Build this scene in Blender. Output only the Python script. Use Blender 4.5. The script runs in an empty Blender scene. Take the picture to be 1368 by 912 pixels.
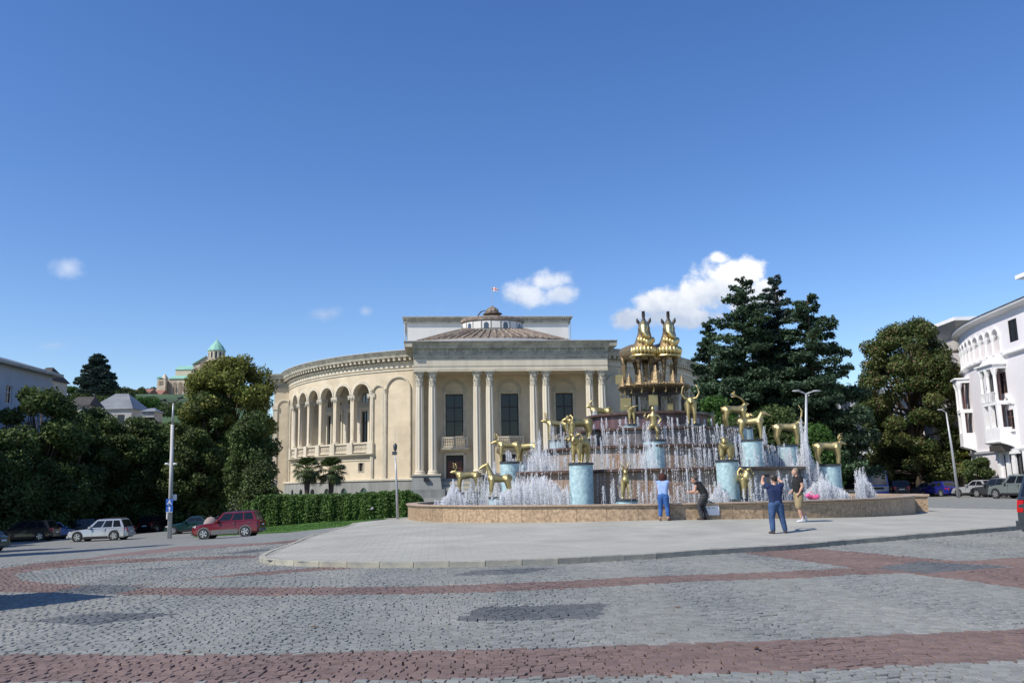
import bpy, math, random
import numpy as np
from mathutils import Vector, Matrix
R_ = math.radians
rnd = random.Random(7)
npr = np.random.default_rng(7)
SC = bpy.context.scene

# ------------------------------------------------------------------ camera
FPX = 1150.0; PITCH = math.atan(194/1150); ROLL = 0.0195; CZ = 1.65
cam_d = bpy.data.cameras.new('camera'); cam = bpy.data.objects.new('camera', cam_d)
SC.collection.objects.link(cam); SC.camera = cam
cam_d.sensor_width = 36; cam_d.lens = 36*FPX/1368; cam_d.clip_end = 9000; cam_d.clip_start = 0.1
cam.matrix_world = Matrix.Translation((0, 0, CZ)) @ Matrix.Rotation(math.pi/2+PITCH, 4, 'X') @ Matrix.Rotation(-ROLL, 4, 'Z')
_c, _s = math.cos(PITCH), math.sin(PITCH); _cr, _sr = math.cos(ROLL), math.sin(ROLL)
def ray(px, py):
    u = (px-684)/FPX; v = -(py-456)/FPX
    a = u*_cr+v*_sr; b = -u*_sr+v*_cr
    return (a, _c-b*_s, _s+b*_c)
def proj(X, Y, Z):
    z = Z-CZ; w = Y*_c+z*_s; a = X/w; b = (-Y*_s+z*_c)/w
    return (684+FPX*(a*_cr-b*_sr), 456-FPX*(a*_sr+b*_cr))
def at(px, py, Y):                     # world point seen at photo pixel (px,py) at distance Y
    d = ray(px, py); t = Y/d[1]
    return Vector((d[0]*t, Y, d[2]*t+CZ))

# ------------------------------------------------------------------ sun, sky, exposure
SUN_EL = R_(46); SUN_TRAVEL = Vector((0.84, 0.545, 0)).normalized()
to_sun = Vector((-SUN_TRAVEL.x*math.cos(SUN_EL), -SUN_TRAVEL.y*math.cos(SUN_EL), math.sin(SUN_EL)))
sd = bpy.data.lights.new('sun', 'SUN'); sun = bpy.data.objects.new('sun', sd); SC.collection.objects.link(sun)
sd.energy = 4.0; sd.angle = R_(0.53); sd.color = (1.0, 0.945, 0.85)
sun.rotation_euler = to_sun.to_track_quat('Z', 'Y').to_euler()
W = bpy.data.worlds.new('World'); SC.world = W; W.use_nodes = True
nt = W.node_tree; nt.nodes.clear()
def N(nt, t, **k):
    n = nt.nodes.new(t)
    for a, b in k.items(): setattr(n, a, b)
    return n
def L(nt, a, b): nt.links.new(a, b)
def MA(nt, op, a, b=None, c=None, clamp=False):
    n = N(nt, 'ShaderNodeMath', operation=op, use_clamp=clamp)
    for i, x in enumerate((a, b, c)):
        if x is None: continue
        if isinstance(x, (int, float)): n.inputs[i].default_value = x
        else: L(nt, x, n.inputs[i])
    return n.outputs[0]
out = N(nt, 'ShaderNodeOutputWorld'); bg = N(nt, 'ShaderNodeBackground'); bg.inputs[1].default_value = 0.115
L(nt, bg.outputs[0], out.inputs[0])
sky = N(nt, 'ShaderNodeTexSky', sky_type='NISHITA'); sky.sun_disc = False
sky.sun_elevation = SUN_EL; sky.sun_rotation = math.atan2(to_sun.x, to_sun.y)
sky.air_density = 1.0; sky.dust_density = 0.25; sky.ozone_density = 2.2; sky.altitude = 100
hsv = N(nt, 'ShaderNodeHueSaturation'); hsv.inputs['Saturation'].default_value = 1.26; hsv.inputs['Hue'].default_value = .512; hsv.inputs['Value'].default_value = 1.10
L(nt, sky.outputs[0], hsv.inputs['Color'])
tc = N(nt, 'ShaderNodeTexCoord'); sep = N(nt, 'ShaderNodeSeparateXYZ'); L(nt, tc.outputs['Generated'], sep.inputs[0])
yy = MA(nt, 'MAXIMUM', sep.outputs[1], 0.05)
gu = MA(nt, 'DIVIDE', sep.outputs[0], yy); gv = MA(nt, 'DIVIDE', sep.outputs[2], yy)
comb = N(nt, 'ShaderNodeCombineXYZ'); L(nt, gu, comb.inputs[0]); L(nt, gv, comb.inputs[1])
n1 = N(nt, 'ShaderNodeTexNoise'); n1.inputs['Scale'].default_value = 26; n1.inputs['Detail'].default_value = 9; n1.inputs['Roughness'].default_value = 0.6
L(nt, comb.outputs[0], n1.inputs['Vector'])
n2 = N(nt, 'ShaderNodeTexNoise'); n2.inputs['Scale'].default_value = 55; n2.inputs['Detail'].default_value = 6
L(nt, comb.outputs[0], n2.inputs['Vector'])
def blob(px, py, rx, ry, wgt=1.0):      # one puff of cloud: direction, size
    d = ray(px, py); u0, v0 = d[0]/d[1], d[2]/d[1]
    a = MA(nt, 'MULTIPLY', MA(nt, 'SUBTRACT', gu, u0), FPX/rx); b = MA(nt, 'MULTIPLY', MA(nt, 'SUBTRACT', gv, v0), FPX/ry)
    r2 = MA(nt, 'SQRT', MA(nt, 'ADD', MA(nt, 'MULTIPLY', a, a), MA(nt, 'MULTIPLY', b, b)))
    return MA(nt, 'MULTIPLY', MA(nt, 'SUBTRACT', 1.0, r2), wgt)
def clouds(lst, lo, hi, amp):
    acc = None
    for b in lst:
        x = blob(*b); acc = x if acc is None else MA(nt, 'MAXIMUM', acc, x)
    d = MA(nt, 'ADD', acc, MA(nt, 'MULTIPLY', MA(nt, 'SUBTRACT', n1.outputs[0], 0.5), amp))
    d = MA(nt, 'ADD', d, MA(nt, 'MULTIPLY', MA(nt, 'SUBTRACT', n2.outputs[0], 0.5), amp*0.45))
    mr = N(nt, 'ShaderNodeMapRange', interpolation_type='SMOOTHSTEP'); L(nt, d, mr.inputs[0])
    mr.inputs[1].default_value = lo; mr.inputs[2].default_value = hi
    return mr.outputs[0]
big = clouds([(972, 370, 50, 34), (945, 392, 62, 30), (1000, 362, 30, 24), (915, 400, 50, 22), (876, 406, 34, 26), (838, 424, 30, 17), (905, 425, 80, 18),
              (960, 345, 22, 12), (1000, 400, 40, 30), (1022, 392, 30, 26)], 0.02, 0.55, 1.5)
mid = clouds([(735, 375, 38, 20), (700, 394, 44, 23), (750, 392, 30, 20)], 0.02, 0.70, 1.35)
small = clouds([(90, 358, 30, 20, .8), (432, 420, 36, 15, .8), (490, 415, 14, 10, .75), (72, 462, 34, 10, .55), (590, 414, 16, 6, .4), (1160, 440, 60, 6, .3)], 0.05, 0.85, 1.0)
den = MA(nt, 'MAXIMUM', big, MA(nt, 'MAXIMUM', MA(nt, 'MULTIPLY', mid, 0.80), MA(nt, 'MULTIPLY', small, 0.42)))
den = MA(nt, 'MULTIPLY', den, MA(nt, 'GREATER_THAN', sep.outputs[1], 0.06))
shade = N(nt, 'ShaderNodeMapRange'); d0 = ray(900, 425); d1 = ray(960, 365)
L(nt, MA(nt, 'ADD', gv, MA(nt, 'MULTIPLY', MA(nt, 'SUBTRACT', n1.outputs[0], 0.5), 0.10)), shade.inputs[0])
shade.inputs[1].default_value = d0[2]/d0[1]; shade.inputs[2].default_value = d1[2]/d1[1]
cc = N(nt, 'ShaderNodeMix', data_type='RGBA'); L(nt, shade.outputs[0], cc.inputs[0])
cc.inputs[6].default_value = (3.7, 4.3, 5.4, 1); cc.inputs[7].default_value = (7.2, 7.3, 7.5, 1)
mx = N(nt, 'ShaderNodeMix', data_type='RGBA'); L(nt, den, mx.inputs[0]); L(nt, hsv.outputs[0], mx.inputs[6]); L(nt, cc.outputs[2], mx.inputs[7])
L(nt, mx.outputs[2], bg.inputs[0])
SC.view_settings.view_transform = 'Standard'; SC.view_settings.look = 'None'
SC.view_settings.exposure = 0.36; SC.view_settings.gamma = 1.0
SC.cycles.max_bounces = 6; SC.cycles.transparent_max_bounces = 32
SC.cycles.sample_clamp_indirect = 6.0

# ------------------------------------------------------------------ helpers
COL = SC.collection
BASE = {}
def tag(o, label=None, cat=None, group=None, kind=None):
    if label: o['label'] = label
    if cat: o['category'] = cat
    if group: o['group'] = group
    if kind: o['kind'] = kind
    return o
def empty(name, loc=(0, 0, 0), label=None, cat=None, group=None, rz=0.0, rot=None):
    o = bpy.data.objects.new(name, None); COL.objects.link(o)
    o.location = loc; o.rotation_euler = rot if rot else (0, 0, rz); o.empty_display_size = 0.3
    return tag(o, label, cat, group)
class MB:
    def __init__(s, base=(0, 0, 0)): s.v = []; s.f = []; s.m = []; s.mi = 0; s.b = Vector(base)
    def add(s, vs, fs):
        n = len(s.v); b = s.b
        s.v.extend([(x-b.x, y-b.y, z-b.z) for x, y, z in vs]); s.f.extend([tuple(i+n for i in f) for f in fs]); s.m.extend([s.mi]*len(fs))
    def box(s, x0, x1, y0, y1, z0, z1):
        s.hexa([(x0, y0, z0), (x1, y0, z0), (x1, y1, z0), (x0, y1, z0), (x0, y0, z1), (x1, y0, z1), (x1, y1, z1), (x0, y1, z1)])
    def hexa(s, p): s.add(p, [(0, 3, 2, 1), (4, 5, 6, 7), (0, 1, 5, 4), (1, 2, 6, 5), (2, 3, 7, 6), (3, 0, 4, 7)])
    def quad(s, a, b, c, d): s.add([a, b, c, d], [(0, 1, 2, 3)])
    def lathe(s, c, prof, n=16, fn=None, axis=None, cap=True):
        c = Vector(c); vs = []; fs = []
        if axis is None: ax, ay, az = Vector((1, 0, 0)), Vector((0, 1, 0)), Vector((0, 0, 1))
        else:
            az = Vector(axis).normalized(); ax = az.orthogonal().normalized(); ay = az.cross(ax)
        for r, z in prof:
            for i in range(n):
                t = 2*math.pi*i/n; rr = r*(fn(t, z) if fn else 1)
                vs.append(tuple(c+ax*(rr*math.cos(t))+ay*(rr*math.sin(t))+az*z))
        for k in range(len(prof)-1):
            for i in range(n):
                j = (i+1) % n; fs.append((k*n+i, k*n+j, (k+1)*n+j, (k+1)*n+i))
        if cap:
            fs.append(tuple(reversed(range(n)))); m = len(prof)-1; fs.append(tuple(m*n+i for i in range(n)))
        s.add(vs, fs)
    def tube(s, pts, rad, n=8):
        pts = [Vector(p) for p in pts]; rr = rad if isinstance(rad, (list, tuple)) else [rad]*len(pts); vs = []; fs = []
        prev = None
        for i, p in enumerate(pts):
            d = (pts[min(i+1, len(pts)-1)]-pts[max(i-1, 0)]).normalized()
            if prev is None: a = d.orthogonal().normalized()
            else:
                a = prev-d*prev.dot(d)
                a = a.normalized() if a.length > 1e-6 else d.orthogonal().normalized()
            prev = a; b = d.cross(a)
            for k in range(n):
                t = 2*math.pi*k/n; vs.append(tuple(p+(a*math.cos(t)+b*math.sin(t))*rr[i]))
        for i in range(len(pts)-1):
            for k in range(n):
                j = (k+1) % n; fs.append((i*n+k, i*n+j, (i+1)*n+j, (i+1)*n+k))
        fs.append(tuple(reversed(range(n)))); m = len(pts)-1; fs.append(tuple(m*n+k for k in range(n)))
        s.add(vs, fs)
    def ball(s, c, r, n=10, sq=(1, 1, 1)):
        c = Vector(c); vs = []; fs = []; m = max(4, n//2+1)
        for i in range(1, m):
            ph = math.pi*i/m
            for k in range(n):
                t = 2*math.pi*k/n; vs.append((c.x+r*sq[0]*math.sin(ph)*math.cos(t), c.y+r*sq[1]*math.sin(ph)*math.sin(t), c.z+r*sq[2]*math.cos(ph)))
        top = len(vs); vs.append((c.x, c.y, c.z+r*sq[2])); bot = len(vs); vs.append((c.x, c.y, c.z-r*sq[2]))
        for i in range(m-2):
            for k in range(n):
                j = (k+1) % n; fs.append((i*n+k, (i+1)*n+k, (i+1)*n+j, i*n+j))
        for k in range(n):
            j = (k+1) % n; fs.append((top, k, j)); fs.append((bot, (m-2)*n+j, (m-2)*n+k))
        s.add(vs, fs)
    def cap(s, p, q, r1, r2=None, n=10):          # tapered capsule
        r2 = r1 if r2 is None else r2
        p, q = Vector(p), Vector(q); d = q-p
        if d.length < 1e-5: return s.ball(p, r1, n)
        l = d.length
        pr = [(r1*.35, -r1*.94), (r1*.75, -r1*.66), (r1, 0), (r2, l), (r2*.75, l+r2*.66), (r2*.35, l+r2*.94)]
        s.lathe(p, pr, n, axis=d)
    def chain(s, pts, n=10):                      # pts: [(x,y,z,r)...]
        for a, b in zip(pts, pts[1:]): s.cap(a[:3], b[:3], a[3], b[3], n)
    def mesh(s, name, smooth=False):
        me = bpy.data.meshes.new(name); me.from_pydata(s.v, [], s.f); me.update()
        if any(s.m): me.polygons.foreach_set('material_index', s.m)
        if smooth: me.polygons.foreach_set('use_smooth', [True]*len(me.polygons))
        return me
    def build(s, name, mats, parent=None, smooth=False, label=None, cat=None, group=None, kind=None, loc=None):
        if not s.v: return None
        me = s.mesh(name, smooth)
        for m in (mats if isinstance(mats, (list, tuple)) else [mats]): me.materials.append(m)
        o = bpy.data.objects.new(name, me); COL.objects.link(o)
        if parent is not None: o.parent = parent
        if loc is not None: o.location = loc
        return tag(o, label, cat, group, kind)
def autosmooth(o, ang=40):
    me = o.data
    me.polygons.foreach_set('use_smooth', [True]*len(me.polygons))
    me.set_sharp_from_angle(angle=R_(ang))
def npmesh(name, V, F, mats, parent=None, mi=None, smooth=False, **kw):
    me = bpy.data.meshes.new(name); V = np.asarray(V, dtype=np.float32); F = np.asarray(F, dtype=np.int32)
    k = F.shape[1]
    me.vertices.add(len(V)); me.vertices.foreach_set('co', V.ravel())
    me.loops.add(F.size); me.loops.foreach_set('vertex_index', F.ravel())
    me.polygons.add(len(F)); me.polygons.foreach_set('loop_start', np.arange(0, F.size, k, dtype=np.int32))
    me.polygons.foreach_set('loop_total', np.full(len(F), k, dtype=np.int32))
    for m in (mats if isinstance(mats, (list, tuple)) else [mats]): me.materials.append(m)
    if mi is not None: me.polygons.foreach_set('material_index', np.asarray(mi, dtype=np.int32))
    me.polygons.foreach_set('use_smooth', np.full(len(F), bool(smooth)))
    me.update(calc_edges=True)
    o = bpy.data.objects.new(name, me); COL.objects.link(o)
    if parent is not None: o.parent = parent
    return tag(o, kw.get('label'), kw.get('cat'), kw.get('group'), kw.get('kind'))
def copy_tree(o, parent=None, data=None):
    c = o.copy(); COL.objects.link(c)
    if parent is not None: c.parent = parent
    for ch in list(o.children): copy_tree(ch, c)
    return c
def remesh(name, mb, vox, mat, parent=None, smooth_it=4, **kw):   # fuse capsules into one continuous skin
    o = mb.build('tmp_'+name, mat, None)
    m = o.modifiers.new('r', 'REMESH'); m.mode = 'VOXEL'; m.voxel_size = vox; m.use_smooth_shade = True
    if smooth_it:
        s = o.modifiers.new('s', 'SMOOTH'); s.factor = 0.5; s.iterations = smooth_it
    dg = bpy.context.evaluated_depsgraph_get(); me = bpy.data.meshes.new_from_object(o.evaluated_get(dg))
    bpy.data.objects.remove(o); me.name = name
    me.polygons.foreach_set('use_smooth', [True]*len(me.polygons))
    if not me.materials: me.materials.append(mat)
    ob = bpy.data.objects.new(name, me); COL.objects.link(ob)
    if parent is not None: ob.parent = parent
    return tag(ob, kw.get('label'), kw.get('cat'), kw.get('group'), kw.get('kind'))

# ------------------------------------------------------------------ materials
MATS = {}
def M(name, col, rough=.8, metal=0., var=.15, scale=3., bump=0., bscale=20., col2=None, streak=False, isl=0., trans=0., spec=.5, detail=6., brick=None, thr=(.35, .65)):
    if name in MATS: return MATS[name]
    m = bpy.data.materials.new(name); m.use_nodes = True; t = m.node_tree; p = t.nodes['Principled BSDF']; o_ = t.nodes['Material Output']
    p.inputs['Roughness'].default_value = rough; p.inputs['Metallic'].default_value = metal; p.inputs['Specular IOR Level'].default_value = .25 if 'leaf' in name or 'needle' in name else spec
    tcn = N(t, 'ShaderNodeTexCoord'); vec = tcn.outputs['Object']
    if streak:
        mp = N(t, 'ShaderNodeMapping'); mp.inputs['Scale'].default_value = (1, 1, .12); L(t, vec, mp.inputs[0]); svec = mp.outputs[0]
    else: svec = vec
    ns = N(t, 'ShaderNodeTexNoise'); ns.inputs['Scale'].default_value = scale; ns.inputs['Detail'].default_value = detail; ns.inputs['Roughness'].default_value = .6
    L(t, svec, ns.inputs['Vector'])
    mr = N(t, 'ShaderNodeMapRange'); L(t, ns.outputs[0], mr.inputs[0]); mr.inputs[1].default_value = thr[0]; mr.inputs[2].default_value = thr[1]
    mixn = N(t, 'ShaderNodeMix', data_type='RGBA'); L(t, mr.outputs[0], mixn.inputs[0])
    a = tuple(max(0, x*(1-var)) for x in col[:3])+(1,); b = tuple(min(1, x*(1+var)) for x in (col2 or col)[:3])+(1,)
    mixn.inputs[6].default_value = a; mixn.inputs[7].default_value = b
    cout = mixn.outputs[2]
    if isl:
        g = N(t, 'ShaderNodeNewGeometry'); oi = N(t, 'ShaderNodeObjectInfo')
        fr = MA(t, 'FRACT', MA(t, 'ADD', g.outputs['Random Per Island'], oi.outputs['Random']))
        val = MA(t, 'ADD', MA(t, 'MULTIPLY', fr, 2*isl), 1-isl)
        h = N(t, 'ShaderNodeHueSaturation'); L(t, cout, h.inputs['Color']); L(t, val, h.inputs['Value']); cout = h.outputs[0]
    if brick:
        bw, bh, mort, amt = brick
        bk = N(t, 'ShaderNodeTexBrick'); bk.inputs['Scale'].default_value = 1; bk.inputs['Brick Width'].default_value = bw; bk.inputs['Row Height'].default_value = bh
        bk.inputs['Mortar Size'].default_value = mort; bk.inputs['Color1'].default_value = (1, 1, 1, 1); bk.inputs['Color2'].default_value = (1-amt*.6, 1-amt*.62, 1-amt*.65, 1)
        bk.inputs['Mortar'].default_value = (1-amt, 1-amt, 1-amt, 1)
        sp = N(t, 'ShaderNodeSeparateXYZ'); L(t, vec, sp.inputs[0]); cb = N(t, 'ShaderNodeCombineXYZ')
        L(t, MA(t, 'ADD', sp.outputs[0], MA(t, 'MULTIPLY', sp.outputs[1], .8)), cb.inputs[0]); L(t, sp.outputs[2], cb.inputs[1]); L(t, cb.outputs[0], bk.inputs['Vector'])
        mm = N(t, 'ShaderNodeMix', data_type='RGBA', blend_type='MULTIPLY'); mm.inputs[0].default_value = 1
        L(t, cout, mm.inputs[6]); L(t, bk.outputs['Color'], mm.inputs[7]); cout = mm.outputs[2]
    L(t, cout, p.inputs['Base Color'])
    if bump:
        bn = N(t, 'ShaderNodeTexNoise'); bn.inputs['Scale'].default_value = bscale; bn.inputs['Detail'].default_value = 5; L(t, vec, bn.inputs['Vector'])
        bp = N(t, 'ShaderNodeBump'); bp.inputs['Strength'].default_value = bump; bp.inputs['Distance'].default_value = .03; L(t, bn.outputs[0], bp.inputs['Height']); L(t, bp.outputs[0], p.inputs['Normal'])
    if trans:
        tr = N(t, 'ShaderNodeBsdfTranslucent'); L(t, cout, tr.inputs[0]); ms = N(t, 'ShaderNodeMixShader'); ms.inputs[0].default_value = trans
        L(t, p.outputs[0], ms.inputs[1]); L(t, tr.outputs[0], ms.inputs[2]); L(t, ms.outputs[0], o_.inputs[0])
    MATS[name] = m
    return m
def glass(name, col=(.02, .025, .03), rough=.05, spec=1.0): return M(name, col, rough=rough, var=.1, spec=spec)
m_cob_g = M('grey_cobble', (.205, .212, .196), .8, var=.09, scale=.30, isl=.15, bump=.35, bscale=60, col2=(.222, .224, .205))
m_cob_r = M('red_cobble', (.168, .115, .098), .8, var=.10, scale=.7, isl=.15, bump=.35, bscale=60)
m_cob_d = M('dark_cobble', (.105, .110, .110), .7, var=.12, scale=.7, isl=.2, bump=.35, bscale=60)
m_joint = M('joint_sand', (.13, .128, .118), .95, var=.3, scale=8)
m_paver = M('plaza_paver', (.345, .337, .288), .85, var=.12, scale=.5, isl=.05, bump=.0, bscale=40)
m_pjoint = M('paver_joint', (.24, .235, .21), .9, var=.1)
m_curb = M('curb_stone', (.30, .30, .27), .85, var=.25, scale=2.5, isl=.1, bump=.3, bscale=30, col2=(.30, .28, .22))
m_far_g = M('far_grey_setts', (.190, .195, .180), .85, var=.22, scale=3.5, bump=.5, bscale=9)
m_far_r = M('far_red_setts', (.175, .118, .102), .8, var=.12, scale=2.2, bump=.5, bscale=9)
m_far_d = M('far_dark_setts', (.12, .13, .135), .8, var=.12, scale=2.2, bump=.5, bscale=9)
m_soil = M('ground_soil', (.16, .17, .15), .9, var=.2, scale=.2)
m_stone = M('cream_limestone', (.61, .515, .365), .85, var=.10, scale=.35, col2=(.63, .535, .385), bump=.12, bscale=6, brick=(1.5, .62, .008, .10))
m_stone2 = M('pale_column_stone', (.62, .555, .43), .8, var=.10, scale=.9, streak=True, bump=.1, bscale=8)
m_stone_t = M('carved_trim_stone', (.50, .455, .355), .85, var=.16, scale=1.2, bump=.25, bscale=14)
m_corn = M('weathered_cornice', (.36, .34, .275), .9, var=.22, scale=1.0, col2=(.44, .415, .33), bump=.2, bscale=8)
m_plinth = M('grey_plinth_stone', (.27, .275, .255), .85, var=.2, scale=.8, streak=True, bump=.2, bscale=10, brick=(1.8, .7, .012, .2))
m_white = M('white_render', (.66, .645, .60), .85, var=.06, scale=.4, streak=True)
m_tile = M('old_roof_tile', (.19, .145, .115), .85, var=.28, scale=1.6, isl=.2, bump=.2, bscale=10, col2=(.25, .205, .165))
m_redtile = M('red_roof', (.28, .13, .09), .85, var=.2, scale=.4)
m_lead = M('pale_lead_flashing', (.42, .42, .42), .5, var=.15)
m_winf = M('dark_bronze_frame', (.022, .018, .016), .5, var=.2)
m_glass = glass('window_glass', (.010, .012, .016), .06, .45)
m_glassb = glass('window_glass_blue', (.05, .065, .08), .08)
m_curt = M('curtain', (.30, .26, .20), .9, var=.3, scale=3, streak=True)
m_door = M('red_brown_door', (.13, .045, .03), .5, var=.3, scale=5)
m_inner = M('loggia_wall', (.52, .48, .40), .85, var=.1, scale=.5)
m_pink = M('lilac_white_render', (.74, .705, .715), .8, var=.05, scale=.25)
m_wtrim = M('white_trim', (.80, .79, .78), .75, var=.05, scale=2)
m_brownw = M('brown_shutter', (.16, .085, .07), .6, var=.25, scale=5)
m_blueren = M('pale_blue_render', (.40, .43, .50), .85, var=.08, scale=.4)
m_greyren = M('grey_render', (.42, .40, .37), .85, var=.15, scale=.4)
m_metalroof = M('sheet_metal_roof', (.20, .21, .215), .45, var=.18, scale=.5, metal=.0)
m_darkroof = M('dark_eave', (.05, .045, .04), .8, var=.3)
m_copper = M('green_copper', (.22, .44, .36), .7, var=.12, scale=.15)
m_sand = M('cathedral_stone', (.55, .47, .36), .85, var=.14, scale=.12)
m_gran = M('brown_granite', (.26, .175, .105), .55, var=.35, scale=9, isl=.15, detail=9, col2=(.36, .26, .165), thr=(.3, .7))
m_gran_l = M('coping_granite', (.40, .30, .215), .5, var=.18, scale=7, isl=.07)
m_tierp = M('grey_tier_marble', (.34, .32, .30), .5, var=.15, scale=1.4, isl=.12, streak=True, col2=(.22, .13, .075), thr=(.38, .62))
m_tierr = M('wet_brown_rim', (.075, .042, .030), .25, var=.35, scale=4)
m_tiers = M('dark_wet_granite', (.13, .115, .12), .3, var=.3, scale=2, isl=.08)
m_purple = M('purple_granite', (.10, .055, .06), .4, var=.4, scale=5, streak=True)
m_mosaic = M('pale_blue_mosaic', (.30, .48, .54), .45, var=.25, scale=7, detail=10, col2=(.43, .56, .56), bump=.3, bscale=45, thr=(.3, .7))
m_dslab = M('dark_slab', (.045, .055, .065), .35, var=.3)
m_gold = M('gilded_bronze', (.54, .43, .20), .52, metal=1.0, var=.16, scale=2.5, bump=.12, bscale=9, col2=(.46, .38, .19))
m_gold2 = M('bright_gilding', (.72, .58, .27), .40, metal=1.0, var=.2, scale=4, bump=.3, bscale=14)
m_bronze = M('old_bronze', (.13, .095, .055), .5, metal=.8, var=.4, scale=5, bump=.5, bscale=14)
m_gran2 = M('granulated_bronze', (.30, .22, .12), .5, metal=.75, var=.5, scale=14, bump=.6, bscale=30)
m_dbronze = M('dark_bronze', (.05, .04, .035), .45, metal=.5, var=.4, scale=5)
m_water = M('pool_water', (.10, .13, .14), .06, var=.2, scale=2, bump=.35, bscale=3.5, spec=1.0)
m_spray = M('water_spray', (.93, .94, .96), .3, var=.03, trans=.45, spec=.8)
m_leafD = M('dark_leaf', (.062, .085, .026), .6, var=.35, scale=.25, isl=.45, trans=.22, col2=(.072, .108, .030))
m_leafY = M('yellowing_leaf', (.21, .195, .038), .6, var=.3, scale=.22, isl=.4, trans=.3, col2=(.14, .165, .035))
m_leafM = M('magnolia_leaf', (.058, .105, .026), .5, var=.35, scale=.4, isl=.5, trans=.22, col2=(.085, .10, .03))
m_leafG = M('fresh_leaf', (.05, .11, .02), .55, var=.35, scale=.4, isl=.35, trans=.25)
m_cedar = M('cedar_needle', (.045, .080, .048), .6, var=.35, scale=.3, isl=.5, trans=.15, col2=(.060, .10, .052))
m_cedarB = M('blue_cedar_needle', (.045, .075, .062), .6, var=.3, scale=.3, isl=.5, trans=.15)
m_palm = M('palm_frond', (.06, .085, .02), .45, var=.3, scale=1, isl=.3, trans=.2)
m_palmY = M('yellow_palm_frond', (.15, .16, .03), .45, var=.3, scale=1, isl=.3, trans=.25)
m_hedge = M('hedge_leaf', (.075, .14, .03), .55, var=.3, scale=.6, isl=.4, trans=.2)
m_bark = M('bark', (.10, .075, .055), .9, var=.35, scale=4, streak=True, bump=.5, bscale=15)
m_grass = M('lawn_grass', (.075, .17, .03), .8, var=.2, scale=.8, isl=.3, trans=.15)
m_hill = M('hill_green', (.045, .085, .030), .9, var=.4, scale=.03, detail=10)
m_galv = M('galvanised_steel', (.42, .43, .44), .45, metal=.3, var=.1)
m_pole = M('weathered_white_paint', (.42, .42, .41), .6, var=.3, scale=3, streak=True)
m_sblue = M('sign_blue', (.02, .10, .42), .4, var=.05)
m_swhite = M('sign_white', (.75, .76, .75), .5, var=.05)
m_black = M('black_plastic', (.015, .015, .016), .5, var=.2)
m_tyre = M('tyre_rubber', (.018, .018, .018), .85, var=.2)
m_rim = M('alloy_rim', (.55, .56, .57), .3, metal=.7, var=.1)
m_red = M('red_lens', (.45, .012, .012), .2, var=.1)
m_lamp = M('clear_lens', (.65, .67, .68), .12, var=.1)
m_skin = M('skin', (.50, .285, .20), .55, var=.08, scale=6)

# ------------------------------------------------------------------ terrain
_ctrl = [(-4, 5, 0), (0, 5, 0), (4, 5, 0), (0, 10, 0), (-9, 11, -.03), (9, 11, .03), (-12, 2, 0), (12, 2, 0), (0, -8, 0), (-30, -5, -.2), (30, -5, .1)]
for px, py, Y in [(345, 749, 23.3), (400, 753, 21.3), (550, 756, 19.9), (680, 754, 19.6), (800, 749, 20), (940, 740, 21), (1060, 733, 22.3), (1240, 718, 25), (1368, 706, 28), (20, 765, 20.3), (240, 727, 45), (0, 742, 42), (160, 745, 31)]:
    p = at(px, py, Y); _ctrl.append((p.x, Y, p.z))
_ctrl += [(7.81, 26.35, 0.0), (9.37, 29.36, .19), (5.24, 31.0, .27), (-4.6, 41, .15), (-6.1, 41.5, .12), (-6.8, 31, -.02), (19.5, 40, .05), (24, 45, -.1), (13, 22.6, -.02), (7, 44, .25), (-2, 56, .1), (20, 56, 0.05),
          (-19.8, 60.6, -1.43), (-32.7, 69.2, -1.9), (-40.8, 73.3, -2.0), (-40, 97, -2.6), (-28.5, 75.6, -1.8), (-60, 60, -2.3), (-60, 95, -2.8), (-80, 120, -3),
          (-14.5, 66, -1.28), (-15.5, 72, -.98), (-8, 75, -.6), (-32, 112, -.3), (-22, 110, .3), (-13, 106, .5), (0, 103, .5), (20, 106, .5), (10, 80, .1), (43.6, 90.5, -.18), (41.5, 78, 0), (40, 71, 0), (60, 75, 0), (60, 110, -.3), (34, 98, -.25),
          (-60, 30, -1.6), (60, 30, .2), (0, 130, .5), (40, 140, 0), (-60, 150, -3), (0, 170, 0.3), (80, 170, 0), (-90, 20, -2), (90, 60, 0)]
_C = np.array(_ctrl, float)
def _phi(r): return r
_D = np.sqrt(((_C[:, None, :2]-_C[None, :, :2])**2).sum(-1)+.6**2)
_n = len(_C); _A = np.zeros((_n+3, _n+3)); _A[:_n, :_n] = _D+np.eye(_n)*-.02; _A[:_n, _n] = 1; _A[:_n, _n+1:] = _C[:, :2]; _A[_n:, :_n] = _A[:_n, _n:].T
_w = np.linalg.solve(_A, np.r_[_C[:, 2], 0, 0, 0])
def Hn(X, Y):
    X = np.asarray(X, float); Y = np.asarray(Y, float); Xc = np.clip(X, -95, 95); Yc = np.clip(Y, -10, 170); z = _w[_n]+_w[_n+1]*Xc+_w[_n+2]*Yc
    for k in range(_n): z = z+_w[k]*np.sqrt((Xc-_C[k, 0])**2+(Yc-_C[k, 1])**2+.36)
    return z
def H(x, y): return float(Hn(x, y))
def ground_hit(px, py, lift=0., y0=3., y1=150.):
    d = ray(px, py); prev = None
    Ys = np.geomspace(y0, y1, 500); zs = CZ+d[2]/d[1]*Ys; hs = Hn(d[0]/d[1]*Ys, Ys)+lift
    k = np.argmax(zs < hs)
    if zs[k] >= hs[k]: k = len(Ys)-1
    if k == 0: k = 1
    a, b = zs[k-1]-hs[k-1], zs[k]-hs[k]; t = a/(a-b) if a != b else 0
    Y = Ys[k-1]+(Ys[k]-Ys[k-1])*min(max(t, 0), 1)
    return (d[0]/d[1]*Y, Y)
def gpoly(pts, lift=0.): return np.array([ground_hit(x, y, lift) for x, y in pts])
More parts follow.
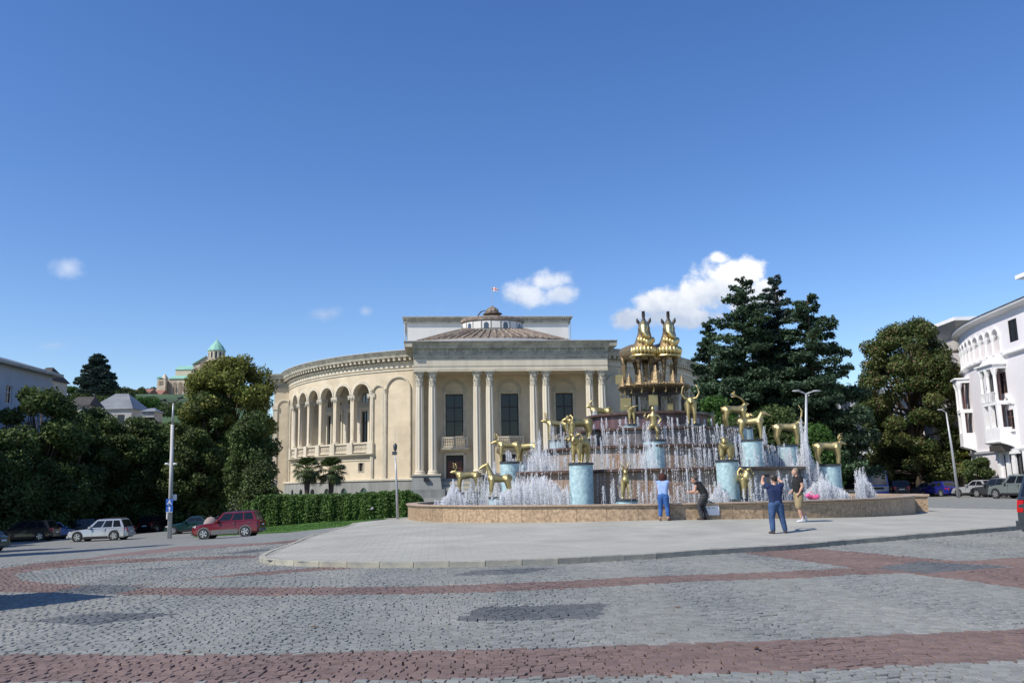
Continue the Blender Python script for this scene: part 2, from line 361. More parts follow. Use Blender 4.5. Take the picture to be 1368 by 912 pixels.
def inpoly(X, Y, P):
    ins = np.zeros(X.shape, bool); n = len(P); j = n-1
    for i in range(n):
        xi, yi = P[i]; xj, yj = P[j]
        if yi != yj:
            c = ((yi > Y) != (yj > Y)) & (X < (xj-xi)*(Y-yi)/(yj-yi)+xi); ins ^= c
        j = i
    return ins

# plaza outline (world XY): kerb in front, left edge, far side beyond the fountain
_front = [(509, 692), (467, 701), (425, 712), (385, 727), (355, 737), (346, 743), (358, 747), (400, 749), (470, 750.5), (550, 750.5), (620, 749.5), (680, 748), (740, 746), (800, 743), (870, 739), (940, 734), (1000, 730.5), (1060, 727), (1140, 720), (1200, 715.5), (1240, 712), (1290, 708), (1340, 704), (1368, 701.5)]
PL = [tuple(v) for v in gpoly(_front, .12)]
_l = PL[-1]; PL += [(_l[0]+3, _l[1]+1.2), (24, 32), (26.5, 38), (26, 43), (23, 48.5), (17, 54), (8, 57.5), (1, 55.5), (-4, 49.5)]
PLZ = np.array(PL)
# coloured bands of the setts, as they lie on the ground
_red = [
 [(-60, 874), (0, 873), (340, 874), (560, 868.5), (760, 864), (900, 859), (1080, 853), (1200, 846.5), (1368, 839), (1440, 836), (1440, 877), (1368, 881), (1200, 889), (1060, 895.5), (900, 900), (760, 903), (560, 907), (340, 911), (0, 910), (-60, 910)],
 [(134, 789), (194, 784), (340, 784), (555, 783), (660, 779), (760, 775), (867, 769), (994, 765), (1060, 762), (1140, 758), (1173, 757), (1240, 764), (1343, 757), (1368, 758), (1440, 760), (1440, 795), (1368, 786), (1290, 775), (1209, 765), (1140, 767), (1080, 771), (960, 775), (867, 779), (760, 786), (660, 790), (555, 793), (340, 795), (160, 794), (100, 791)],
 [(990, 738), (1020, 734), (1060, 731), (1099, 733), (1170, 739), (1254, 747), (1284, 749), (1368, 744), (1440, 741), (1440, 764), (1368, 760), (1343, 755), (1230, 750), (1173, 757), (1140, 758), (1060, 747), (1020, 742)],
 [(509, 752.5), (430, 757), (360, 762), (268, 771), (194, 781), (134, 789), (100, 791), (0, 790.5), (-60, 790), (-60, 758), (0, 759), (48, 752), (149, 740), (239, 729.5), (360, 723.5), (420, 718), (420, 722), (360, 727), (239, 735), (149, 743.5), (105, 749), (224, 745), (343, 741.5), (345, 744.5), (224, 749), (120, 754), (60, 760), (18, 768), (25, 774), (60, 778), (104, 780.5), (150, 782), (194, 780), (283, 771), (360, 767), (430, 761.5), (509, 756)],
]
_dark = [[(27, 830), (75, 824), (134, 817.5), (190, 818), (245, 819), (190, 826), (128, 834), (75, 832)], [(607, 829.5), (641, 810.5), (816, 804.7), (800, 825)], [(600, 769), (635, 761), (745, 757.5), (705, 765.5)],
         [(150, 762), (188, 759), (242, 757), (209, 760.5)], [(1165, 758), (1230, 749.5), (1350, 756), (1240, 765)], [(60, 792), (125, 780), (200, 783), (150, 793)], [(280, 740), (340, 734), (380, 733), (330, 738)]]
_red = [gpoly(p) for p in _red]; _dark = [gpoly(p) for p in _dark]
def zone(X, Y):
    z = np.zeros(X.shape, int)
    for p in _red: z[inpoly(X, Y, p)] = 1
    for p in _dark: z[inpoly(X, Y, p)] = 2
    return z

# ground sheet: fan of cells, fine near and coarse far, one sheet to the horizon
def ground_sheet():
    Ys = np.r_[[-60, -20, -6, 0], np.arange(3, 26, .35), np.geomspace(26, 125, 330), [132, 150, 180, 240, 340, 500, 800, 1400, 2500, 5000]]
    nu = 340; us = np.linspace(-.82, .82, nu)
    us = np.r_[[-30, -8, -4, -2, -1.3, -1], us, [1, 1.3, 2, 4, 8, 30]]
    wv = np.maximum(Ys, 12)
    X = us[None, :]*wv[:, None]; Yg = np.repeat(Ys[:, None], len(us), 1)
    Z = Hn(X, Yg)
    far = np.clip((np.hypot(X, Yg)-150)/150, 0, 1); Z = Z*(1-far)+0.*far
    Z = Z-.035*(np.clip((34-Yg)/3, 0, 1))
    nr, ncol = X.shape
    V = np.stack([X, Yg, Z], -1).reshape(-1, 3)
    i = np.arange(nr-1)[:, None]*ncol+np.arange(ncol-1)[None, :]
    F = np.stack([i, i+1, i+ncol+1, i+ncol], -1).reshape(-1, 4)
    cx = (X[:-1, :-1]+X[1:, 1:]).reshape(-1)/2; cy = (Yg[:-1, :-1]+Yg[1:, 1:]).reshape(-1)/2
    mi = zone(cx, cy); mi[cy < 31.5] = 3; mi[(cy > 118) | (np.abs(cx) > 75)] = 4
    return npmesh('road', V, F, [m_far_g, m_far_r, m_far_d, m_joint, m_soil], mi=mi, smooth=True, kind='structure', label='sett paved road sloping down to the left')
road = ground_sheet()

def blocks(C, inset, z0):              # C: (n,4,3) top corners -> block verts/faces (inset top, skirt down)
    n = len(C); cen = C.mean(1, keepdims=True)
    top = cen+(C-cen)*(1-inset)
    bot = C.copy(); bot[:, :, 2] -= .007; low = C.copy(); low[:, :, 2] -= z0
    V = np.concatenate([top, bot, low], 1).reshape(-1, 3)
    b = (np.arange(n)*12)[:, None]
    fs = [[0, 1, 2, 3]]+[[k+4, (k+1) % 4+4, (k+1) % 4, k] for k in range(4)]+[[k+8, (k+1) % 4+8, (k+1) % 4+4, k+4] for k in range(4)]
    F = np.concatenate([b+np.array(f)[None, :] for f in fs], 1).reshape(-1, 4)
    return V, F
def setts():
    su, sv = .118, .104
    iv = np.arange(0, int(29/sv)); iu = np.arange(int(-24/su), int(24/su))
    I, J = np.meshgrid(iu, iv); I = I.ravel(); J = J.ravel()
    u0 = I*su+(J % 2)*su*.5+npr.uniform(-.28, .28, 400)[J]*su; v0 = 4.2+J*sv
    keep = (np.abs(u0) < (v0+1.2)*.66+.6); u0, v0 = u0[keep], v0[keep]; n = len(u0)
    g = .003+npr.random(n)*.006
    ju = npr.normal(0, .009, (n, 4)); jv = npr.normal(0, .007, (n, 4))
    cu = np.stack([u0+g, u0+su-g, u0+su-g, u0+g], 1)+ju; cv = np.stack([v0+g, v0+g, v0+sv-g, v0+sv-g], 1)+jv
    # segmental arcs
    X = cu+.10*np.sin(cv*.9); Y = cv+.30*np.abs(np.sin(cu*1.15+.4))**1.3+.04*np.sin(cu*.37)
    mx, my = X.mean(1), Y.mean(1)
    ok = ~inpoly(mx, my, PLZ) & (my < 32) & (my > 5.6)
    X, Y, mx, my = X[ok], Y[ok], mx[ok], my[ok]; n = len(mx)
    Z = Hn(X, Y)+npr.normal(0, .003, (n, 1))+npr.normal(0, .002, (n, 4))
    zn = zone(mx, my); return np.stack([X, Y, Z], -1), zn, mx, my
SC_C, SC_Z, _mx, _my = setts()
_vis = np.abs(_mx/_my) < .60
_vy = np.array([1 if v else 0 for v in _vis])
_rank = np.where(_vis & (_my > 6.4), _my+np.abs(_mx)*.02, 1e9); _near = np.argsort(_rank)[:290]
_msk = np.ones(len(_mx), bool); _msk[_near] = False
V, F = blocks(SC_C[_msk], .07, .03)
npmesh('sett_paving', V, F, [m_cob_g, m_cob_r, m_cob_d], parent=road, mi=np.repeat(SC_Z[_msk], 9), kind='stuff')
for k in _near:
    c = SC_C[k]; o3 = c.mean(0); V, F = blocks((c-o3)[None], .07, .03)
    o = npmesh('cobblestone', V, F, [m_cob_g, m_cob_r, m_cob_d], parent=road, mi=[SC_Z[k]]*9); o.location = o3

# plaza
def plaza():
    lo = PLZ.min(0); hi = PLZ.max(0); g = .5
    xs = np.arange(lo[0]-1, hi[0]+1, g); ys = np.arange(lo[1]-1, hi[1]+1, g)
    # slab sheet: triangulated outline filled with grid points -> simple grid clipped to outline, edges hidden by kerb stones
    import mathutils
    from mathutils.geometry import delaunay_2d_cdt
    pts = [Vector(p) for p in PL]; nb = len(pts); edges = [(i, (i+1) % nb) for i in range(nb)]
    GX, GY = np.meshgrid(xs, ys); GX = GX.ravel(); GY = GY.ravel(); ins = inpoly(GX, GY, PLZ)
    pts += [Vector((a, b)) for a, b in zip(GX[ins][::1], GY[ins][::1])]
    r = delaunay_2d_cdt(pts, edges, [], 1, .01)
    X = np.array([p.x for p in r[0]]); Y = np.array([p.y for p in r[0]]); Z = Hn(X, Y)+.108
    me = bpy.data.meshes.new('plaza'); me.from_pydata(np.stack([X, Y, Z], -1).tolist(), [], [list(f) for f in r[2]]); me.materials.append(m_pjoint); me.update()
    o = bpy.data.objects.new('plaza_pavement', me); COL.objects.link(o); return tag(o, 'raised pale concrete paving round the fountain', kind='structure')
plz = plaza()
def pavers():
    a, b = .42, .21; ang = .09
    J, I = np.meshgrid(np.arange(int(-5/b), int(62/b)), np.arange(int(-30/a), int(42/a)), indexing='ij'); I = I.ravel(); J = J.ravel()
    u0 = I*a+(J % 2)*a*.5; v0 = J*b; g = .003
    cu = np.stack([u0+g, u0+a-g, u0+a-g, u0+g], 1); cv = np.stack([v0+g, v0+g, v0+b-g, v0+b-g], 1)
    X = cu*math.cos(ang)-cv*math.sin(ang)+4; Y = cu*math.sin(ang)+cv*math.cos(ang)+5
    ok = np.ones(len(X), bool)
    for k in range(4): ok &= inpoly(X[:, k], Y[:, k], PLZ)
    rr = np.hypot(X.mean(1)-7.0, Y.mean(1)-43.4); ok &= (rr > 11.9) & (np.abs(X.mean(1)/Y.mean(1)) < .66)
    X, Y = X[ok], Y[ok]; Z = Hn(X, Y)+.12+npr.normal(0, .0004, (len(X), 1))
    return np.stack([X, Y, Z], -1)
PV = pavers(); d = PV.mean(1)[:, 1]; near = np.argsort(d)[:280]; msk = np.ones(len(PV), bool); msk[near] = False
def pblocks(C):
    n = len(C); low = C.copy(); low[:, :, 2] -= .012; V = np.concatenate([C, low], 1).reshape(-1, 3); b = (np.arange(n)*8)[:, None]
    fs = [[0, 1, 2, 3]]+[[k+4, (k+1) % 4+4, (k+1) % 4, k] for k in range(4)]
    return V, np.concatenate([b+np.array(f)[None, :] for f in fs], 1).reshape(-1, 4)
V, F = pblocks(PV[msk]); npmesh('small_pavers', V, F, m_paver, parent=plz, kind='stuff')
for k in near:
    o3 = PV[k].mean(0); V, F = pblocks((PV[k]-o3)[None]); o = npmesh('paver', V, F, m_paver, parent=plz); o.location = o3
# kerb stones
def kerbs():
    pts = [Vector(p) for p in PL[:len(_front)+3]]; seg = []
    dist = 0; L_ = .8
    cum = [0]
    for a, b in zip(pts, pts[1:]): cum.append(cum[-1]+(b-a).length)
    def P(s):
        s = max(0, min(s, cum[-1]-1e-4))
        for i in range(len(pts)-1):
            if s <= cum[i+1]: t = (s-cum[i])/(cum[i+1]-cum[i]); p = pts[i].lerp(pts[i+1], t); d_ = (pts[i+1]-pts[i]).normalized(); return p, d_
    n = int(cum[-1]/L_)
    for i in range(n):
        p, _ = P(i*L_+.006); q, _ = P((i+1)*L_-.006); d_ = (q-p).normalized(); nn = Vector((-d_.y, d_.x))*1.0   # towards plaza
        mid = (p+q)/2
        if not inpoly(np.array([mid.x+nn.x*.2]), np.array([mid.y+nn.y*.2]), PLZ)[0]: nn = -nn
        o0 = nn*-.02; o1 = nn*.13; mb = MB((mid.x, mid.y, H(mid.x, mid.y)))
        hz = .128+rnd.uniform(-.006, .006); b = .012; zz = lambda v: H(v.x, v.y)
        A = [p+o0, q+o0, q+o1, p+o1]; B = [p+o0+nn*b, q+o0+nn*b, q+o1, p+o1]
        mb.hexa([(v.x, v.y, zz(v)-.12) for v in A]+[(v.x, v.y, zz(v)+hz-b) for v in A])
        v4 = [(v.x, v.y, zz(v)+hz-b) for v in A]+[(v.x, v.y, zz(v)+hz) for v in B]
        mb.add(v4, [(4, 5, 6, 7), (0, 1, 5, 4), (1, 2, 6, 5), (2, 3, 7, 6), (3, 0, 4, 7)])
        mb.build('kerb_stone', m_curb, plz, loc=(mid.x, mid.y, H(mid.x, mid.y)))
kerbs()

# grass strip in front of the hedge, terrace of the theatre
def leaf_quads(P, size, nrm=None, flat=0., asp=1.0):
    """random quads at points P (n,3); returns V,F"""
    n = len(P); a = npr.normal(size=(n, 3))
    if nrm is not None: a = a*(1-flat)+nrm*flat*2
    a /= np.linalg.norm(a, axis=1, keepdims=True)+1e-9
    t = np.cross(a, npr.normal(size=(n, 3))); t /= np.linalg.norm(t, axis=1, keepdims=True)+1e-9; b = np.cross(a, t)
    s = (np.asarray(size)*(0.65+.7*npr.random(n)))[:, None]
    V = np.stack([P-t*s*.5*asp, P-b*s*.32, P+t*s*.5*asp, P+b*s*.32], 1).reshape(-1, 3)
    return V, np.arange(4*n).reshape(-1, 4)
lawn_pts = [ground_hit(*p, lift=.05) for p in [(296, 710), (352, 708.5), (430, 705.5), (470, 703.5), (500, 700)]]
_l0 = [(-34, 68.5), (-22.5, 65.5)]+[(x, y) for x, y in [(-14.5, 65), (-10.5, 66), (-7, 68)]]
def lawn():
    mb = MB(); xs = np.linspace(-24, -4, 41)
    V = []; nY = 14
    for x in xs:
        for j in range(nY): y = 65.2+.03*abs(x+14)+j*.75; V.append((x, y, H(x, y)+.10))
    F = [(i*nY+j, (i+1)*nY+j, (i+1)*nY+j+1, i*nY+j+1) for i in range(40) for j in range(nY-1)]
    mb.add(V, F); mb.mi = 0
    for i in range(40):     # edge of the turf
        a = V[i*nY]; b = V[(i+1)*nY]; mb.quad((a[0], a[1], a[2]-.3), (b[0], b[1], b[2]-.3), b, a)
    lw = mb.build('lawn', m_grass, kind='structure', smooth=True)
    P = np.stack([npr.uniform(-24, -4, 16000), npr.uniform(65.4, 72, 16000)], 1); z = Hn(P[:, 0], P[:, 1])+.14
    P = np.c_[P, z]; V, F = leaf_quads(P, .10, np.tile([0, 1., 0], (len(P), 1)), .6)
    npmesh('grass', V, F, m_grass, kind='stuff', label='short green grass in front of the clipped hedge')
lawn()
# hill behind the town on the left, low wooded rise along the horizon
def hill():
    xs = np.linspace(-900, 300, 90); ys = np.linspace(170, 1500, 80); V = []
    crest = at(217, 534, 690).z
    for y in ys:
        for x in xs:
            u = x/y; t = min(1, max(0, (y-330)/330)); t = t*t*(3-2*t); l = 1/(1+math.exp((u+.25)/.03))
            h = (crest+2)*t*l; fl = 1 if y > 655 else 0
            V.append((x, y, h-4+(0 if fl else 1.5*math.sin(x*.05)*math.sin(y*.03)*l)+2))
    nx = len(xs); F = [(j*nx+i, j*nx+i+1, (j+1)*nx+i+1, (j+1)*nx+i) for j in range(len(ys)-1) for i in range(nx-1)]
    mb = MB(); mb.add(V, F); mb.build('hill', m_hill, smooth=True, kind='structure', label='green hill below the old cathedral')
hill()

# ------------------------------------------------------------------ surfaces along a path: f(u, o, z) -> world
class Path:
    def __init__(s, fn): s.f = fn
    def box(s, mb, u0, u1, o0, o1, z0, z1, n=1):
        for k in range(n):
            a = u0+(u1-u0)*k/n; b = u0+(u1-u0)*(k+1)/n; f = s.f
            mb.hexa([f(a, o1, z0), f(b, o1, z0), f(b, o0, z0), f(a, o0, z0), f(a, o1, z1), f(b, o1, z1), f(b, o0, z1), f(a, o0, z1)])
    def sweep(s, mb, u0, u1, prof, n=1, closed=True):
        f = s.f; m = len(prof); V = []; F = []
        for k in range(n+1):
            u = u0+(u1-u0)*k/n
            for o, z in prof: V.append(f(u, o, z))
        for k in range(n):
            for i in range(m if closed else m-1):
                j = (i+1) % m; F.append((k*m+i, (k+1)*m+i, (k+1)*m+j, k*m+j))
        if closed: F.append(tuple(range(m))); F.append(tuple(reversed([n*m+i for i in range(m)])))
        mb.add(V, F)
    def wall(s, mb, u0, u1, z0, z1, ops=(), o=0., th=.6, step=1.0):
        """wall face with openings; op = (uc, half width, sill z, head or spring z, arched)"""
        f = s.f; xs = {u0, u1}; n = max(1, int((u1-u0)/step))
        for k in range(n+1): xs.add(u0+(u1-u0)*k/n)
        for uc, w, zs, zh, ar in ops:
            xs |= {uc-w, uc+w}
            if ar:
                for k in range(1, 12): xs.add(uc-w*math.cos(math.pi*k/12))
        xs = sorted(xs)
        def op(u):
            for p in ops:
                if p[0]-p[1]+1e-6 < u < p[0]+p[1]-1e-6: return p
        def top(p, u):
            return p[3]+(math.sqrt(max(0, p[1]**2-(u-p[0])**2)) if p[4] else 0)
        for a, b in zip(xs, xs[1:]):
            if b-a < 1e-5: continue
            p = op((a+b)/2)
            if p is None: mb.quad(f(a, o, z0), f(b, o, z0), f(b, o, z1), f(a, o, z1))
            else:
                ta, tb = top(p, a), top(p, b)
                mb.quad(f(a, o, ta), f(b, o, tb), f(b, o, z1), f(a, o, z1))
                mb.quad(f(a, o-th, ta), f(b, o-th, tb), f(b, o, tb), f(a, o, ta))
                if p[2] > z0:
                    mb.quad(f(a, o, z0), f(b, o, z0), f(b, o, p[2]), f(a, o, p[2])); mb.quad(f(a, o, p[2]), f(b, o, p[2]), f(b, o-th, p[2]), f(a, o-th, p[2]))
        for p in ops:
            for e in (-1, 1):
                u = p[0]+e*p[1]; z_ = max(p[2], z0); mb.quad(f(u, o, z_), f(u, o-th, z_), f(u, o-th, p[3]), f(u, o, p[3]))
    def arch(s, mb, uc, w, zs, r0, r1, o0, o1, n=14, legs=0):     # archivolt ring (r0 inner r1 outer, relative to half width) proud of wall
        f = s.f; V = []; F = []
        pts = []
        if legs: pts.append((-1, 0, legs))
        for k in range(n+1):
            t = math.pi*k/n; pts.append((-math.cos(t), math.sin(t), 0))
        if legs: pts.append((1, 0, legs))
        for cx, sz, lg in pts:
            for r, o in ((r0, o0), (r0, o1), (r1, o1), (r1, o0)): V.append(f(uc+cx*r, o, zs+sz*r-lg))
        for k in range(len(pts)-1):
            for i in range(4):
                j = (i+1) % 4; F.append((k*4+i, (k+1)*4+i, (k+1)*4+j, k*4+j))
        mb.add(V, F)
def fluted(k, a): return lambda t, z: 1-a*(1-abs(math.cos(k*t/2)))
def corinthian(mb, c, r, h):      # bell with two rings of curled leaves and an abacus; c = bottom centre
    x, y, z = c
    mb.lathe(c, [(r*1.06, 0), (r*1.08, h*.04), (r*.9, h*.06), (r*.98, h*.5), (r*1.3, h*.86), (r*1.3, h*.9)], 12)
    for lev, (zz, hh, ro) in enumerate([(.05, .36, 1.28), (.32, .36, 1.42)]):
        for k in range(8):
            t = 2*math.pi*(k+.5*lev)/8; ct, st = math.cos(t), math.sin(t); w = r*.27
            a = (x+ct*r*.92, y+st*r*.92, z+h*zz); b = (x+ct*r*1.08, y+st*r*1.08, z+h*(zz+hh)); e = (x+ct*r*ro, y+st*r*ro, z+h*(zz+hh*.86))
            tx, ty = -st*w, ct*w
            mb.add([(a[0]-tx, a[1]-ty, a[2]), (a[0]+tx, a[1]+ty, a[2]), (b[0]+tx, b[1]+ty, b[2]), (b[0]-tx, b[1]-ty, b[2]), (e[0]+tx*.5, e[1]+ty*.5, e[2]), (e[0]-tx*.5, e[1]-ty*.5, e[2]),
                    (x+ct*r*.7, y+st*r*.7, z+h*zz)], [(0, 1, 2, 3), (3, 2, 4, 5), (0, 3, 6), (1, 6, 2)])
    for k in range(4):
        t = math.pi/4+k*math.pi/2; mb.ball((x+math.cos(t+T0)*r*1.42, y+math.sin(t+T0)*r*1.42, z+h*.80), r*.24, 6)
    mb.lathe((x, y, z+h*.88), [(r*1.78, 0), (r*1.86, h*.06), (r*1.86, h*.12)], 4, axis=None, fn=None) if False else None
    q = r*1.5; ct, st = math.cos(T0), math.sin(T0)
    P = [(x+ct*a*q-st*b*q, y+st*a*q+ct*b*q) for a, b in ((-1, -1), (1, -1), (1, 1), (-1, 1))]
    mb.hexa([(a, b, z+h*.89) for a, b in P]+[(a, b, z+h) for a, b in P])

# ------------------------------------------------------------------ the theatre
T0 = R_(5); TO = (-.16, 109.7)
def TW(lx, ly, z=0.): return (TO[0]+lx*math.cos(T0)-ly*math.sin(T0), TO[1]+lx*math.sin(T0)+ly*math.cos(T0), z)
theatre = empty('theatre', TW(0, 0, .5), 'cream stone theatre with columned portico, curved arcaded wings and a low tiled dome', 'theatre')
TB = Vector(theatre.location)
ROT = Path(lambda u, o, z: TW((33.7+o)*math.sin(u/33.7), 36-(33.7+o)*math.cos(u/33.7), z))
FRT = Path(lambda u, o, z: TW(u, -o, z))
def tm(): return MB(TB)
def tb(mb, name, mat, parent=None, smooth=False, **k): return mb.build(name, mat, parent or theatre, smooth, **k)
# curved wings, both sides
for sgn in (-1, 1):
    S = Path(lambda u, o, z, g=sgn: ROT.f(-u*g, o, z)) if sgn == 1 else Path(lambda u, o, z: ROT.f(u, o, z))
    # u negative = away from the portico in both
    ops = [(-21.1-3.5*k, 1.42, 7.95, 14.45, True) for k in range(6)]
    blind = [(-18.2, .78, 2.9, 14.6, True), (-15.15, 1.72, 2.9, 14.6, True), (-42.2, .9, 2.9, 14.6, True), (-45.2, .9, 2.9, 14.6, True)]
    mb = tm(); S.wall(mb, -47, -11, 7.9, 17.6, ops, th=.7, step=.7); S.wall(mb, -47, -11, 2.9, 7.9, [(-21.1, .42, 4.1, 5.2, False)], th=.35, step=.7)
    w = tb(mb, 'curved_wall', m_stone)
    mb = tm(); S.wall(mb, -47, -11, .1, 2.75, [(-20.2-3.5*k, .55, -1, 1.35, True) for k in range(6)], o=.5, th=.5, step=.7); tb(mb, 'plinth', m_plinth)
    mb = tm(); S.sweep(mb, -47, -11, [(-.1, 2.75), (.62, 2.75), (.62, 2.95), (.45, 3.05), (-.1, 3.05)], 40); tb(mb, 'plinth_coping', m_stone_t)
    mb = tm(); S.box(mb, -21.52, -20.68, -.30, -.36, 4.1, 5.2); fr = tb(mb, 'small_window', m_glass)
    mb = tm()
    for a in ((-21.62, -21.5, 4.0, 5.3), (-20.7, -20.58, 4.0, 5.3), (-21.62, -20.58, 3.98, 4.1), (-21.62, -20.58, 5.2, 5.32)): S.box(mb, a[0], a[1], -.02, .07, a[2], a[3])
    S.box(mb, -21.13, -21.07, -.3, -.24, 4.1, 5.2); tb(mb, 'frame', m_stone_t, fr)
    # bay mouldings: blind arches and pilaster strips
    for uc, hw, z0, zs, _a in blind:
        mb = tm(); S.arch(mb, uc, hw, zs, hw, hw+.16, 0, .22, legs=zs-3.05); tb(mb, 'blind_arch', m_stone_t)
    for u_ in (-19.25, -17.1):
        mb = tm(); b = S.f(u_, .12, 3.05); mb.tube([b, S.f(u_, .12, 14.3)], .17, 8)
        tp = S.f(u_, .12, 14.3); mb.lathe(tp, [(.17, 0), (.24, .1), (.2, .15), (.34, .5), (.34, .6)], 8); tb(mb, 'engaged_colonnette', m_stone2, smooth=False)
    # loggia behind the arcade
    mb = tm(); S.wall(mb, -40.6, -19.0, 7.9, 17.2, [(-21.1-3.5*k, .78, 7.95, 12.6, False) for k in range(6)], o=-4.2, th=.3, step=.9)
    S.box(mb, -40.6, -19.0, -.7, -4.3, 7.6, 7.9, 20); S.box(mb, -40.6, -19.0, -.7, -4.3, 17.2, 17.5, 20)
    S.quad = None
    mb.quad(S.f(-40.3, -.7, 7.9), S.f(-40.3, -4.2, 7.9), S.f(-40.3, -4.2, 17.2), S.f(-40.3, -.7, 17.2)); mb.quad(S.f(-19.3, -.7, 7.9), S.f(-19.3, -4.2, 7.9), S.f(-19.3, -4.2, 17.2), S.f(-19.3, -.7, 17.2))
    tb(mb, 'loggia_wall', m_inner)
    for k in range(6):
        uc = -21.1-3.5*k
        mb = tm(); S.box(mb, uc-.78, uc+.78, -4.4, -4.5, 7.95, 12.6); f_ = tb(mb, 'tall_window', m_glassb)
        mb = tm()
        for a in (-.78, -.05, .70): S.box(mb, uc+a, uc+a+.08, -4.3, -4.4, 7.95, 12.6)
        for z in (7.95, 10.9, 12.52): S.box(mb, uc-.78, uc+.78, -4.28, -4.38, z, z+.09)
        tb(mb, 'frame', m_winf, f_)
        mb = tm(); S.box(mb, uc-1.1, uc-.78, -4.0, -4.2, 7.95, 13.0); S.box(mb, uc+.78, uc+1.1, -4.0, -4.2, 7.95, 13.0); S.box(mb, uc-1.15, uc+1.15, -3.95, -4.2, 12.85, 13.2); tb(mb, 'surround', m_stone2, f_)
        mb = tm(); V = []; 
        for i in range(9): V.append((uc-math.cos(math.pi*i/8)*.75, 14.5+math.sin(math.pi*i/8)*.75))
        mb.add([S.f(uc-.75, -4.15, 13.9)]+[S.f(a, -4.15, b) for a, b in V]+[S.f(uc+.75, -4.15, 13.9)], [tuple(range(11))]); aw = tb(mb, 'arched_window', m_glassb)
        mb = tm(); S.arch(mb, uc, .75, 14.5, .72, .9, -4.2, -4.05, legs=.6); S.box(mb, uc-.04, uc+.04, -4.06, -4.12, 13.9, 15.2); tb(mb, 'frame', m_stone_t, aw)
        mb = tm(); S.arch(mb, uc, 1.42, 14.45, 1.42, 1.66, -.1, .18); S.arch(mb, uc, 1.42, 14.45, 1.70, 1.86, -.1, .1); tb(mb, 'archivolt', m_stone2)
    for k in range(7):
        u_ = -19.35-3.5*k; u_ = max(u_, -40.2)
        c = S.f(u_, -.32, 7.95)
        mb = tm(); mb.lathe(c, [(.50, 0), (.50, .12), (.42, .2), (.46, .28), (.36, .4), (.37, 1.5), (.36, 3.2), (.32, 5.45)], 12); sh = tb(mb, 'column', m_stone2, smooth=False); autosmooth(sh)
        mb = tm(); cz = c[2]+5.45
        mb.lathe((c[0], c[1], cz), [(.34, 0), (.36, .08), (.33, .12), (.42, .34), (.56, .62), (.56, .7)], 10)
        for a in (-1, 1):
            for q in (-1, 1):
                p = S.f(u_+a*.5, -.32+q*.38, cz+.55); mb.ball(p, .2, 6)
        S.box(mb, u_-.62, u_+.62, -.85, .22, cz+.7, cz+1.0); tb(mb, 'capital', m_stone_t, sh)
        mb = tm(); S.box(mb, u_-.46, u_+.46, -.55, .42, 6.5, 7.95); S.box(mb, u_-.52, u_+.52, -.6, .48, 6.35, 6.5); tb(mb, 'pedestal', m_stone2)
    mb = tm(); S.box(mb, -40.6, -19.0, -.2, .22, 7.72, 7.9, 30); S.box(mb, -40.6, -19.0, -.2, .22, 6.6, 6.78, 30)
    nb_ = 96
    for i in range(nb_):
        u_ = -40.3+21.1*(i+.5)/nb_
        S.box(mb, u_-.055, u_+.055, -.06, .08, 6.78, 7.72)
        if i % 2: 
            mb.ball(S.f(u_, .06, 7.25), .13, 5)
    tb(mb, 'balustrade', m_stone2)
    mb = tm(); S.sweep(mb, -40.9, -18.9, [(0, 6.35), (0, 6.0), (.28, 6.2), (.55, 6.3), (.55, 6.42), (0, 6.45)], 30); S.sweep(mb, -40.9, -19.2, [(0, 5.5), (.08, 5.5), (.08, 5.62), (0, 5.62)], 30); tb(mb, 'balcony_ledge', m_stone_t)
    # frieze, modillions, cornice
    mb = tm(); S.sweep(mb, -47, -11, [(0, 17.2), (.12, 17.25), (.12, 17.42), (0, 17.45)], 50); S.sweep(mb, -47, -11, [(-.1, 17.6), (.16, 17.6), (.16, 18.05), (.3, 18.15), (.3, 18.4), (-.1, 18.4)], 50); tb(mb, 'frieze', m_stone2)
    mb = tm(); n_ = 130
    for i in range(n_):
        u_ = -47+36*(i+.5)/n_; S.box(mb, u_-.075, u_+.075, .3, .42, 18.18, 18.38)
    tb(mb, 'dentils', m_stone2, kind='stuff')
    for i in range(46):
        u_ = -46.6+.78*i; mb = tm(); S.box(mb, u_-.16, u_+.16, .16, .85, 18.5, 18.8); S.box(mb, u_-.2, u_+.2, .16, .95, 18.8, 18.9); tb(mb, 'modillion', m_stone2)
    mb = tm(); S.sweep(mb, -47, -10.9, [(-.1, 18.4), (.16, 18.4), (.16, 18.9), (1.0, 18.9), (1.05, 19.15), (1.35, 19.6), (1.35, 19.68), (-1.0, 19.68), (-1.0, 18.4)], 60); tb(mb, 'cornice', m_corn)
    mb = tm(); S.sweep(mb, -47, -10.9, [(-1.0, 19.69), (1.42, 19.69), (1.42, 19.80), (-1.0, 19.85)], 60); tb(mb, 'cornice_flashing', m_lead)
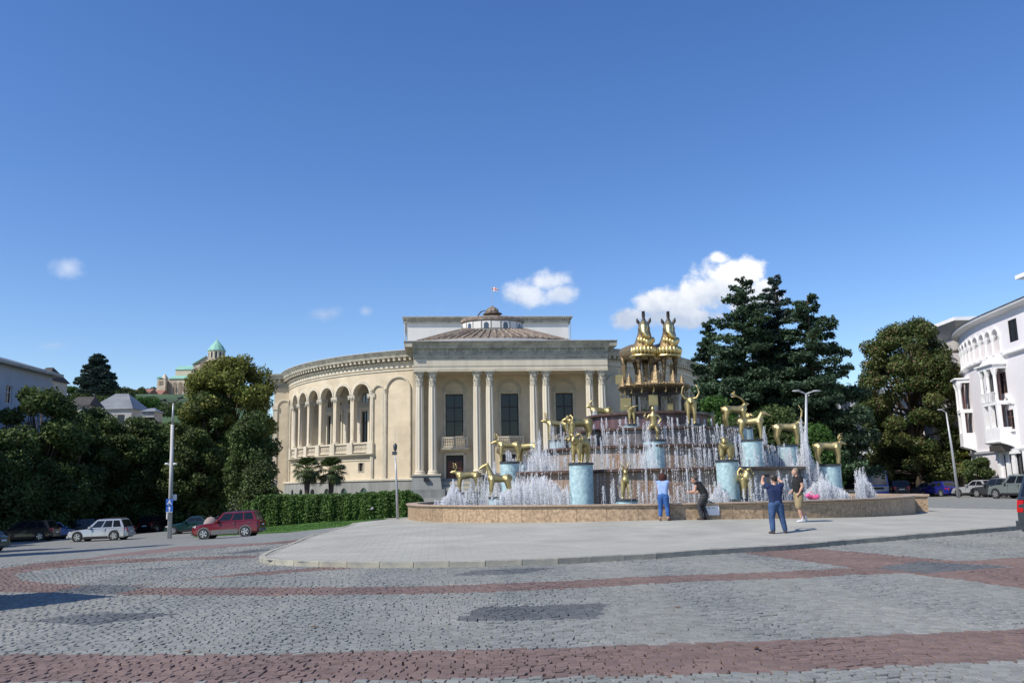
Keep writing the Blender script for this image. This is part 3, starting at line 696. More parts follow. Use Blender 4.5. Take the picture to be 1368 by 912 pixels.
# flat end wings
for sgn in (-1, 1):
    G = Path(lambda u, o, z, g=sgn: TW(g*u, 27.5-o, z))
    x0, x1 = 27.0, 34.9 if sgn < 0 else 34.3
    mb = tm(); G.wall(mb, x0, x1, 2.9, 17.6, [], step=3); G.box(mb, x1-.01, x1, 0, -12, 2.9, 17.6); G.wall(mb, x0, x1+.3, 0, 2.9, [], o=.4, step=3); G.box(mb, x1, x1+.3, .39, -12, 0, 2.9); tb(mb, 'end_wing_wall', m_stone)
    mb = tm(); G.box(mb, x1-.5, x1+.12, -.4, .16, 2.9, 14.2); G.box(mb, x1-2.9, x1-2.5, -.1, .16, 2.9, 14.2); G.box(mb, x1-.6, x1+.22, -.5, .26, 14.2, 14.9)
    G.arch(mb, x1-1.55, 1.0, 14.6, .98, 1.15, 0, .14, legs=11.5); tb(mb, 'pilaster', m_stone2)
    mb = tm(); G.sweep(mb, x0, x1+1.2, [(-.1, 17.6), (.16, 17.6), (.2, 18.9), (.9, 18.9), (1.2, 19.5), (1.2, 19.7), (-1, 19.7), (-1, 17.6)], 1); G.box(mb, x1-.1, x1+1.2, .2, -12, 19.0, 19.7)
    for i in range(16): G.box(mb, x1-.1-.75*i-.14, x1-.1-.75*i+.14, .18, .8, 18.5, 18.9)
    tb(mb, 'cornice', m_corn)
# portico: pedestals, columns, entablature
pc = [s*a+b for s in (-1, 1) for a in (3.63, 10.9) for b in (-.81, .81)]
for x in sorted(pc):
    c = TW(x, 0, 3.4); mb = tm()
    mb.lathe(c, [(.68, 0), (.68, .14), (.60, .22), (.64, .34), (.56, .46)], 16)
    mb.lathe((c[0], c[1], 3.86), [(.545, 0), (.55, 3.4), (.53, 6.5), (.475, 10.6)], 40, fn=fluted(8, .20)); col = tb(mb, 'column', m_stone2); autosmooth(col, 30)
    mb = tm(); corinthian(mb, (c[0], c[1], 14.45), .47, 1.95); tb(mb, 'capital', m_stone_t, col)
for x in (-10.9, -3.63, 3.63, 10.9):
    mb = tm(); f = FRT.f
    z0, z1, a0, a1 = .45, 3.2, 2.05, 1.72
    mb.hexa([f(x-a0, 1.6, z0), f(x+a0, 1.6, z0), f(x+a0, -4, z0), f(x-a0, -4, z0), f(x-a1, 1.15, z1), f(x+a1, 1.15, z1), f(x+a1, -4, z1), f(x-a1, -4, z1)])
    tb(mb, 'column_pedestal', m_plinth); mb = tm(); FRT.box(mb, x-1.82, x+1.82, -4, 1.3, 3.2, 3.4); tb(mb, 'pedestal_cap', m_stone_t)
    mb = tm(); FRT.box(mb, x-2.3, x+2.3, -3.5, 2.8, -.2, 1.55); tb(mb, 'stair_cheek', m_plinth)
    mb = tm(); mb.lathe(f(x, 1.0, 3.4), [(.1, 0), (.12, .15), (.05, .3)], 8); mb.box(*[v for v in (f(x, 1.3, 0)[0]-.3, f(x, 1.3, 0)[0]+.3, f(x, 1.5, 0)[1]-.1, f(x, 1.3, 0)[1]+.05, 2.55, 2.95)]); tb(mb, 'floodlight', m_black)
mb = tm(); FRT.box(mb, -9.4, 9.4, -4, -1.2, .5, 2.85); tb(mb, 'portico_floor', m_plinth)
for k in range(12):
    z = 2.62-.19*k; mb = tm(); FRT.box(mb, -9.1, 9.1, -1.3, -.9+.36*k, z-.17, z); tb(mb, 'stair_step', m_stone_t if k % 3 else m_plinth)
# recessed wall with doors and windows
BW = Path(lambda u, o, z: TW(u, 3.6-o, z))
ops = [(x, 1.13, 2.85, 5.85, False) for x in (-7.27, 0, 7.27)]+[(x, 1.15, 8.3, 13.8, False) for x in (-7.27, 0, 7.27)]
mb = tm(); BW.wall(mb, -12.6, 12.6, 2.85, 7.2, ops[:3], th=.5, step=2); BW.wall(mb, -12.6, 12.6, 7.2, 16.9, ops[3:], th=.5, step=2); tb(mb, 'portico_back_wall', m_stone)
for x in (-7.27, 0, 7.27):
    mb = tm(); BW.box(mb, x-1.15, x+1.15, -.4, -.5, 8.3, 13.8); w = tb(mb, 'tall_window', m_glass)
    mb = tm()
    for a in (-1.15, -.05, 1.03): BW.box(mb, x+a, x+a+.12, -.28, -.4, 8.3, 13.8)
    for z in (8.3, 10.2, 12.0, 13.68): BW.box(mb, x-1.15, x+1.15, -.27, -.38, z, z+.12)
    tb(mb, 'window_frame', m_winf, w)
    mb = tm()
    for e in (-1, 1): BW.sweep(mb, x+e*.35-.28, x+e*.35+.28, [(-.60, 8.4), (-.55, 8.4), (-.55, 10.6), (-.60, 10.6)], 1)
    tb(mb, 'curtain', m_curt, w)
    mb = tm()
    for a, b in ((-1.45, -1.15), (1.15, 1.45)): BW.box(mb, x+a, x+b, 0, .14, 8.3, 14.0)
    BW.box(mb, x-1.55, x+1.55, 0, .2, 13.9, 14.15); BW.arch(mb, x, 1.3, 14.15, 1.15, 1.4, 0, .12); BW.arch(mb, x, 1.3, 14.15, 1.5, 1.62, 0, .08); tb(mb, 'window_surround', m_stone_t, w)
    mb = tm(); BW.sweep(mb, x-1.9, x+1.9, [(0, 6.15), (.25, 6.3), (.9, 6.55), (.95, 6.8), (0, 6.85)], 1); BW.box(mb, x-1.7, x+1.7, .62, .82, 7.95, 8.15); BW.box(mb, x-1.7, x+1.7, .62, .82, 6.85, 7.0)
    for k in range(14):
        mb.lathe(BW.f(x-1.55+.238*k, .72, 7.0), [(.05, 0), (.09, .25), (.05, .5), (.09, .75), (.05, .95)], 6)
    for e in (-1, 1): BW.box(mb, x+e*1.62-.13, x+e*1.62+.13, .58, .86, 6.85, 8.2); BW.box(mb, x+e*1.66-.1, x+e*1.66+.1, 0, .6, 7.95, 8.15)
    tb(mb, 'balcony', m_stone2)
    mb = tm(); BW.box(mb, x-1.13, x+1.13, -.35, -.5, 2.85, 5.85); dr = tb(mb, 'door', m_winf)
    for e in (-1, 1):
        mb = tm(); BW.box(mb, x+e*.52-.44, x+e*.52+.44, -.22, -.35, 2.9, 5.1); 
        for zz in (3.1, 4.05): BW.box(mb, x+e*.52-.3, x+e*.52+.3, -.16, -.22, zz, zz+.75)
        tb(mb, 'door_leaf', m_door, dr)
    mb = tm()
    for a, b in ((-1.45, -1.13), (1.13, 1.45)): BW.box(mb, x+a, x+b, 0, .2, 2.85, 6.1)
    BW.box(mb, x-1.45, x+1.45, 0, .2, 5.85, 6.15); tb(mb, 'door_surround', m_stone2, dr)
# side returns and ceiling of the portico
mb = tm()
for e in (-1, 1):
    FRT.box(mb, e*12.35-.28, e*12.35+.28, -3.6, -1.0, 2.85, 16.4)
FRT.box(mb, -12.5, 12.5, -3.6, .5, 16.25, 16.45)
tb(mb, 'portico_return_wall', m_stone)
mb = tm(); FRT.sweep(mb, -12.45, 12.45, [(-4, 16.45), (.52, 16.45), (.52, 16.9), (.57, 16.93), (.57, 17.85), (-4, 17.85)], 1); tb(mb, 'architrave', m_stone2)
mb = tm(); FRT.sweep(mb, -12.55, 12.55, [(-4, 17.86), (.62, 17.86), (.66, 18.0), (.66, 18.32), (-4, 18.32)], 1); tb(mb, 'frieze_moulding', m_corn)
mb = tm()
for i in range(118): x = -12.5+25*(i+.5)/118; FRT.box(mb, x-.055, x+.055, .66, .74, 18.08, 18.3)
tb(mb, 'dentils', m_stone2, kind='stuff')
mb = tm(); FRT.sweep(mb, -12.6, 12.6, [(-4, 18.32), (.66, 18.34), (.68, 18.5), (.62, 18.55), (.62, 19.15), (1.0, 19.15), (1.05, 19.4), (1.40, 19.85), (1.45, 19.95), (-4, 19.95)], 1)
for e in (-1, 1): FRT.box(mb, e*13.1-.5-.001, e*13.1+.5, -6, 1.5, 19.3, 19.95)
tb(mb, 'cornice', m_corn)
for i in range(25):
    x = -12.3+24.6*i/24; mb = tm(); FRT.box(mb, x-.14, x+.14, .62, .84, 18.66, 19.0); FRT.box(mb, x-.17, x+.17, .62, .88, 19.0, 19.13); tb(mb, 'modillion', m_corn)
mb = tm(); FRT.box(mb, -13.7, 13.7, -6, 1.62, 19.96, 20.06); tb(mb, 'cornice_flashing', m_lead)
# roofs: terrace, low cone with battened tiles, lantern, cupola, flag
mb = tm(); c0 = TW(0, 36); mb.lathe((c0[0], c0[1], 19.4), [(32.8, 0), (32.8, .2), (14, 3.4), (13.9, 3.4)], 64); tb(mb, 'lower_roof', m_lead)
nD = Vector(TW(0, 1))-Vector(TW(0, 0)); cD = Vector((c0[0], c0[1], 0))
def squash(mb, q):
    out = []
    for v in mb.v:
        w = Vector(v)+TB-cD; d = w.dot(nD); w = Vector(v)-nD*d*(1-q); out.append(tuple(w))
    mb.v = out; return mb
mb = tm(); mb.lathe((c0[0], c0[1], 19.4), [(13.2, 0), (13.2, 5.7), (13.8, 5.8), (13.9, 6.2), (13.0, 6.3)], 64); tb(squash(mb, .46), 'dome_drum', m_white)
prof = [(13.7, 25.85), (11.5, 26.5), (8.6, 27.3), (5.3, 28.15)]
for k in range(64):
    mb = tm(); t0, t1 = 2*math.pi*k/64, 2*math.pi*(k+1)/64
    if abs(((t0-R_(5)+math.pi/2+math.pi) % (2*math.pi))-math.pi) > 1.85: continue
    P = lambda r, t, z: (c0[0]+r*math.cos(t), c0[1]+r*math.sin(t), z)
    for (r0, z0), (r1, z1) in zip(prof, prof[1:]):
        for s_ in range(3):
            a = s_/3; b = (s_+1)/3; ra, rb = r0+(r1-r0)*a, r0+(r1-r0)*b; za, zb = z0+(z1-z0)*a, z0+(z1-z0)*b
            mb.hexa([P(ra+.12, t0, za-.1), P(ra+.12, t1, za-.1), P(rb, t1, zb-.1), P(rb, t0, zb-.1), P(ra+.12, t0, za+.1), P(ra+.12, t1, za+.1), P(rb, t1, zb+.02), P(rb, t0, zb+.02)])
    mb.tube([(c0[0]+r*math.cos(t0), c0[1]+r*math.sin(t0), z+.14) for r, z in [(13.95, 25.85), (11.5, 26.55), (8.6, 27.35), (5.3, 28.2)]], .17, 5)
    tb(squash(mb, .46), 'roof_segment', m_tile)
mb = tm(); mb.lathe((c0[0], c0[1], 25.6), [(14.1, -.25), (14.15, .05), (13.5, .12)], 64, cap=False); tb(squash(mb, .46), 'gutter', m_lead)
mb = tm(); mb.lathe((c0[0], c0[1], 27.6), [(5.2, 0), (5.2, 1.75), (5.35, 1.8)], 40); ln = tb(squash(mb, .7), 'lantern', m_plinth)
mb = tm(); mb.lathe((c0[0], c0[1], 29.35), [(5.3, 0), (5.45, .1), (5.5, .55), (5.1, .75), (1.2, 1.3), (1.2, 1.4)], 40); tb(squash(mb, .7), 'lantern_roof', m_tile, ln)
for k in range(20):
    t = 2*math.pi*(k+.5)/20
    if math.sin(t-R_(5)) > .35: continue
    for mat, w, top, off in ((m_white, .72, 0, 5.24), (m_glassb, .42, 1, 5.28)):
        if mat is m_glassb and k % 2: continue
        mb = tm(); ct, st = math.cos(t), math.sin(t); z0, z1 = 28.0, (29.2 if not top else 28.6)
        pts = [(-w, z0), (w, z0), (w, z1)]+([(w*math.cos(math.pi*i/6), z1+w*math.sin(math.pi*i/6)) for i in range(1, 6)] if top else [])+[(-w, z1)]
        mb.add([(c0[0]+ct*off-st*a, c0[1]+st*off+ct*a, z) for a, z in pts], [tuple(range(len(pts)))]); tb(squash(mb, .7), 'lantern_window' if top else 'lantern_panel', mat, ln)
mb = tm(); mb.lathe((c0[0], c0[1], 30.5), [(.9, 0), (.9, .35), (1.65, .5), (1.65, .62), (1.0, .7), (1.1, 1.0), (.95, 1.4), (.5, 1.75), (.12, 1.9), (.08, 2.1)], 20, fn=lambda t, z: 1+.05*math.cos(10*t)); tb(mb, 'cupola', m_tile)
mb = tm(); mb.tube([TW(-1.2, 37, 30.8), TW(-1.0, 37, 31.9), TW(-1.9, 37, 31.7), TW(-3.0, 37, 30.2)], .12, 6); tb(mb, 'roof_ladder', m_darkroof)
mb = tm(); mb.tube([(c0[0], c0[1], 33.0), (c0[0], c0[1], 36.0)], .045, 6); tb(mb, 'flagpole', m_galv)
fl = MB((c0[0], c0[1], 35.1)); n_ = 8; V = []
for i in range(n_+1):
    for j in range(3): V.append((c0[0]+.05+i*.13, c0[1]+.10*math.sin(i*.9+j*.4), 35.2+j*.33-i*.03))
fl.add(V, [(i*3+j, (i+1)*3+j, (i+1)*3+j+1, i*3+j+1) for i in range(n_) for j in range(2)])
flag = fl.build('flag', m_swhite, None, True, 'small white flag with red crosses flying from the dome', 'flag', loc=(c0[0], c0[1], 35.1))
fx = MB(); 
for i in range(n_):
    z = .42-i*.03; y0 = .10*math.sin(i*.9+.4)-.02; y1 = .10*math.sin((i+1)*.9+.4)-.02
    fx.quad((.05+i*.13, y0, z-.05), (.18+i*.13, y1, z-.08), (.18+i*.13, y1, z+.02), (.05+i*.13, y0, z+.05))
fx.box(.5, .6, -.12, -.10, -.02, .64)
m_flagred = M('flag_red', (.6, .02, .03), .7); fx.build('flag_cross', m_flagred, flag)
# attic block behind the dome
AT = Path(lambda u, o, z: TW(u, 51-o, z))
mb = tm(); AT.box(mb, -15.2, 15.5, -22, 0, 19.5, 32.4); at_ = tb(mb, 'attic_block', m_white)
mb = tm(); AT.box(mb, -15.6, 15.9, -22.4, .4, 32.4, 32.7); AT.box(mb, -15.9, 16.2, -22.6, .75, 33.15, 33.4); AT.box(mb, -15.3, 15.6, -22, .15, 32.7, 33.15); tb(mb, 'attic_cornice', m_corn, at_)
for i in range(70): x = -15.3+30.9*(i+.5)/70; mb = tm(); AT.box(mb, x-.1, x+.1, .15, .5, 32.75, 33.1); tb(mb, 'attic_dentil', m_stone2, at_)
mb = tm(); AT.box(mb, -16.0, 16.3, -22.7, .85, 33.4, 33.55); tb(mb, 'attic_flashing', m_lead, at_)
mb = tm(); mb.tube([AT.f(-15.55, .15, 19.8), AT.f(-15.55, .15, 32.4)], .12, 6); mb.tube([AT.f(15.75, .15, 19.8), AT.f(15.75, .15, 32.4)], .12, 6); tb(mb, 'rainwater_pipe', m_galv, at_)
# body under the roof between wall and drum so nothing shows through
mb = tm(); mb.lathe((c0[0], c0[1], 17.5), [(32.9, 0), (32.9, 1.9)], 64); tb(mb, 'roof_deck', m_corn)

# ------------------------------------------------------------------ the fountain
_a0, _a1 = at(545, 681, 1.).x, at(1222, 671, 1.).x; _t0, _t1 = math.atan(_a0), math.atan(_a1); _fd = 31.6/(1-math.sin((_t1-_t0)/2))
FX, FY, WR = _fd*math.sin((_t0+_t1)/2), _fd*math.cos((_t0+_t1)/2), _fd*math.sin((_t1-_t0)/2)
DX, DY = at(873.5, 516, FY-.3).x, FY-.3
FTN = Path(lambda u, o, z: (FX+(WR+o)*math.sin(u/WR), FY-(WR+o)*math.cos(u/WR), z))
fountain = empty('fountain', (FX, FY, .2), 'round three tiered fountain with a low brown granite basin wall on the square', 'fountain'); FB = Vector(fountain.location)
def fm(): return MB(FB)
def fb(mb, name, mat, parent=None, smooth=False, **k): return mb.build(name, mat, parent or fountain, smooth, **k)
RIM = .965
npan = 66; per = 2*math.pi*WR
for i in range(npan):
    u0 = -per/2+per*i/npan; u1 = u0+per/npan; mb = fm(); g = .006
    zb = [H(*FTN.f(u, 0, 0)[:2])+.05 for u in (u0, u1)]; pr = rnd.uniform(0, .006)
    for a, b, za in ((u0+g, (u0+u1)/2, zb[0]), ((u0+u1)/2, u1-g, zb[1])):
        FTN.box(mb, a, b, -.3, pr, min(zb), RIM-.12)
    fb(mb, 'granite_panel', m_gran)
for i in range(npan//2):
    u0 = -per/2+per*i/(npan//2); u1 = u0+per/(npan//2); mb = fm()
    FTN.sweep(mb, u0+.005, u1-.005, [(-.42, RIM-.12), (.03, RIM-.12), (.05, RIM-.085), (.02, RIM-.07), (.09, RIM-.06), (.10, RIM-.01), (.085, RIM), (-.42, RIM)], 4); fb(mb, 'coping_stone', m_gran_l)
# projecting block of the wall on the right
mb = fm(); a = math.radians(66); F2 = Path(lambda u, o, z: (FX+(WR+.45+o)*math.sin(u), FY-(WR+.45+o)*math.cos(u), z))
F2.box(mb, R_(77), R_(86), -.6, .35, 0, RIM-.1, 4); fb(mb, 'wall_block', m_gran); mb = fm(); F2.box(mb, R_(76.6), R_(86.4), -.6, .42, RIM-.1, RIM-.005, 4); fb(mb, 'wall_block_coping', m_gran_l)
mb = fm(); mb.lathe((FX, FY, .1), [(WR-.25, 0), (WR-.25, .74)], 72); fb(mb, 'pool_water', m_water)
TIERS = [(7.75, .84, 2.14, 8.0, 2.28), (5.75, 2.2, 3.2, 5.95, 3.33), (4.3, 3.3, 4.05, 4.45, 4.18), (2.95, 4.1, 4.85, 3.12, 4.98)]
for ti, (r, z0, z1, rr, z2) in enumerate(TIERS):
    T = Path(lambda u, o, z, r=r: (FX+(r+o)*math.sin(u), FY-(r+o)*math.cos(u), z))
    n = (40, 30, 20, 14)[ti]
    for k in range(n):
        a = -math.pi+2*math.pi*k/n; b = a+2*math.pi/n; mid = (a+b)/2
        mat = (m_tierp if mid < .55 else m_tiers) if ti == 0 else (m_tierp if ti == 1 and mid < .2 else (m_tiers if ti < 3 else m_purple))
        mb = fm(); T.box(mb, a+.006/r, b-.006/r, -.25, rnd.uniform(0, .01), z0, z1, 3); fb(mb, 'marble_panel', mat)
    mb = fm(); mb.lathe((FX, FY, z1), [(rr-.02, 0), (rr, .03), (rr, z2-z1-.03), (rr-.03, z2-z1), (rr-.3, z2-z1), (rr-.3, z2-z1-.04)], 72, cap=True); fb(mb, 'tier_rim', m_tierr)
    mb = fm(); mb.lathe((FX, FY, z2-.3), [(rr-.28, 0), (rr-.28, .27)], 64); fb(mb, 'tier_water', m_water)
# dish on posts carrying the horses
DZ = 6.25
mb = fm(); mb.lathe((DX, DY, DZ), [(.6, -.30), (1.35, -.20), (1.70, -.02), (1.74, .06), (1.72, .14), (1.58, .15), (1.56, .10)], 48); dish = fb(mb, 'bronze_dish', m_bronze, smooth=False)
mb = fm()
for k in range(72):
    t = 2*math.pi*k/72; mb.ball((DX+1.73*math.cos(t), DY+1.73*math.sin(t), DZ+.12), .07, 6)
    t += .04; mb.ball((DX+1.61*math.cos(t), DY+1.61*math.sin(t), DZ+.18), .05, 5)
fb(mb, 'beaded_rim', m_gran2, dish)
mb = fm()
for k in range(18):
    t = 2*math.pi*k/18; p = (DX+1.66*math.cos(t), DY+1.66*math.sin(t)); mb.tube([(p[0], p[1], DZ-.03), (p[0]+.03, p[1], DZ-.12), (p[0], p[1], DZ-.2)], .015, 5); mb.ball((p[0], p[1], DZ-.24), .05, 6)
fb(mb, 'hanging_pendants', m_gold, dish, kind='stuff')
for k, (dx, dy) in enumerate([(-1.25, -.5), (-.75, .9), (.1, -.85), (.9, .6), (1.35, -.35), (-.35, -.95), (.55, -.9)]):
    mb = fm(); mb.tube([(DX+dx, DY+dy, 4.9), (DX+dx, DY+dy, DZ-.1)], .07, 8); mb.lathe((DX+dx, DY+dy, 4.9), [(.14, 0), (.14, .08), (.09, .12)], 8); fb(mb, 'dish_post', m_dbronze)
for x, y, z, w in [(-.28, -1.35, 5.62, .22), (-1.55, -.9, 5.5, .26), (-1.75, -.5, 6.75, .2), (.55, -1.2, 5.3, .14), (1.62, -.6, 5.2, .14)]:
    mb = fm(); mb.box(DX+x-w, DX+x+w, DY+y-.02, DY+y+.02, z-w*1.25, z+w*1.1); mb.box(DX+x-w*.8, DX+x+w*.8, DY+y-.035, DY+y-.02, z-w, z+w*.85); mb.tube([(DX+x, DY+y, z+w), (DX+x, DY+y, z+w+.35)], .012, 5); fb(mb, 'hanging_plaque', m_gold)
for x, y, s_ in [(-1.35, -1.0, .26), (-.85, -1.25, .32), (-.1, -1.35, .42), (.1, -1.3, .30), (.75, -1.25, .3), (1.2, -1.05, .22), (-1.6, -.6, .22)]:
    mb = fm(); mb.lathe((DX+x, DY+y, DZ+.12), [(s_, 0), (s_*.92, s_*.4), (s_*.6, s_*.5), (s_*.45, s_*1.4), (s_*.2, s_*1.7), (s_*.08, s_*2.3)], 8); fb(mb, 'dish_ornament', m_gran2)
for x in (-1.5, -.35, -.12, .9):
    mb = fm(); mb.box(DX+x-.1, DX+x+.1, DY-.2, DY-.16, DZ+.5, DZ+1.25); mb.tube([(DX+x, DY-.18, DZ+.1), (DX+x, DY-.18, DZ+.5)], .03, 6); fb(mb, 'standing_plate', m_gran2)

# the two great horses
def great_horse(x, y, z, yaw, label):
    t = empty('gilded_horse_statue', (x, y, z), label, 'statue', 'pair of great gilded horses on the dish', rz=yaw)
    mb = MB()      # x forward, z up
    turn = -R_(99)-yaw
    def tr(m_, lo=0):      # turn the head towards the square
        for i in range(lo, len(m_.v)):
            x_, y_, z_ = m_.v[i]; w = min(1, max(0, (z_-2.45)/.5)); a_ = turn*w; dx, dy = x_-.66, y_; m_.v[i] = (.66+dx*math.cos(a_)-dy*math.sin(a_), dx*math.sin(a_)+dy*math.cos(a_), z_)
        return m_
    mb.chain([(-1.35, 0, 2.15, .50), (-.9, 0, 2.12, .56), (-.2, 0, 2.05, .53), (.55, 0, 2.10, .50)], 14)
    mb.chain([(.5, 0, 2.15, .54), (.60, 0, 2.5, .44), (.64, 0, 2.95, .33), (.66, 0, 3.35, .27)], 14)
    mb.chain([(.66, 0, 3.42, .28), (.88, 0, 3.22, .27), (1.04, 0, 2.86, .20), (1.08, 0, 2.68, .17)], 14)
    for e in (-1, 1):
        mb.ball((.92, e*.22, 3.2), .10, 8)
    tr(mb); b = remesh('body', mb, .035, m_gran2, t, 6)
    for e in (-1, 1):
        for lx in (.6, -1.25):
            m2 = MB(); k = lx+(-.02 if lx > 0 else .12)
            m2.chain([(lx, e*.32, 1.85, .2), (k+.02, e*.33, 1.2, .105), (k, e*.33, .9, .085), (k-.04, e*.33, .3, .05), (k, e*.33, .16, .06)], 10); m2.lathe((k+.02, e*.33, 0), [(.12, 0), (.09, .16)], 10)
            m2.build('leg', m_bronze, t, True)
    m2 = MB()      # face mask, chest collar of gadroons, lower band
    m2.chain([(.80, 0, 3.54, .17), (.98, 0, 3.28, .225), (1.14, 0, 2.92, .165), (1.18, 0, 2.70, .15)], 12); 
    tr(m2); remesh('face_mask', m2, .03, m_gold2, t, 3)
    m2 = MB()
    for k in range(-5, 6):
        th = k*.30; cx, cy = .45+.62*math.cos(th), .60*math.sin(th); m2.ball((cx, cy, 1.98), .115, 8, (1, 1, 2.0))
    m2.build('gadroon_collar', m_gold2, t, True)
    m2 = MB(); m2.lathe((.42, 0, 1.60), [(.60, 0), (.66, .04), (.68, .12), (.62, .17), (.60, .2)], 28); m2.build('chest_band', m_gold2, t, True)
    m2 = MB()
    for k in range(-3, 4):
        th = k*.36; m2.ball((.66+.40*math.cos(th), .42*math.sin(th), 2.42+.05*abs(k)), .10, 8, (.7, 1.1, 1.8))
    m2.ball((.98, .0, 2.42), .2, 10, (1, 1, 1.5)); m2.build('neck_ornament', m_gold2, t, True)
    m2 = MB(); m2.lathe((.70, 0, 3.55), [(.20, 0), (.11, .16), (.065, .3), (.085, .4), (.075, .66), (.085, .68)], 12); tr(m2).build('topknot', m_dbronze, t, True)
    for e in (-1, 1):
        m2 = MB(); m2.chain([(.62, e*.2, 3.5, .06), (.60, e*.29, 3.68, .085), (.60, e*.33, 3.84, .03)], 8); tr(m2).build('ear', m_dbronze, t, True)
    m2 = MB(); m2.chain([(-1.75, 0, 2.3, .14), (-1.9, 0, 1.7, .12), (-1.85, 0, .9, .07)], 8); m2.build('tail', m_gran2, t, True)
    t.scale = (1, 1, .875); return t
great_horse(DX-.66, DY-.05, DZ+.14, R_(-73), 'left one of the two tall gilded horses standing on the bronze dish')
great_horse(DX+.52, DY+.0, DZ+.12, R_(-68), 'right one of the two tall gilded horses standing on the bronze dish')

# pedestals
def pedestal(px, top, Y, wpx, zb, label, dark=False, group='blue mosaic pedestals in the fountain'):
    p = at(px, top, Y); r = wpx/FPX*Y/2*1.0; t = empty('statue_pedestal', (p.x, Y, zb), label, 'pedestal', group)
    h = p.z-zb; mb = MB(); mb.lathe((0, 0, -.3), [(r*.93, 0), (r*.93, .3+h-.09)], 36); mb.build('mosaic_drum', m_dslab if dark else m_mosaic, t, True); autosmooth(t.children[0])
    mb = MB(); mb.lathe((0, 0, h-.09), [(r*.99, 0), (r, .02), (r, .09)], 36); o = mb.build('top_slab', m_dslab, t); autosmooth(o)
    return p
# animals: side skeleton in local frame, x forward, z up, metres before scaling
def horn(mb, pts, r0=.045, r1=.015):
    n = len(pts); mb.tube(pts, [r0+(r1-r0)*i/(n-1) for i in range(n)], 8)
def animal(name, p, yaw, s, label, body=(.85, .62, .195), legs=.60, neck=((.45, .75), (.62, 1.15)), head=(.22, -.05), horns='none', legspread=.13, tail=.12, thick=1.0, grp='gilded animal statues standing on the fountain pedestals', cat='statue', arch=False, hr=.095):
    t = empty(name, p, label, cat, grp, rz=yaw); mb = MB(); L_, hb, rb = body; rb *= thick
    x0, x1 = -L_/2, L_/2; zb = legs+rb*.9
    mb.chain([(x0, 0, zb+.02, rb*1.08), (x0*.3, 0, zb+(.06 if arch else -.0), rb*.80), (x1*.5, 0, zb+.02, rb*.95), (x1, 0, zb+.05, rb*1.0)], 12)
    (nx0, nz0), (nx1, nz1) = neck
    mb.chain([(x1-.02, 0, zb+.06, rb*.92), ((x1+nx1)/2+.0, 0, (zb+nz1)/2+.06, rb*.60), (nx1, 0, nz1, hr*.95)], 12)
    hx, hz = nx1+head[0], nz1+head[1]
    mb.chain([(nx1, 0, nz1, hr), (nx1+head[0]*.45, 0, nz1+head[1]*.4+.01, hr*.88), (hx, 0, hz, hr*.48)], 10)
    for e in (-1, 1):
        y = e*legspread
        mb.chain([(x1-.03, y*.8, zb-.02, rb*.72), (x1+.02, y, legs*.55, .080*thick), (x1-.0, y, .05, .052*thick)], 10)
        mb.chain([(x0+.05, y*.8, zb-.02, rb*.86), (x0-.04, y, legs*.60, .090*thick), (x0+.04, y, .05, .052*thick)], 10)
        mb.ball((x1+.02, y, .03), .055*thick, 8, (1.3, 1, .6)); mb.ball((x0+.05, y, .03), .055*thick, 8, (1.3, 1, .6))
        mb.cap((nx1-.02, e*hr*.6, nz1+hr*.6), (nx1-.06, e*(hr+.07), nz1+hr*1.1), .03, .015, 8)
    if tail: mb.cap((x0-rb*.8, 0, zb+.10), (x0-rb*.8-tail*.5, 0, zb+.10+tail*.3), .035, .02, 8)
    for v in range(len(mb.v)): mb.v[v] = tuple(c*s for c in mb.v[v])
    remesh('body', mb, .02*s, m_gold, t, 3)
    if horns != 'none':
        hm = MB(); bx, bz = nx1, nz1+hr*.6
        for e in (-1, 1):
            y = e*hr*.5
            if horns == 'antler':
                horn(hm, [(bx, y, bz), (bx-.10, y*1.6, bz+.16), (bx-.02, y*2.2, bz+.36)], .028, .014)
                for q in (.10, .2, .30): horn(hm, [(bx-.08, y*1.6, bz+q), (bx+.10, y*2.0, bz+q+.07)], .02, .011)
            elif horns == 'backantler':
                horn(hm, [(bx, y, bz), (bx-.16, y*1.2, bz+.22), (bx-.42, y*1.5, bz+.36), (bx-.62, y*1.8, bz+.48)], .032, .016)
                horn(hm, [(bx-.36, y*1.4, bz+.33), (bx-.62, y*1.6, bz+.30)], .024, .012); horn(hm, [(bx-.50, y*1.6, bz+.42), (bx-.50, y*1.6, bz+.58)], .022, .012)
            elif horns == 'lyre': horn(hm, [(bx, y, bz-.02), (bx-.02, y*5, bz+.02), (bx-.02, y*7.2, bz+.22), (bx, y*6.2, bz+.46), (bx, y*4.6, bz+.56)], .055, .02)
            elif horns == 'curl': horn(hm, [(bx, y, bz), (bx-.06, y*3.2, bz+.08), (bx-.14, y*4.6, bz-.04), (bx-.06, y*5.0, bz-.20), (bx+.08, y*4.6, bz-.20), (bx+.12, y*4.2, bz-.10)], .06, .022)
            elif horns == 'long': horn(hm, [(bx, y, bz), (bx+.10, y*1.2, bz+.22), (bx+.14, y*2, bz+.48), (bx+.02+.06*e, y*3.2, bz+.72)], .035, .010)
            elif horns == 'wide': horn(hm, [(bx, y, bz), (bx, y*4, bz+.02), (bx, y*7, bz+.08), (bx, y*9, bz+.02)], .05, .02)
            elif horns == 'up': horn(hm, [(bx, y, bz), (bx-.02, y*2.2, bz+.14), (bx+.02, y*3.0, bz+.30)], .045, .014)
            elif horns == 'goat': horn(hm, [(bx, y, bz), (bx-.05, y*1.6, bz+.18), (bx-.16, y*2.2, bz+.30), (bx-.24, y*2.2, bz+.28)], .04, .014)
        for v in range(len(hm.v)): hm.v[v] = tuple(c*s for c in hm.v[v])
        hm.build('horns', m_gold, t, True)
    return t
LEFT, RIGHT = math.pi, 0.0
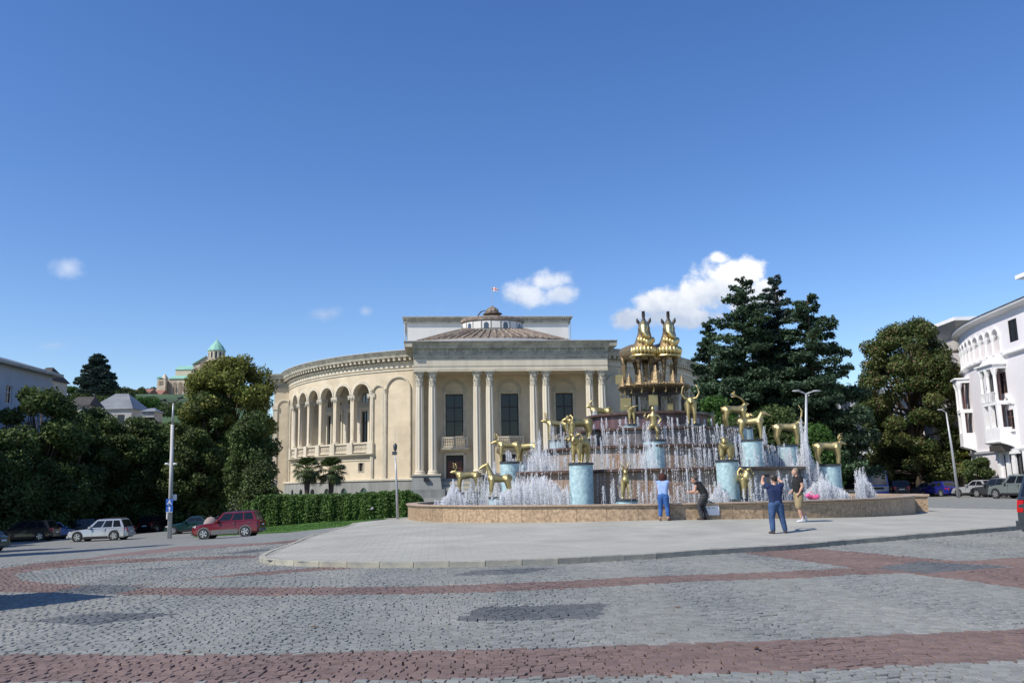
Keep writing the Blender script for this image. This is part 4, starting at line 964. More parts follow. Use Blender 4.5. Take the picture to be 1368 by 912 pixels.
P = pedestal(626, 657, 41.0, 30, .8, 'low dark pedestal at the far left of the fountain', dark=True)
animal('deer_statue', P, LEFT+.1, .96, 'gilded antlered deer on the low dark pedestal at far left', horns='antler', neck=((0, 0), (.66, .98)), head=(.2, -.02), arch=True, legspread=.10)
P = pedestal(668, 663, 36.6, 31, .8, 'short blue pedestal just above the wall under the long necked horse at left')
animal('horse_statue', P, LEFT+.12, .95, 'gilded long necked horse facing left low behind the basin wall', neck=((0, 0), (.56, 1.38)), head=(.34, -.17), tail=0, legs=.60, body=(.74, .6, .19), hr=.10)
P = pedestal(681, 616.5, 38.6, 27, .8, 'tall blue pedestal under the goat with upright antlers at left')
animal('goat_statue', P, LEFT+.05, .88, 'gilded goat with upright antlers facing left on the tall left pedestal', horns='antler', neck=((0, 0), (.68, 1.0)), head=(.24, -.08), legs=.66, body=(.84, .6, .18))
P = pedestal(706, 617.5, 41.2, 27, .8, 'blue pedestal behind the antlered goat at left')
animal('ram_statue', P, LEFT-.2, .92, 'gilded horned animal half hidden by spray behind the left goat', horns='curl', neck=((0, 0), (.60, .9)), head=(.16, -.1), arch=True)
P = pedestal(746, 587.5, 41.5, 24, 2.2, 'blue pedestal behind the tall spray in the upper left')
animal('deer_statue', P, LEFT+.1, .95, 'gilded deer behind the tall cone of spray at upper left', horns='antler', neck=((0, 0), (.64, .95)), head=(.2, 0), legs=.66, body=(.85, .6, .17))
P = pedestal(775, 586.5, 39.0, 30, 2.2, 'blue pedestal under the bull, upper left of the fountain')
animal('bull_statue', P, LEFT+.35, .98, 'gilded bull with out curved horns on the upper left pedestal', horns='curl', neck=((0, 0), (.58, .92)), head=(.26, -.08), thick=1.15, legs=.55, hr=.12)
P = pedestal(776, 618, 35.0, 34, .8, 'tallest blue pedestal standing in the front basin left of centre')
animal('ram_statue', P, R_(-118), .98, 'gilded ram with big curled horns on the tall front pedestal left of centre', horns='curl', neck=((0, 0), (.54, 1.0)), head=(.20, -.13), thick=1.12, legs=.62, hr=.125)
P = pedestal(804, 568, 44.5, 22, 3.3, 'small far pedestal at the upper left under a slim animal')
animal('deer_statue', P, LEFT+.1, .95, 'slim gilded deer seen against the right portico columns', horns='goat', neck=((0, 0), (.62, 1.05)), head=(.2, -.05))
P = pedestal(844, 566.5, 40.3, 24, 3.3, 'pale blue pedestal left of the gilded man')
animal('goat_statue', P, R_(-95), .80, 'gilded goat with wide flat horns left of the gilded man', horns='wide', neck=((0, 0), (.5, .9)), head=(.16, -.03))
P = pedestal(924, 566.5, 39.9, 31, 3.3, 'pale blue pedestal under the animal with lyre shaped horns')
animal('ox_statue', P, R_(-100), 1.10, 'gilded ox with tall lyre shaped horns near the centre', horns='lyre', neck=((0, 0), (.46, .98)), head=(.14, -.12), thick=.95, legs=.72, hr=.10)
P = pedestal(945, 570, 44.0, 18, 3.3, 'small far pedestal right of the ox')
animal('calf_statue', P, R_(20), .72, 'small gilded animal just right of the ox pedestal', horns='up', neck=((0, 0), (.5, .8)))
P = pedestal(982, 570, 42.6, 32, 2.2, 'blue pedestal behind the spray under the deer with swept back antlers')
animal('deer_statue', P, RIGHT+.1, 1.05, 'gilded deer facing right with antlers swept back', horns='backantler', neck=((0, 0), (.55, 1.05)), head=(.16, .02), arch=True)
P = pedestal(996, 571, 44.0, 20, 2.2, 'small far pedestal between the two right hand deer')
animal('ram_statue', P, R_(-60), .72, 'small gilded ram between the deer and the horse at right', horns='curl', neck=((0, 0), (.5, .85)))
P = pedestal(1004, 587, 38.0, 31, 2.2, 'blue pedestal under the long necked horse facing right')
animal('horse_statue', P, RIGHT-.25, .98, 'gilded long necked horse facing right on the blue pedestal', neck=((0, 0), (.52, 1.18)), head=(.34, -.13), tail=0, legs=.62, body=(.80, .6, .18))
P = pedestal(971, 614, 34.7, 31, .8, 'blue pedestal in the front basin right of centre with the stout animal on top')
animal('bear_statue', P, R_(-112), .80, 'stout gilded animal with a beaded collar on the front pedestal', neck=((0, 0), (.45, .95)), head=(.16, -.10), thick=1.45, legs=.40, body=(.6, .6, .2), hr=.17, legspread=.2)
P = pedestal(993, 666, 34.3, 31, .8, 'very low slab right of centre just above the basin wall')
animal('ram_statue', P, R_(-82), 1.0, 'gilded ram looking aside on the low slab right of centre', horns='curl', neck=((0, 0), (.42, 1.02)), head=(.14, -.05), thick=1.1, legs=.58, hr=.12)
P = pedestal(837, 666, 34.2, 31, .8, 'low blue slab at the centre front just above the basin wall')
animal('goat_statue', P, R_(-98), 1.0, 'slender gilded goat with two upright horns at the centre front', horns='up', neck=((0, 0), (.38, 1.06)), head=(.13, -.06), thick=.95, legs=.52, body=(.6, .6, .17))
P = pedestal(1052, 594, 42.0, 28, 2.2, 'blue pedestal at the right under the long horned goat')
animal('ibex_statue', P, RIGHT-.1, 1.05, 'gilded ibex with very long horns facing right at upper right', horns='long', neck=((0, 0), (.62, 1.02)), head=(.2, -.06), arch=True)
P = pedestal(1107, 620, 38.5, 32, .8, 'rightmost blue pedestal of the fountain')
animal('deer_statue', P, RIGHT-.15, .98, 'rightmost gilded deer with branched antlers facing right', horns='antler', neck=((0, 0), (.60, .95)), head=(.2, -.06), arch=True)
# gilded man with one arm raised, one hand on the hip
P = pedestal(874, 587, 37.4, 31, 2.2, 'blue pedestal at the centre under the gilded man')
t = empty('man_statue', P, 'gilded figure of a man with one hand on the hip at the centre', 'statue', rz=0)
mb = MB()
mb.chain([(0, 0, .62, .13), (0, 0, .82, .13), (0, 0, 1.02, .16), (0, 0, 1.12, .1)], 12); mb.chain([(0, 0, 1.12, .05), (0, 0, 1.22, .055)]); mb.ball((0, -.01, 1.32), .105, 12, (.85, .9, 1.15))
mb.chain([(-.07, 0, .60, .10), (-.24, -.10, .46, .085), (-.27, -.05, .25, .06), (-.28, 0, .04, .045)]); mb.chain([(.08, 0, .60, .10), (.15, -.08, .36, .075), (.14, -.02, .2, .06), (.14, 0, .04, .045)])
mb.chain([(-.17, 0, 1.06, .055), (-.28, -.02, .88, .045), (-.38, -.08, .94, .035), (-.40, -.1, 1.05, .03)]); mb.chain([(.17, 0, 1.06, .055), (.34, 0, .88, .045), (.20, -.06, .68, .035)])
mb.ball((-.28, -.07, .03), .05, 8, (1, 1.6, .7)); mb.ball((.14, -.07, .03), .05, 8, (1, 1.6, .7))
remesh('body', mb, .018, m_gold, t, 3)
mb = MB(); mb.cap((-.42, -.12, .98), (-.34, -.06, 1.16), .012, .012, 6); mb.ball((-.36, -.1, 1.04), .035, 8); mb.build('held_cup', m_gold, t, True)

# ------------------------------------------------------------------ water jets
_OCT = np.array([[1, 0, 0], [0, 1, 0], [-1, 0, 0], [0, -1, 0], [0, 0, 1], [0, 0, -1]], float)*.5
_OF = np.array([[0, 1, 4], [1, 2, 4], [2, 3, 4], [3, 0, 4], [1, 0, 5], [2, 1, 5], [3, 2, 5], [0, 3, 5]])
def drops(P, S, T):                    # P (n,3), S (n,) thickness, T (n,) length
    n = len(P); sc = np.stack([S, S, T], 1)[:, None, :]
    V = (P[:, None, :]+_OCT[None]*sc).reshape(-1, 3); F = (np.arange(n)*6)[:, None, None]+_OF[None]
    return V, F.reshape(-1, 3)
def jet_pts(x, y, z0, h, n, spread=.10, k=1.0):
    """a vertical jet: dense core going up, drops falling back round it"""
    nc = int(n*.45); t = npr.random(nc)**.8; core = np.c_[x+npr.normal(0, .010+.030*t*k, nc), y+npr.normal(0, .01+.03*t*k, nc), z0+h*t]
    nf = n-nc; f = npr.random(nf); top = 1-npr.random(nf)**2*.35; r = spread*(.25+1.0*np.sqrt(1-np.minimum(f, 1)))*k; a = npr.random(nf)*6.283
    fall = np.c_[x+np.cos(a)*r*npr.random(nf)**.5, y+np.sin(a)*r*npr.random(nf)**.5, z0+h*top*f]
    P = np.concatenate([core, fall]); S = np.r_[npr.uniform(.007, .018, nc), npr.uniform(.006, .017, nf)]; T = S*npr.uniform(1.5, 7, n)
    return P, S, T
m_mist = bpy.data.materials.new('white_water_column'); m_mist.use_nodes = True
_t = m_mist.node_tree; _p = _t.nodes['Principled BSDF']; _p.inputs['Base Color'].default_value = (.93, .94, .96, 1); _p.inputs['Roughness'].default_value = .35
_tc = N(_t, 'ShaderNodeTexCoord'); _mp = N(_t, 'ShaderNodeMapping'); _mp.inputs['Scale'].default_value = (26, 26, 6); L(_t, _tc.outputs['Object'], _mp.inputs[0])
_nz = N(_t, 'ShaderNodeTexNoise'); _nz.inputs['Scale'].default_value = 1; _nz.inputs['Detail'].default_value = 5; L(_t, _mp.outputs[0], _nz.inputs['Vector'])
_mr = N(_t, 'ShaderNodeMapRange'); L(_t, _nz.outputs[0], _mr.inputs[0]); _mr.inputs[1].default_value = .42; _mr.inputs[2].default_value = .66; _mr.inputs[4].default_value = .55
_tl = N(_t, 'ShaderNodeBsdfTranslucent'); _tl.inputs[0].default_value = (.93, .94, .96, 1); _m1 = N(_t, 'ShaderNodeMixShader'); _m1.inputs[0].default_value = .45; L(_t, _p.outputs[0], _m1.inputs[1]); L(_t, _tl.outputs[0], _m1.inputs[2])
_tr = N(_t, 'ShaderNodeBsdfTransparent'); _m2 = N(_t, 'ShaderNodeMixShader'); L(_t, _mr.outputs[0], _m2.inputs[0]); L(_t, _tr.outputs[0], _m2.inputs[1]); L(_t, _m1.outputs[0], _m2.inputs[2]); L(_t, _m2.outputs[0], _t.nodes['Material Output'].inputs[0])
def columns(name, jets, parent=None, **kw):
    mb = MB()
    for j in jets:
        x, y, z0, h = j[:4]; k = 1.6 if len(j) > 6 else 1.0; lx, ly = rnd.uniform(-.05, .05)*h*.4, rnd.uniform(-.05, .05)*h*.4
        mb.tube([(x, y, z0), (x+lx*.3, y+ly*.3, z0+h*.5), (x+lx*.8, y+ly*.8, z0+h*.88), (x+lx, y+ly, z0+h)], [.014*k, .030*k, .036*k, .010], 6)
        a = rnd.uniform(0, 6.28); d = rnd.uniform(.05, .12)*k; mb.tube([(x+lx, y+ly, z0+h*.97), (x+lx+math.cos(a)*d*.6, y+ly+math.sin(a)*d*.6, z0+h*.75), (x+lx+math.cos(a)*d, y+ly+math.sin(a)*d, z0)], [.014*k, .026*k, .024*k], 5)
    return mb.build(name, m_mist, parent, True, **kw)
def spray(name, jets, label=None, cat=None, kind='stuff', group=None, parent=None):
    A = [jet_pts(*j) for j in jets]; V, F = drops(np.concatenate([a[0] for a in A]), np.concatenate([a[1] for a in A]), np.concatenate([a[2] for a in A]))
    o = npmesh(name, V, F, m_spray, parent=parent, smooth=True, label=label, cat=cat, kind=kind, group=group); columns('white_water_core', jets, o, kind='stuff'); return o
def ring(r, z, n, a0, a1, h0, h1, cnt, gaps=()):
    out = []
    for k in range(n):
        a = a0+(a1-a0)*(k+rnd.uniform(-.25, .25))/n
        x, y = FX+r*math.sin(a), FY-r*math.cos(a); px = 684+1150*x/y
        if any(g0 < px < g1 for g0, g1 in gaps): continue
        out.append((x, y, z, rnd.uniform(h0, h1), int(cnt*rnd.uniform(.7, 1.3)), .09))
    return out
front = ring(9.3, .84, 46, -1.45, .10, .55, 1.5, 170, [(757, 796)]) + ring(9.6, .84, 26, .05, .55, .4, 1.4, 150, [(955, 990)])+ring(10.9, .84, 30, -1.2, .25, .25, .8, 90, [(757, 796), (825, 850), (1010, 1040)])
front += ring(9.8, .84, 30, .95, 1.5, .6, 1.4, 150)
mid_ = ring(7.2, 2.24, 44, -1.3, .45, .45, 1.45, 150, [(855, 892)]) + ring(6.7, 2.24, 22, .5, 1.4, .4, 1.2, 120)
top_ = ring(5.2, 3.3, 30, -1.2, .6, .35, 1.35, 120, [(835, 855)]) + ring(3.8, 4.15, 16, -1.0, 1.0, .25, .6, 60)
spray('fountain_spray', front, 'curtain of thin water jets rising from the front basin'); spray('fountain_spray', mid_, 'row of thin water jets on the first tier'); spray('fountain_spray', top_, 'short water jets on the upper tier under the dish')
# falling threads of water over the tier rims
thr = []
for (r, z, zb, n) in ((8.05, 2.25, .86, 170), (6.0, 3.3, 2.26, 120), (4.5, 4.15, 3.32, 70)):
    for k in range(n):
        a = rnd.uniform(-1.5, 1.5 if r < 7 else 1.35)
        if r > 7 and .42 < a < .85: continue
        m = 34; f = npr.random(m); x = FX+(r+.12*(f)**.5)*math.sin(a); y = FY-(r+.12*(f)**.5)*math.cos(a); thr.append(np.c_[x+npr.normal(0, .008, m), y, z-(z-zb)*f])
P_ = np.concatenate(thr); S_ = npr.uniform(.008, .017, len(P_)); V, F = drops(P_, S_, S_*npr.uniform(2, 9, len(P_))); npmesh('falling_water', V, F, m_spray, kind='stuff', smooth=True, label='threads of water falling from the dark tier rims')
def plume(px, top, Y, wpx, zb, n, label, nj=10, pw=1.0, lean=0):
    nj = int(nj*1.5); c = at(px, 640, Y); w = wpx/FPX*Y; tz = at(px, top, Y).z; jets = []
    for k in range(nj):
        o = (k+.5)/nj*2-1; hh = (tz-zb)*(1-abs(o)**pw*.75)*rnd.uniform(.78, 1.0)
        if abs(o) < 1.2/nj: hh = tz-zb
        for q in range(3): jets.append((c.x+o*w/2+rnd.uniform(-.05, .05), Y+rnd.uniform(-.4, .4)*w*.5, zb, hh*rnd.uniform(.72, 1.0), int(n*1.6/nj/3), .16, 1.3))
    return spray('water_jet', jets, label, 'water jet', None, 'tall bushy water jets of the fountain')
plume(606, 636, 38.5, 32, .84, 3200, 'low bushy water jet at the far left end of the basin', 9)
plume(660, 607, 40.0, 20, .84, 2600, 'narrow white water jet behind the left horse', 5)
plume(722, 572, 38.5, 92, .84, 12000, 'tallest cone shaped water jet on the left side', 22, .8)
plume(716, 628, 36.3, 110, .84, 6500, 'broad low veil of water under the left goats', 26, 1.6)
plume(798, 540, 43.0, 34, 3.3, 2800, 'upper water jet in front of the right portico columns', 8, .9)
plume(812, 556, 41.0, 60, 2.3, 3600, 'upper water veil left of the gilded man', 14, 1.2)
plume(985, 566, 40.6, 56, 2.3, 4800, 'water jet around the two right hand pedestals', 13, 1.4)
plume(1022, 562, 40.0, 14, 2.3, 1800, 'twin narrow water jet right of the gilded horse', 4, 1.6)
plume(1077, 548, 37.8, 44, .84, 9500, 'tall cone shaped water jet on the right side', 13, .75)
plume(1100, 630, 36.5, 60, .84, 3800, 'low arching water jets at the foot of the rightmost pedestal', 14, 1.2)
plume(1155, 627, 38.8, 20, .84, 2600, 'small bushy water jet at the right end of the basin', 6, .8)
plume(960, 640, 34.2, 26, .84, 1500, 'small water jet beside the front pedestal right of centre', 6, 1.2)
plume(868, 560, 36.3, 40, .84, 100, 'thin water jet in front of the gilded man pedestal', 6, 1.2)
spray('fountain_spray', [(*at(498+0*k, 640, 36)[:2], .84, .1, 5, .1) for k in range(1)]+[(at(969, 640, 38).x, 38, 2.3, 1.9, 260, .05), (at(1075.5, 640, 37.6).x, 37.6, .84, 3.45, 500, .03)], 'two single tall threads of water on the right')

# ------------------------------------------------------------------ vegetation
def crown_pts(blobs, n, shell=.55):
    """blobs: (x,y,z,r,sz) clumps; leaf points mostly near each clump's surface"""
    B = np.array(blobs); w = B[:, 3]**2; w = w/w.sum(); k = npr.choice(len(B), n, p=w)
    d = npr.normal(size=(n, 3)); d /= np.linalg.norm(d, axis=1, keepdims=True)
    r = B[k, 3]*(1-np.abs(npr.normal(0, .16, n))-(npr.random(n) < 1-shell)*npr.random(n)*.5)
    P = B[k, :3]+d*r[:, None]*np.stack([np.ones(n), np.ones(n), B[k, 4]], 1)
    return P, d
def make_blobs(cx, cy, z0, z1, rx, ry, n, r0, r1, shape='oval', seed=1):
    g = random.Random(seed); out = []
    for i in range(n):
        f = g.random(); z = z0+(z1-z0)*f
        if shape == 'oval': prof = math.sqrt(max(.05, 1-((f-.42)/.62)**2))
        elif shape == 'cone': prof = max(.08, 1.05*(1-f)**.75)
        else: prof = 1
        a = g.uniform(0, 2*math.pi); q = g.uniform(.35, 1.)**.5*prof; rr = g.uniform(r0, r1)*(.75+.25*prof)
        out.append((cx+math.cos(a)*q*(rx-rr*.5), cy+math.sin(a)*q*(ry-rr*.5), z, rr, g.uniform(.6, .85)))
    return out
def tree(name, base, top, rx, label, leaf, n=9000, size=.34, nb=34, br=(.9, 1.7), skirt=.18, ry=None, shape='oval', seed=1, group=None, trunk_r=.28, cat='tree', mats=None):
    x, y, z = base; h = top-z; t = empty(name, (x, y, z), label, cat, group)
    bl = make_blobs(0, 0, h*skirt, h-br[1]*.7, rx, ry or rx, nb, br[0], br[1], shape, seed)
    n = int(n*1.9); size = size*.72; P, d = crown_pts(bl, n); P += npr.normal(0, .10*min(1.5, br[0]), P.shape); V, F = leaf_quads(P, size, d, .35, asp=1.15)
    npmesh('crown', V, F, leaf, parent=t)
    if mats:      # fruits or turning leaves scattered through the crown
        P, d = crown_pts(bl, n//9); V, F = leaf_quads(P*1.0, size*.8, d, .5); npmesh('turning_leaves', V, F, mats, parent=t, kind='stuff')
    mb = MB(); g = random.Random(seed+5)
    mb.tube([(0, 0, -.3), (g.uniform(-.1, .1), 0, h*.2), (g.uniform(-.3, .3), .1, h*.5), (0, 0, h*.82)], [trunk_r*1.25, trunk_r, trunk_r*.6, .05], 8)
    for b in bl[::2]:
        s0 = g.uniform(.2, .55)*h; s0 = min(s0, b[2]*.9)
        mb.tube([(0, 0, s0), (b[0]*.5, b[1]*.5, (s0+b[2])/2+.2), (b[0]*.9, b[1]*.9, b[2])], [trunk_r*.42, trunk_r*.25, .04], 5)
    mb.build('trunk', m_bark, t, True)
    return t
def cedar(name, base, top, R0, label, leaf, n=16000, seed=1, lean=0, group=None, flat=False, sz=.30):
    x, y, z = base; h = top-z; g = random.Random(seed); t = empty(name, (x, y, z), label, 'tree', group); n = int(n*2.4)
    P = []; NN = []; mb = MB(); nbh = int(h*6.5)
    mb.tube([(0, 0, -.3), (lean*.3, 0, h*.5), (lean, 0, h)], [.45, .26, .03], 8); total = 0; bo = []
    for i in range(nbh):
        f = .10+.90*(i/nbh)**.95; zz = h*f
        prof = (1-f)**.62*(1 if f > .3 else .75+.8*f) if not flat else min(1, (1-f)*2.2+.12)
        a = g.uniform(0, 6.283); ln = R0*prof*g.uniform(.62, 1.12)+.35
        bo.append((zz, a, ln)); total += ln*ln*.5+ln*.6
    for zz, a, ln in bo:
        m = int(n*(ln*ln*.5+ln*.6)/total); ca, sa = math.cos(a), math.sin(a); rise = .12 if zz < h*.75 else .45
        mb.tube([(lean*zz/h, 0, zz), (lean*zz/h+ca*ln*.5, sa*ln*.5, zz+ln*rise*.5), (lean*zz/h+ca*ln, sa*ln, zz+ln*(rise*.55-.06))], [.07, .045, .012], 4)
        s = npr.random(m)**.7; w = (.10+.36*np.sin(s*math.pi*.9))*ln*.62; q = npr.uniform(-1, 1, m)*w
        zz2 = zz+ln*rise*(s-.45*s*s)-.10*np.abs(q)-.10*s*ln*.35+npr.normal(0, .05+.03*ln, m)-np.abs(npr.normal(0, .05, m))
        P.append(np.c_[lean*zz/h+ca*ln*s-sa*q, sa*ln*s+ca*q, zz2])
    P = np.concatenate(P); V, F = leaf_quads(P, sz, np.tile([0, 0, 1.], (len(P), 1)), .42, asp=1.5)
    npmesh('crown', V, F, leaf, parent=t); mb.build('trunk', m_bark, t, True)
    return t
def gz(x, y): return H(x, y)
# left group of trees, dark and dense
def T(px, top, Y, rxpx, label, leaf, n=9000, size=.36, seed=1, base=None, **k):
    p = at(px, top, Y); r = rxpx/FPX*Y; b = (p.x, Y, gz(p.x, Y) if base is None else base)
    return tree('broadleaf_tree', b, p.z, r, label, leaf, n, size, seed=seed, **k)
GL = 'trees lining the left side of the square'
T(58, 508, 84, 62, 'tall dark broadleaf tree in front of the pale blue building at far left', m_leafD, 16000, .42, 3, group=GL, nb=60, skirt=.08)
T(10, 560, 76, 46, 'low dark tree at the left edge below the pale blue building', m_leafD, 10000, .40, 4, group=GL, nb=40, skirt=.06)
T(118, 540, 102, 56, 'dark tree left of the sloping metal roof', m_leafD, 14000, .42, 5, group=GL, nb=55, skirt=.08)
T(172, 547, 97, 52, 'dark tree below the grey metal hipped roof', m_leafD, 14000, .42, 6, group=GL, nb=50, skirt=.08)
T(212, 556, 101, 46, 'grey green tree directly behind the tall light pole', m_leafD, 14000, .38, 7, group=GL, nb=50, skirt=.12)
T(308, 470, 103, 66, 'big yellowing plane tree beside the left wing of the theatre', m_leafY, 26000, .44, 8, group=GL, nb=90, skirt=.30, mats=m_leafD, br=(1.0, 2.0))
T(276, 520, 100, 50, 'green tree in front of the big yellowing plane', m_leafD, 16000, .40, 9, group=GL, nb=60, skirt=.12, mats=m_leafY)
T(338, 545, 90, 34, 'dark tree against the end of the left wing', m_leafD, 13000, .38, 10, group=GL, nb=45, skirt=.06, mats=m_leafG)
T(240, 600, 99, 44, 'low bushy tree above the parked green sedan', m_leafD, 10000, .36, 11, group=GL, nb=40, skirt=.10)
T(150, 610, 98, 50, 'low dark tree above the silver car', m_leafD, 10000, .38, 12, group=GL, nb=40, skirt=.10)
T(80, 600, 84, 50, 'low dark tree above the black cars', m_leafD, 10000, .38, 13, group=GL, nb=40, skirt=.12)
T(352, 612, 84, 26, 'small dark tree behind the stone bust', m_leafD, 6000, .34, 14, group=GL, nb=26, skirt=.05)
T(98, 548, 90, 46, 'dark tree filling the gap between the tall dark tree and the metal roof', m_leafD, 12000, .40, 15, group=GL, nb=50, skirt=.08)
T(28, 566, 82, 44, 'low dark tree under the pale blue building near the left edge', m_leafD, 11000, .40, 16, group=GL, nb=46, skirt=.05)
T(140, 551, 96, 50, 'dark round tree below the hipped roofs', m_leafD, 12000, .40, 17, group=GL, nb=50, skirt=.06)
T(198, 556, 98, 46, 'dark tree left of the tall light pole', m_leafD, 12000, .40, 18, group=GL, nb=50, skirt=.06)
T(258, 560, 98, 46, 'mid green tree right of the tall light pole', m_leafD, 12000, .40, 19, group=GL, nb=50, skirt=.06, mats=m_leafY)
for i, (x, y, h, r) in enumerate([(-30.5, 37.5, 15.5, 4.2), (-38, 47, 12, 4.5), (-46, 58, 12, 5), (-56, 72, 12, 6)]):
    z = gz(x, y); tree('broadleaf_tree', (x, y, z), z+h, r, ['leafy tree just outside the left edge, nearest of the roadside row', 'leafy tree outside the left edge, second of the roadside row', 'leafy tree outside the left edge, third of the roadside row', 'leafy tree outside the left edge, farthest of the roadside row'][i], m_leafD, 6000, .45, nb=34, seed=30+i, group=GL)
# distant trees on the hill
def far_tree(px, top, bot, Y, w, label, mat, n=3000, cone=False, seed=1, group='trees on the hill crest'):
    p = at(px, top, Y); b = at(px, bot, Y); r = w/2/FPX*Y
    if cone: return cedar('cedar_tree', (p.x, Y, b.z), p.z, r, label, mat, n, seed, group=group, sz=.9)
    return tree('distant_tree', (p.x, Y, b.z), p.z, r, label, mat, n, r*.14, nb=22, br=(r*.25, r*.42), skirt=.05, seed=seed, group=group, trunk_r=.5)
far_tree(131, 473, 530, 330, 66, 'dark spreading cedar on the hill left of the cathedral', m_cedarB, 14000, True, 21)
for i, (px, tp, bt, Y, w, lb) in enumerate([(92, 514, 540, 420, 40, 'round green tree on the hill left of the cedar'), (112, 517, 540, 400, 34, 'dark round tree at the foot of the hill cedar'), (162, 514, 536, 520, 36, 'green tree right of the hill cedar'),
      (186, 515, 532, 640, 30, 'small green tree behind the red roofed houses'), (208, 516, 532, 760, 30, 'small green tree left of the cathedral porch'), (150, 519, 538, 380, 40, 'dark tree under the right side of the hill cedar'),
      (182, 526, 545, 430, 60, 'green thicket above the grey metal roof'), (225, 532, 552, 560, 60, 'green thicket on the slope below the cathedral'), (255, 534, 560, 540, 50, 'green thicket right on the cathedral slope'), (205, 538, 556, 480, 50, 'low green thicket above the roof edge')]):
    far_tree(px, tp, bt, Y, w, lb, m_leafG if i in (0, 6) else m_leafD, 2600, False, 50+i)
# right: cedars, dark trees behind the fountain, magnolia
def C(px, top, Y, wpx, label, mat, n, seed, **k):
    p = at(px, top, Y); return cedar('cedar_tree', (p.x, Y, gz(p.x, Y)), p.z, wpx/FPX*Y, label, mat, n, seed, group='cedars right of the theatre', sz=.26, **k)
C(983, 372, 86, 92, 'broad open topped cedar nearest the theatre', m_cedar, 26000, 61, lean=.6)
C(944, 430, 90, 48, 'lower cedar touching the right wing of the theatre', m_cedar, 12000, 62)
C(1034, 368, 88, 62, 'slender pointed cedar in the middle of the group', m_cedarB, 18000, 63)
C(1078, 394, 84, 92, 'rightmost broad cedar with drooping lower boughs', m_cedar, 26000, 64)
C(1015, 420, 92, 96, 'dense cedar filling the gap behind the others', m_cedar, 16000, 65)
GR = 'dark trees behind the fountain'
T(955, 520, 76, 34, 'bright green broadleaf tree under the broad cedar', m_leafG, 9000, .34, 71, group=GR, nb=36, skirt=.05)
T(990, 545, 74, 34, 'dark broadleaf tree behind the two right hand deer', m_leafD, 10000, .34, 72, group=GR, nb=36, skirt=.05)
T(1030, 530, 78, 40, 'dark green tree behind the ibex statue', m_leafD, 11000, .34, 73, group=GR, nb=40, skirt=.05, mats=m_leafG)
T(1085, 560, 70, 30, 'light green bush behind the tall right water jet', m_leafG, 8000, .30, 74, group=GR, nb=30, skirt=.05)
T(1125, 585, 97, 32, 'dark bush right of the rightmost deer', m_leafD, 8000, .32, 75, group=GR, nb=30, skirt=.10)
T(925, 560, 80, 28, 'dark bush against the theatre right wing', m_leafD, 7000, .32, 76, group=GR, nb=26, skirt=.05)
p = at(1207, 421, 97)
tree('magnolia_tree', (p.x, 97, gz(p.x, 97)), p.z, 74/FPX*97, 'large round magnolia with reddish fruits beside the white building', m_leafM, 48000, .36, nb=170, br=(.8, 1.7), skirt=.06, seed=81, mats=M('reddish_fruit', (.13, .062, .025), .6, var=.3, isl=.3), cat='tree', trunk_r=.4)
T(1185, 560, 100, 40, 'dark lower tree left of the yellow palm', m_leafD, 8000, .34, 82, group=GR, nb=34, skirt=.22)
T(1225, 575, 100, 34, 'dark lower tree behind the blue hatchback', m_leafD, 7000, .32, 83, group=GR, nb=30, skirt=.2)
p = at(1303, 606, 82); tree('shrub', (p.x, 82, 0), p.z, 21/FPX*82, 'dark green shrub beside the entrance of the white building', m_leafD, 7000, .24, nb=26, br=(.4, .8), skirt=.08, seed=84, cat='shrub', trunk_r=.08)
# palms
def palm(px, top, bot, Y, rpx, label, mat, trunk=.16, nf=34, seed=1, skirt=True, base=None):
    g = random.Random(seed); tp = at(px, top, Y); z0 = gz(tp.x, Y) if base is None else base; R0 = rpx/FPX*Y; hc = tp.z-z0-R0*.75
    t = empty('fan_palm', (tp.x, Y, z0), label, 'palm'); mb = MB(); mb.lathe((0, 0, -.2), [(trunk*1.2, 0), (trunk, .4), (trunk*1.1, hc*.6), (trunk*1.5, hc), (trunk*.8, hc+.3)], 9); mb.build('trunk', m_bark, t, True)
    for k in range(nf):
        a = g.uniform(0, 6.283); e = g.uniform(-1.0, 1.4); ln = R0*g.uniform(.42, .62); ca, sa = math.cos(a)*math.cos(e), math.sin(a)*math.cos(e); c = Vector((ca*ln, sa*ln, hc+math.sin(e)*ln)); d = Vector((ca, sa, math.sin(e)-.15)).normalized()
        mb = MB(); mb.tube([(0, 0, hc), tuple(c)], [.025, .012], 4); side = d.cross(Vector((0, 0, 1))).normalized(); up = side.cross(d)
        for q in range(11):
            th = (q-5)*.27; dd = (d*math.cos(th)+side*math.sin(th)); L2 = R0*.48; w = side*math.cos(th)*.035*R0-d*math.sin(th)*.035*R0
            m_ = c+dd*L2*.6+up*.03; e_ = c+dd*L2-Vector((0, 0, .16*R0)); mb.add([tuple(c), tuple(m_-w), tuple(e_), tuple(m_+w)], [(0, 1, 2, 3)])
        mb.build('frond', mat, t)
    return t
palm(411, 611, 664, 78, 22, 'fan palm by the hedge, left of the pair before the theatre', m_palm, .2, 74, 3)
palm(443, 612, 664, 79, 23, 'fan palm by the hedge, right of the pair before the theatre', m_palm, .2, 74, 4)
palm(1254, 597, 655, 96, 26, 'yellowish fan palm at the foot of the magnolia', m_palmY, .3, 46, 5)
palm(1283, 603, 650, 93, 20, 'fan palm in front of the leaning light pole', m_palmY, .16, 36, 6)
palm(862, 545, 600, 60, 10, 'small palm behind the centre of the fountain', m_palm, .1, 20, 7)
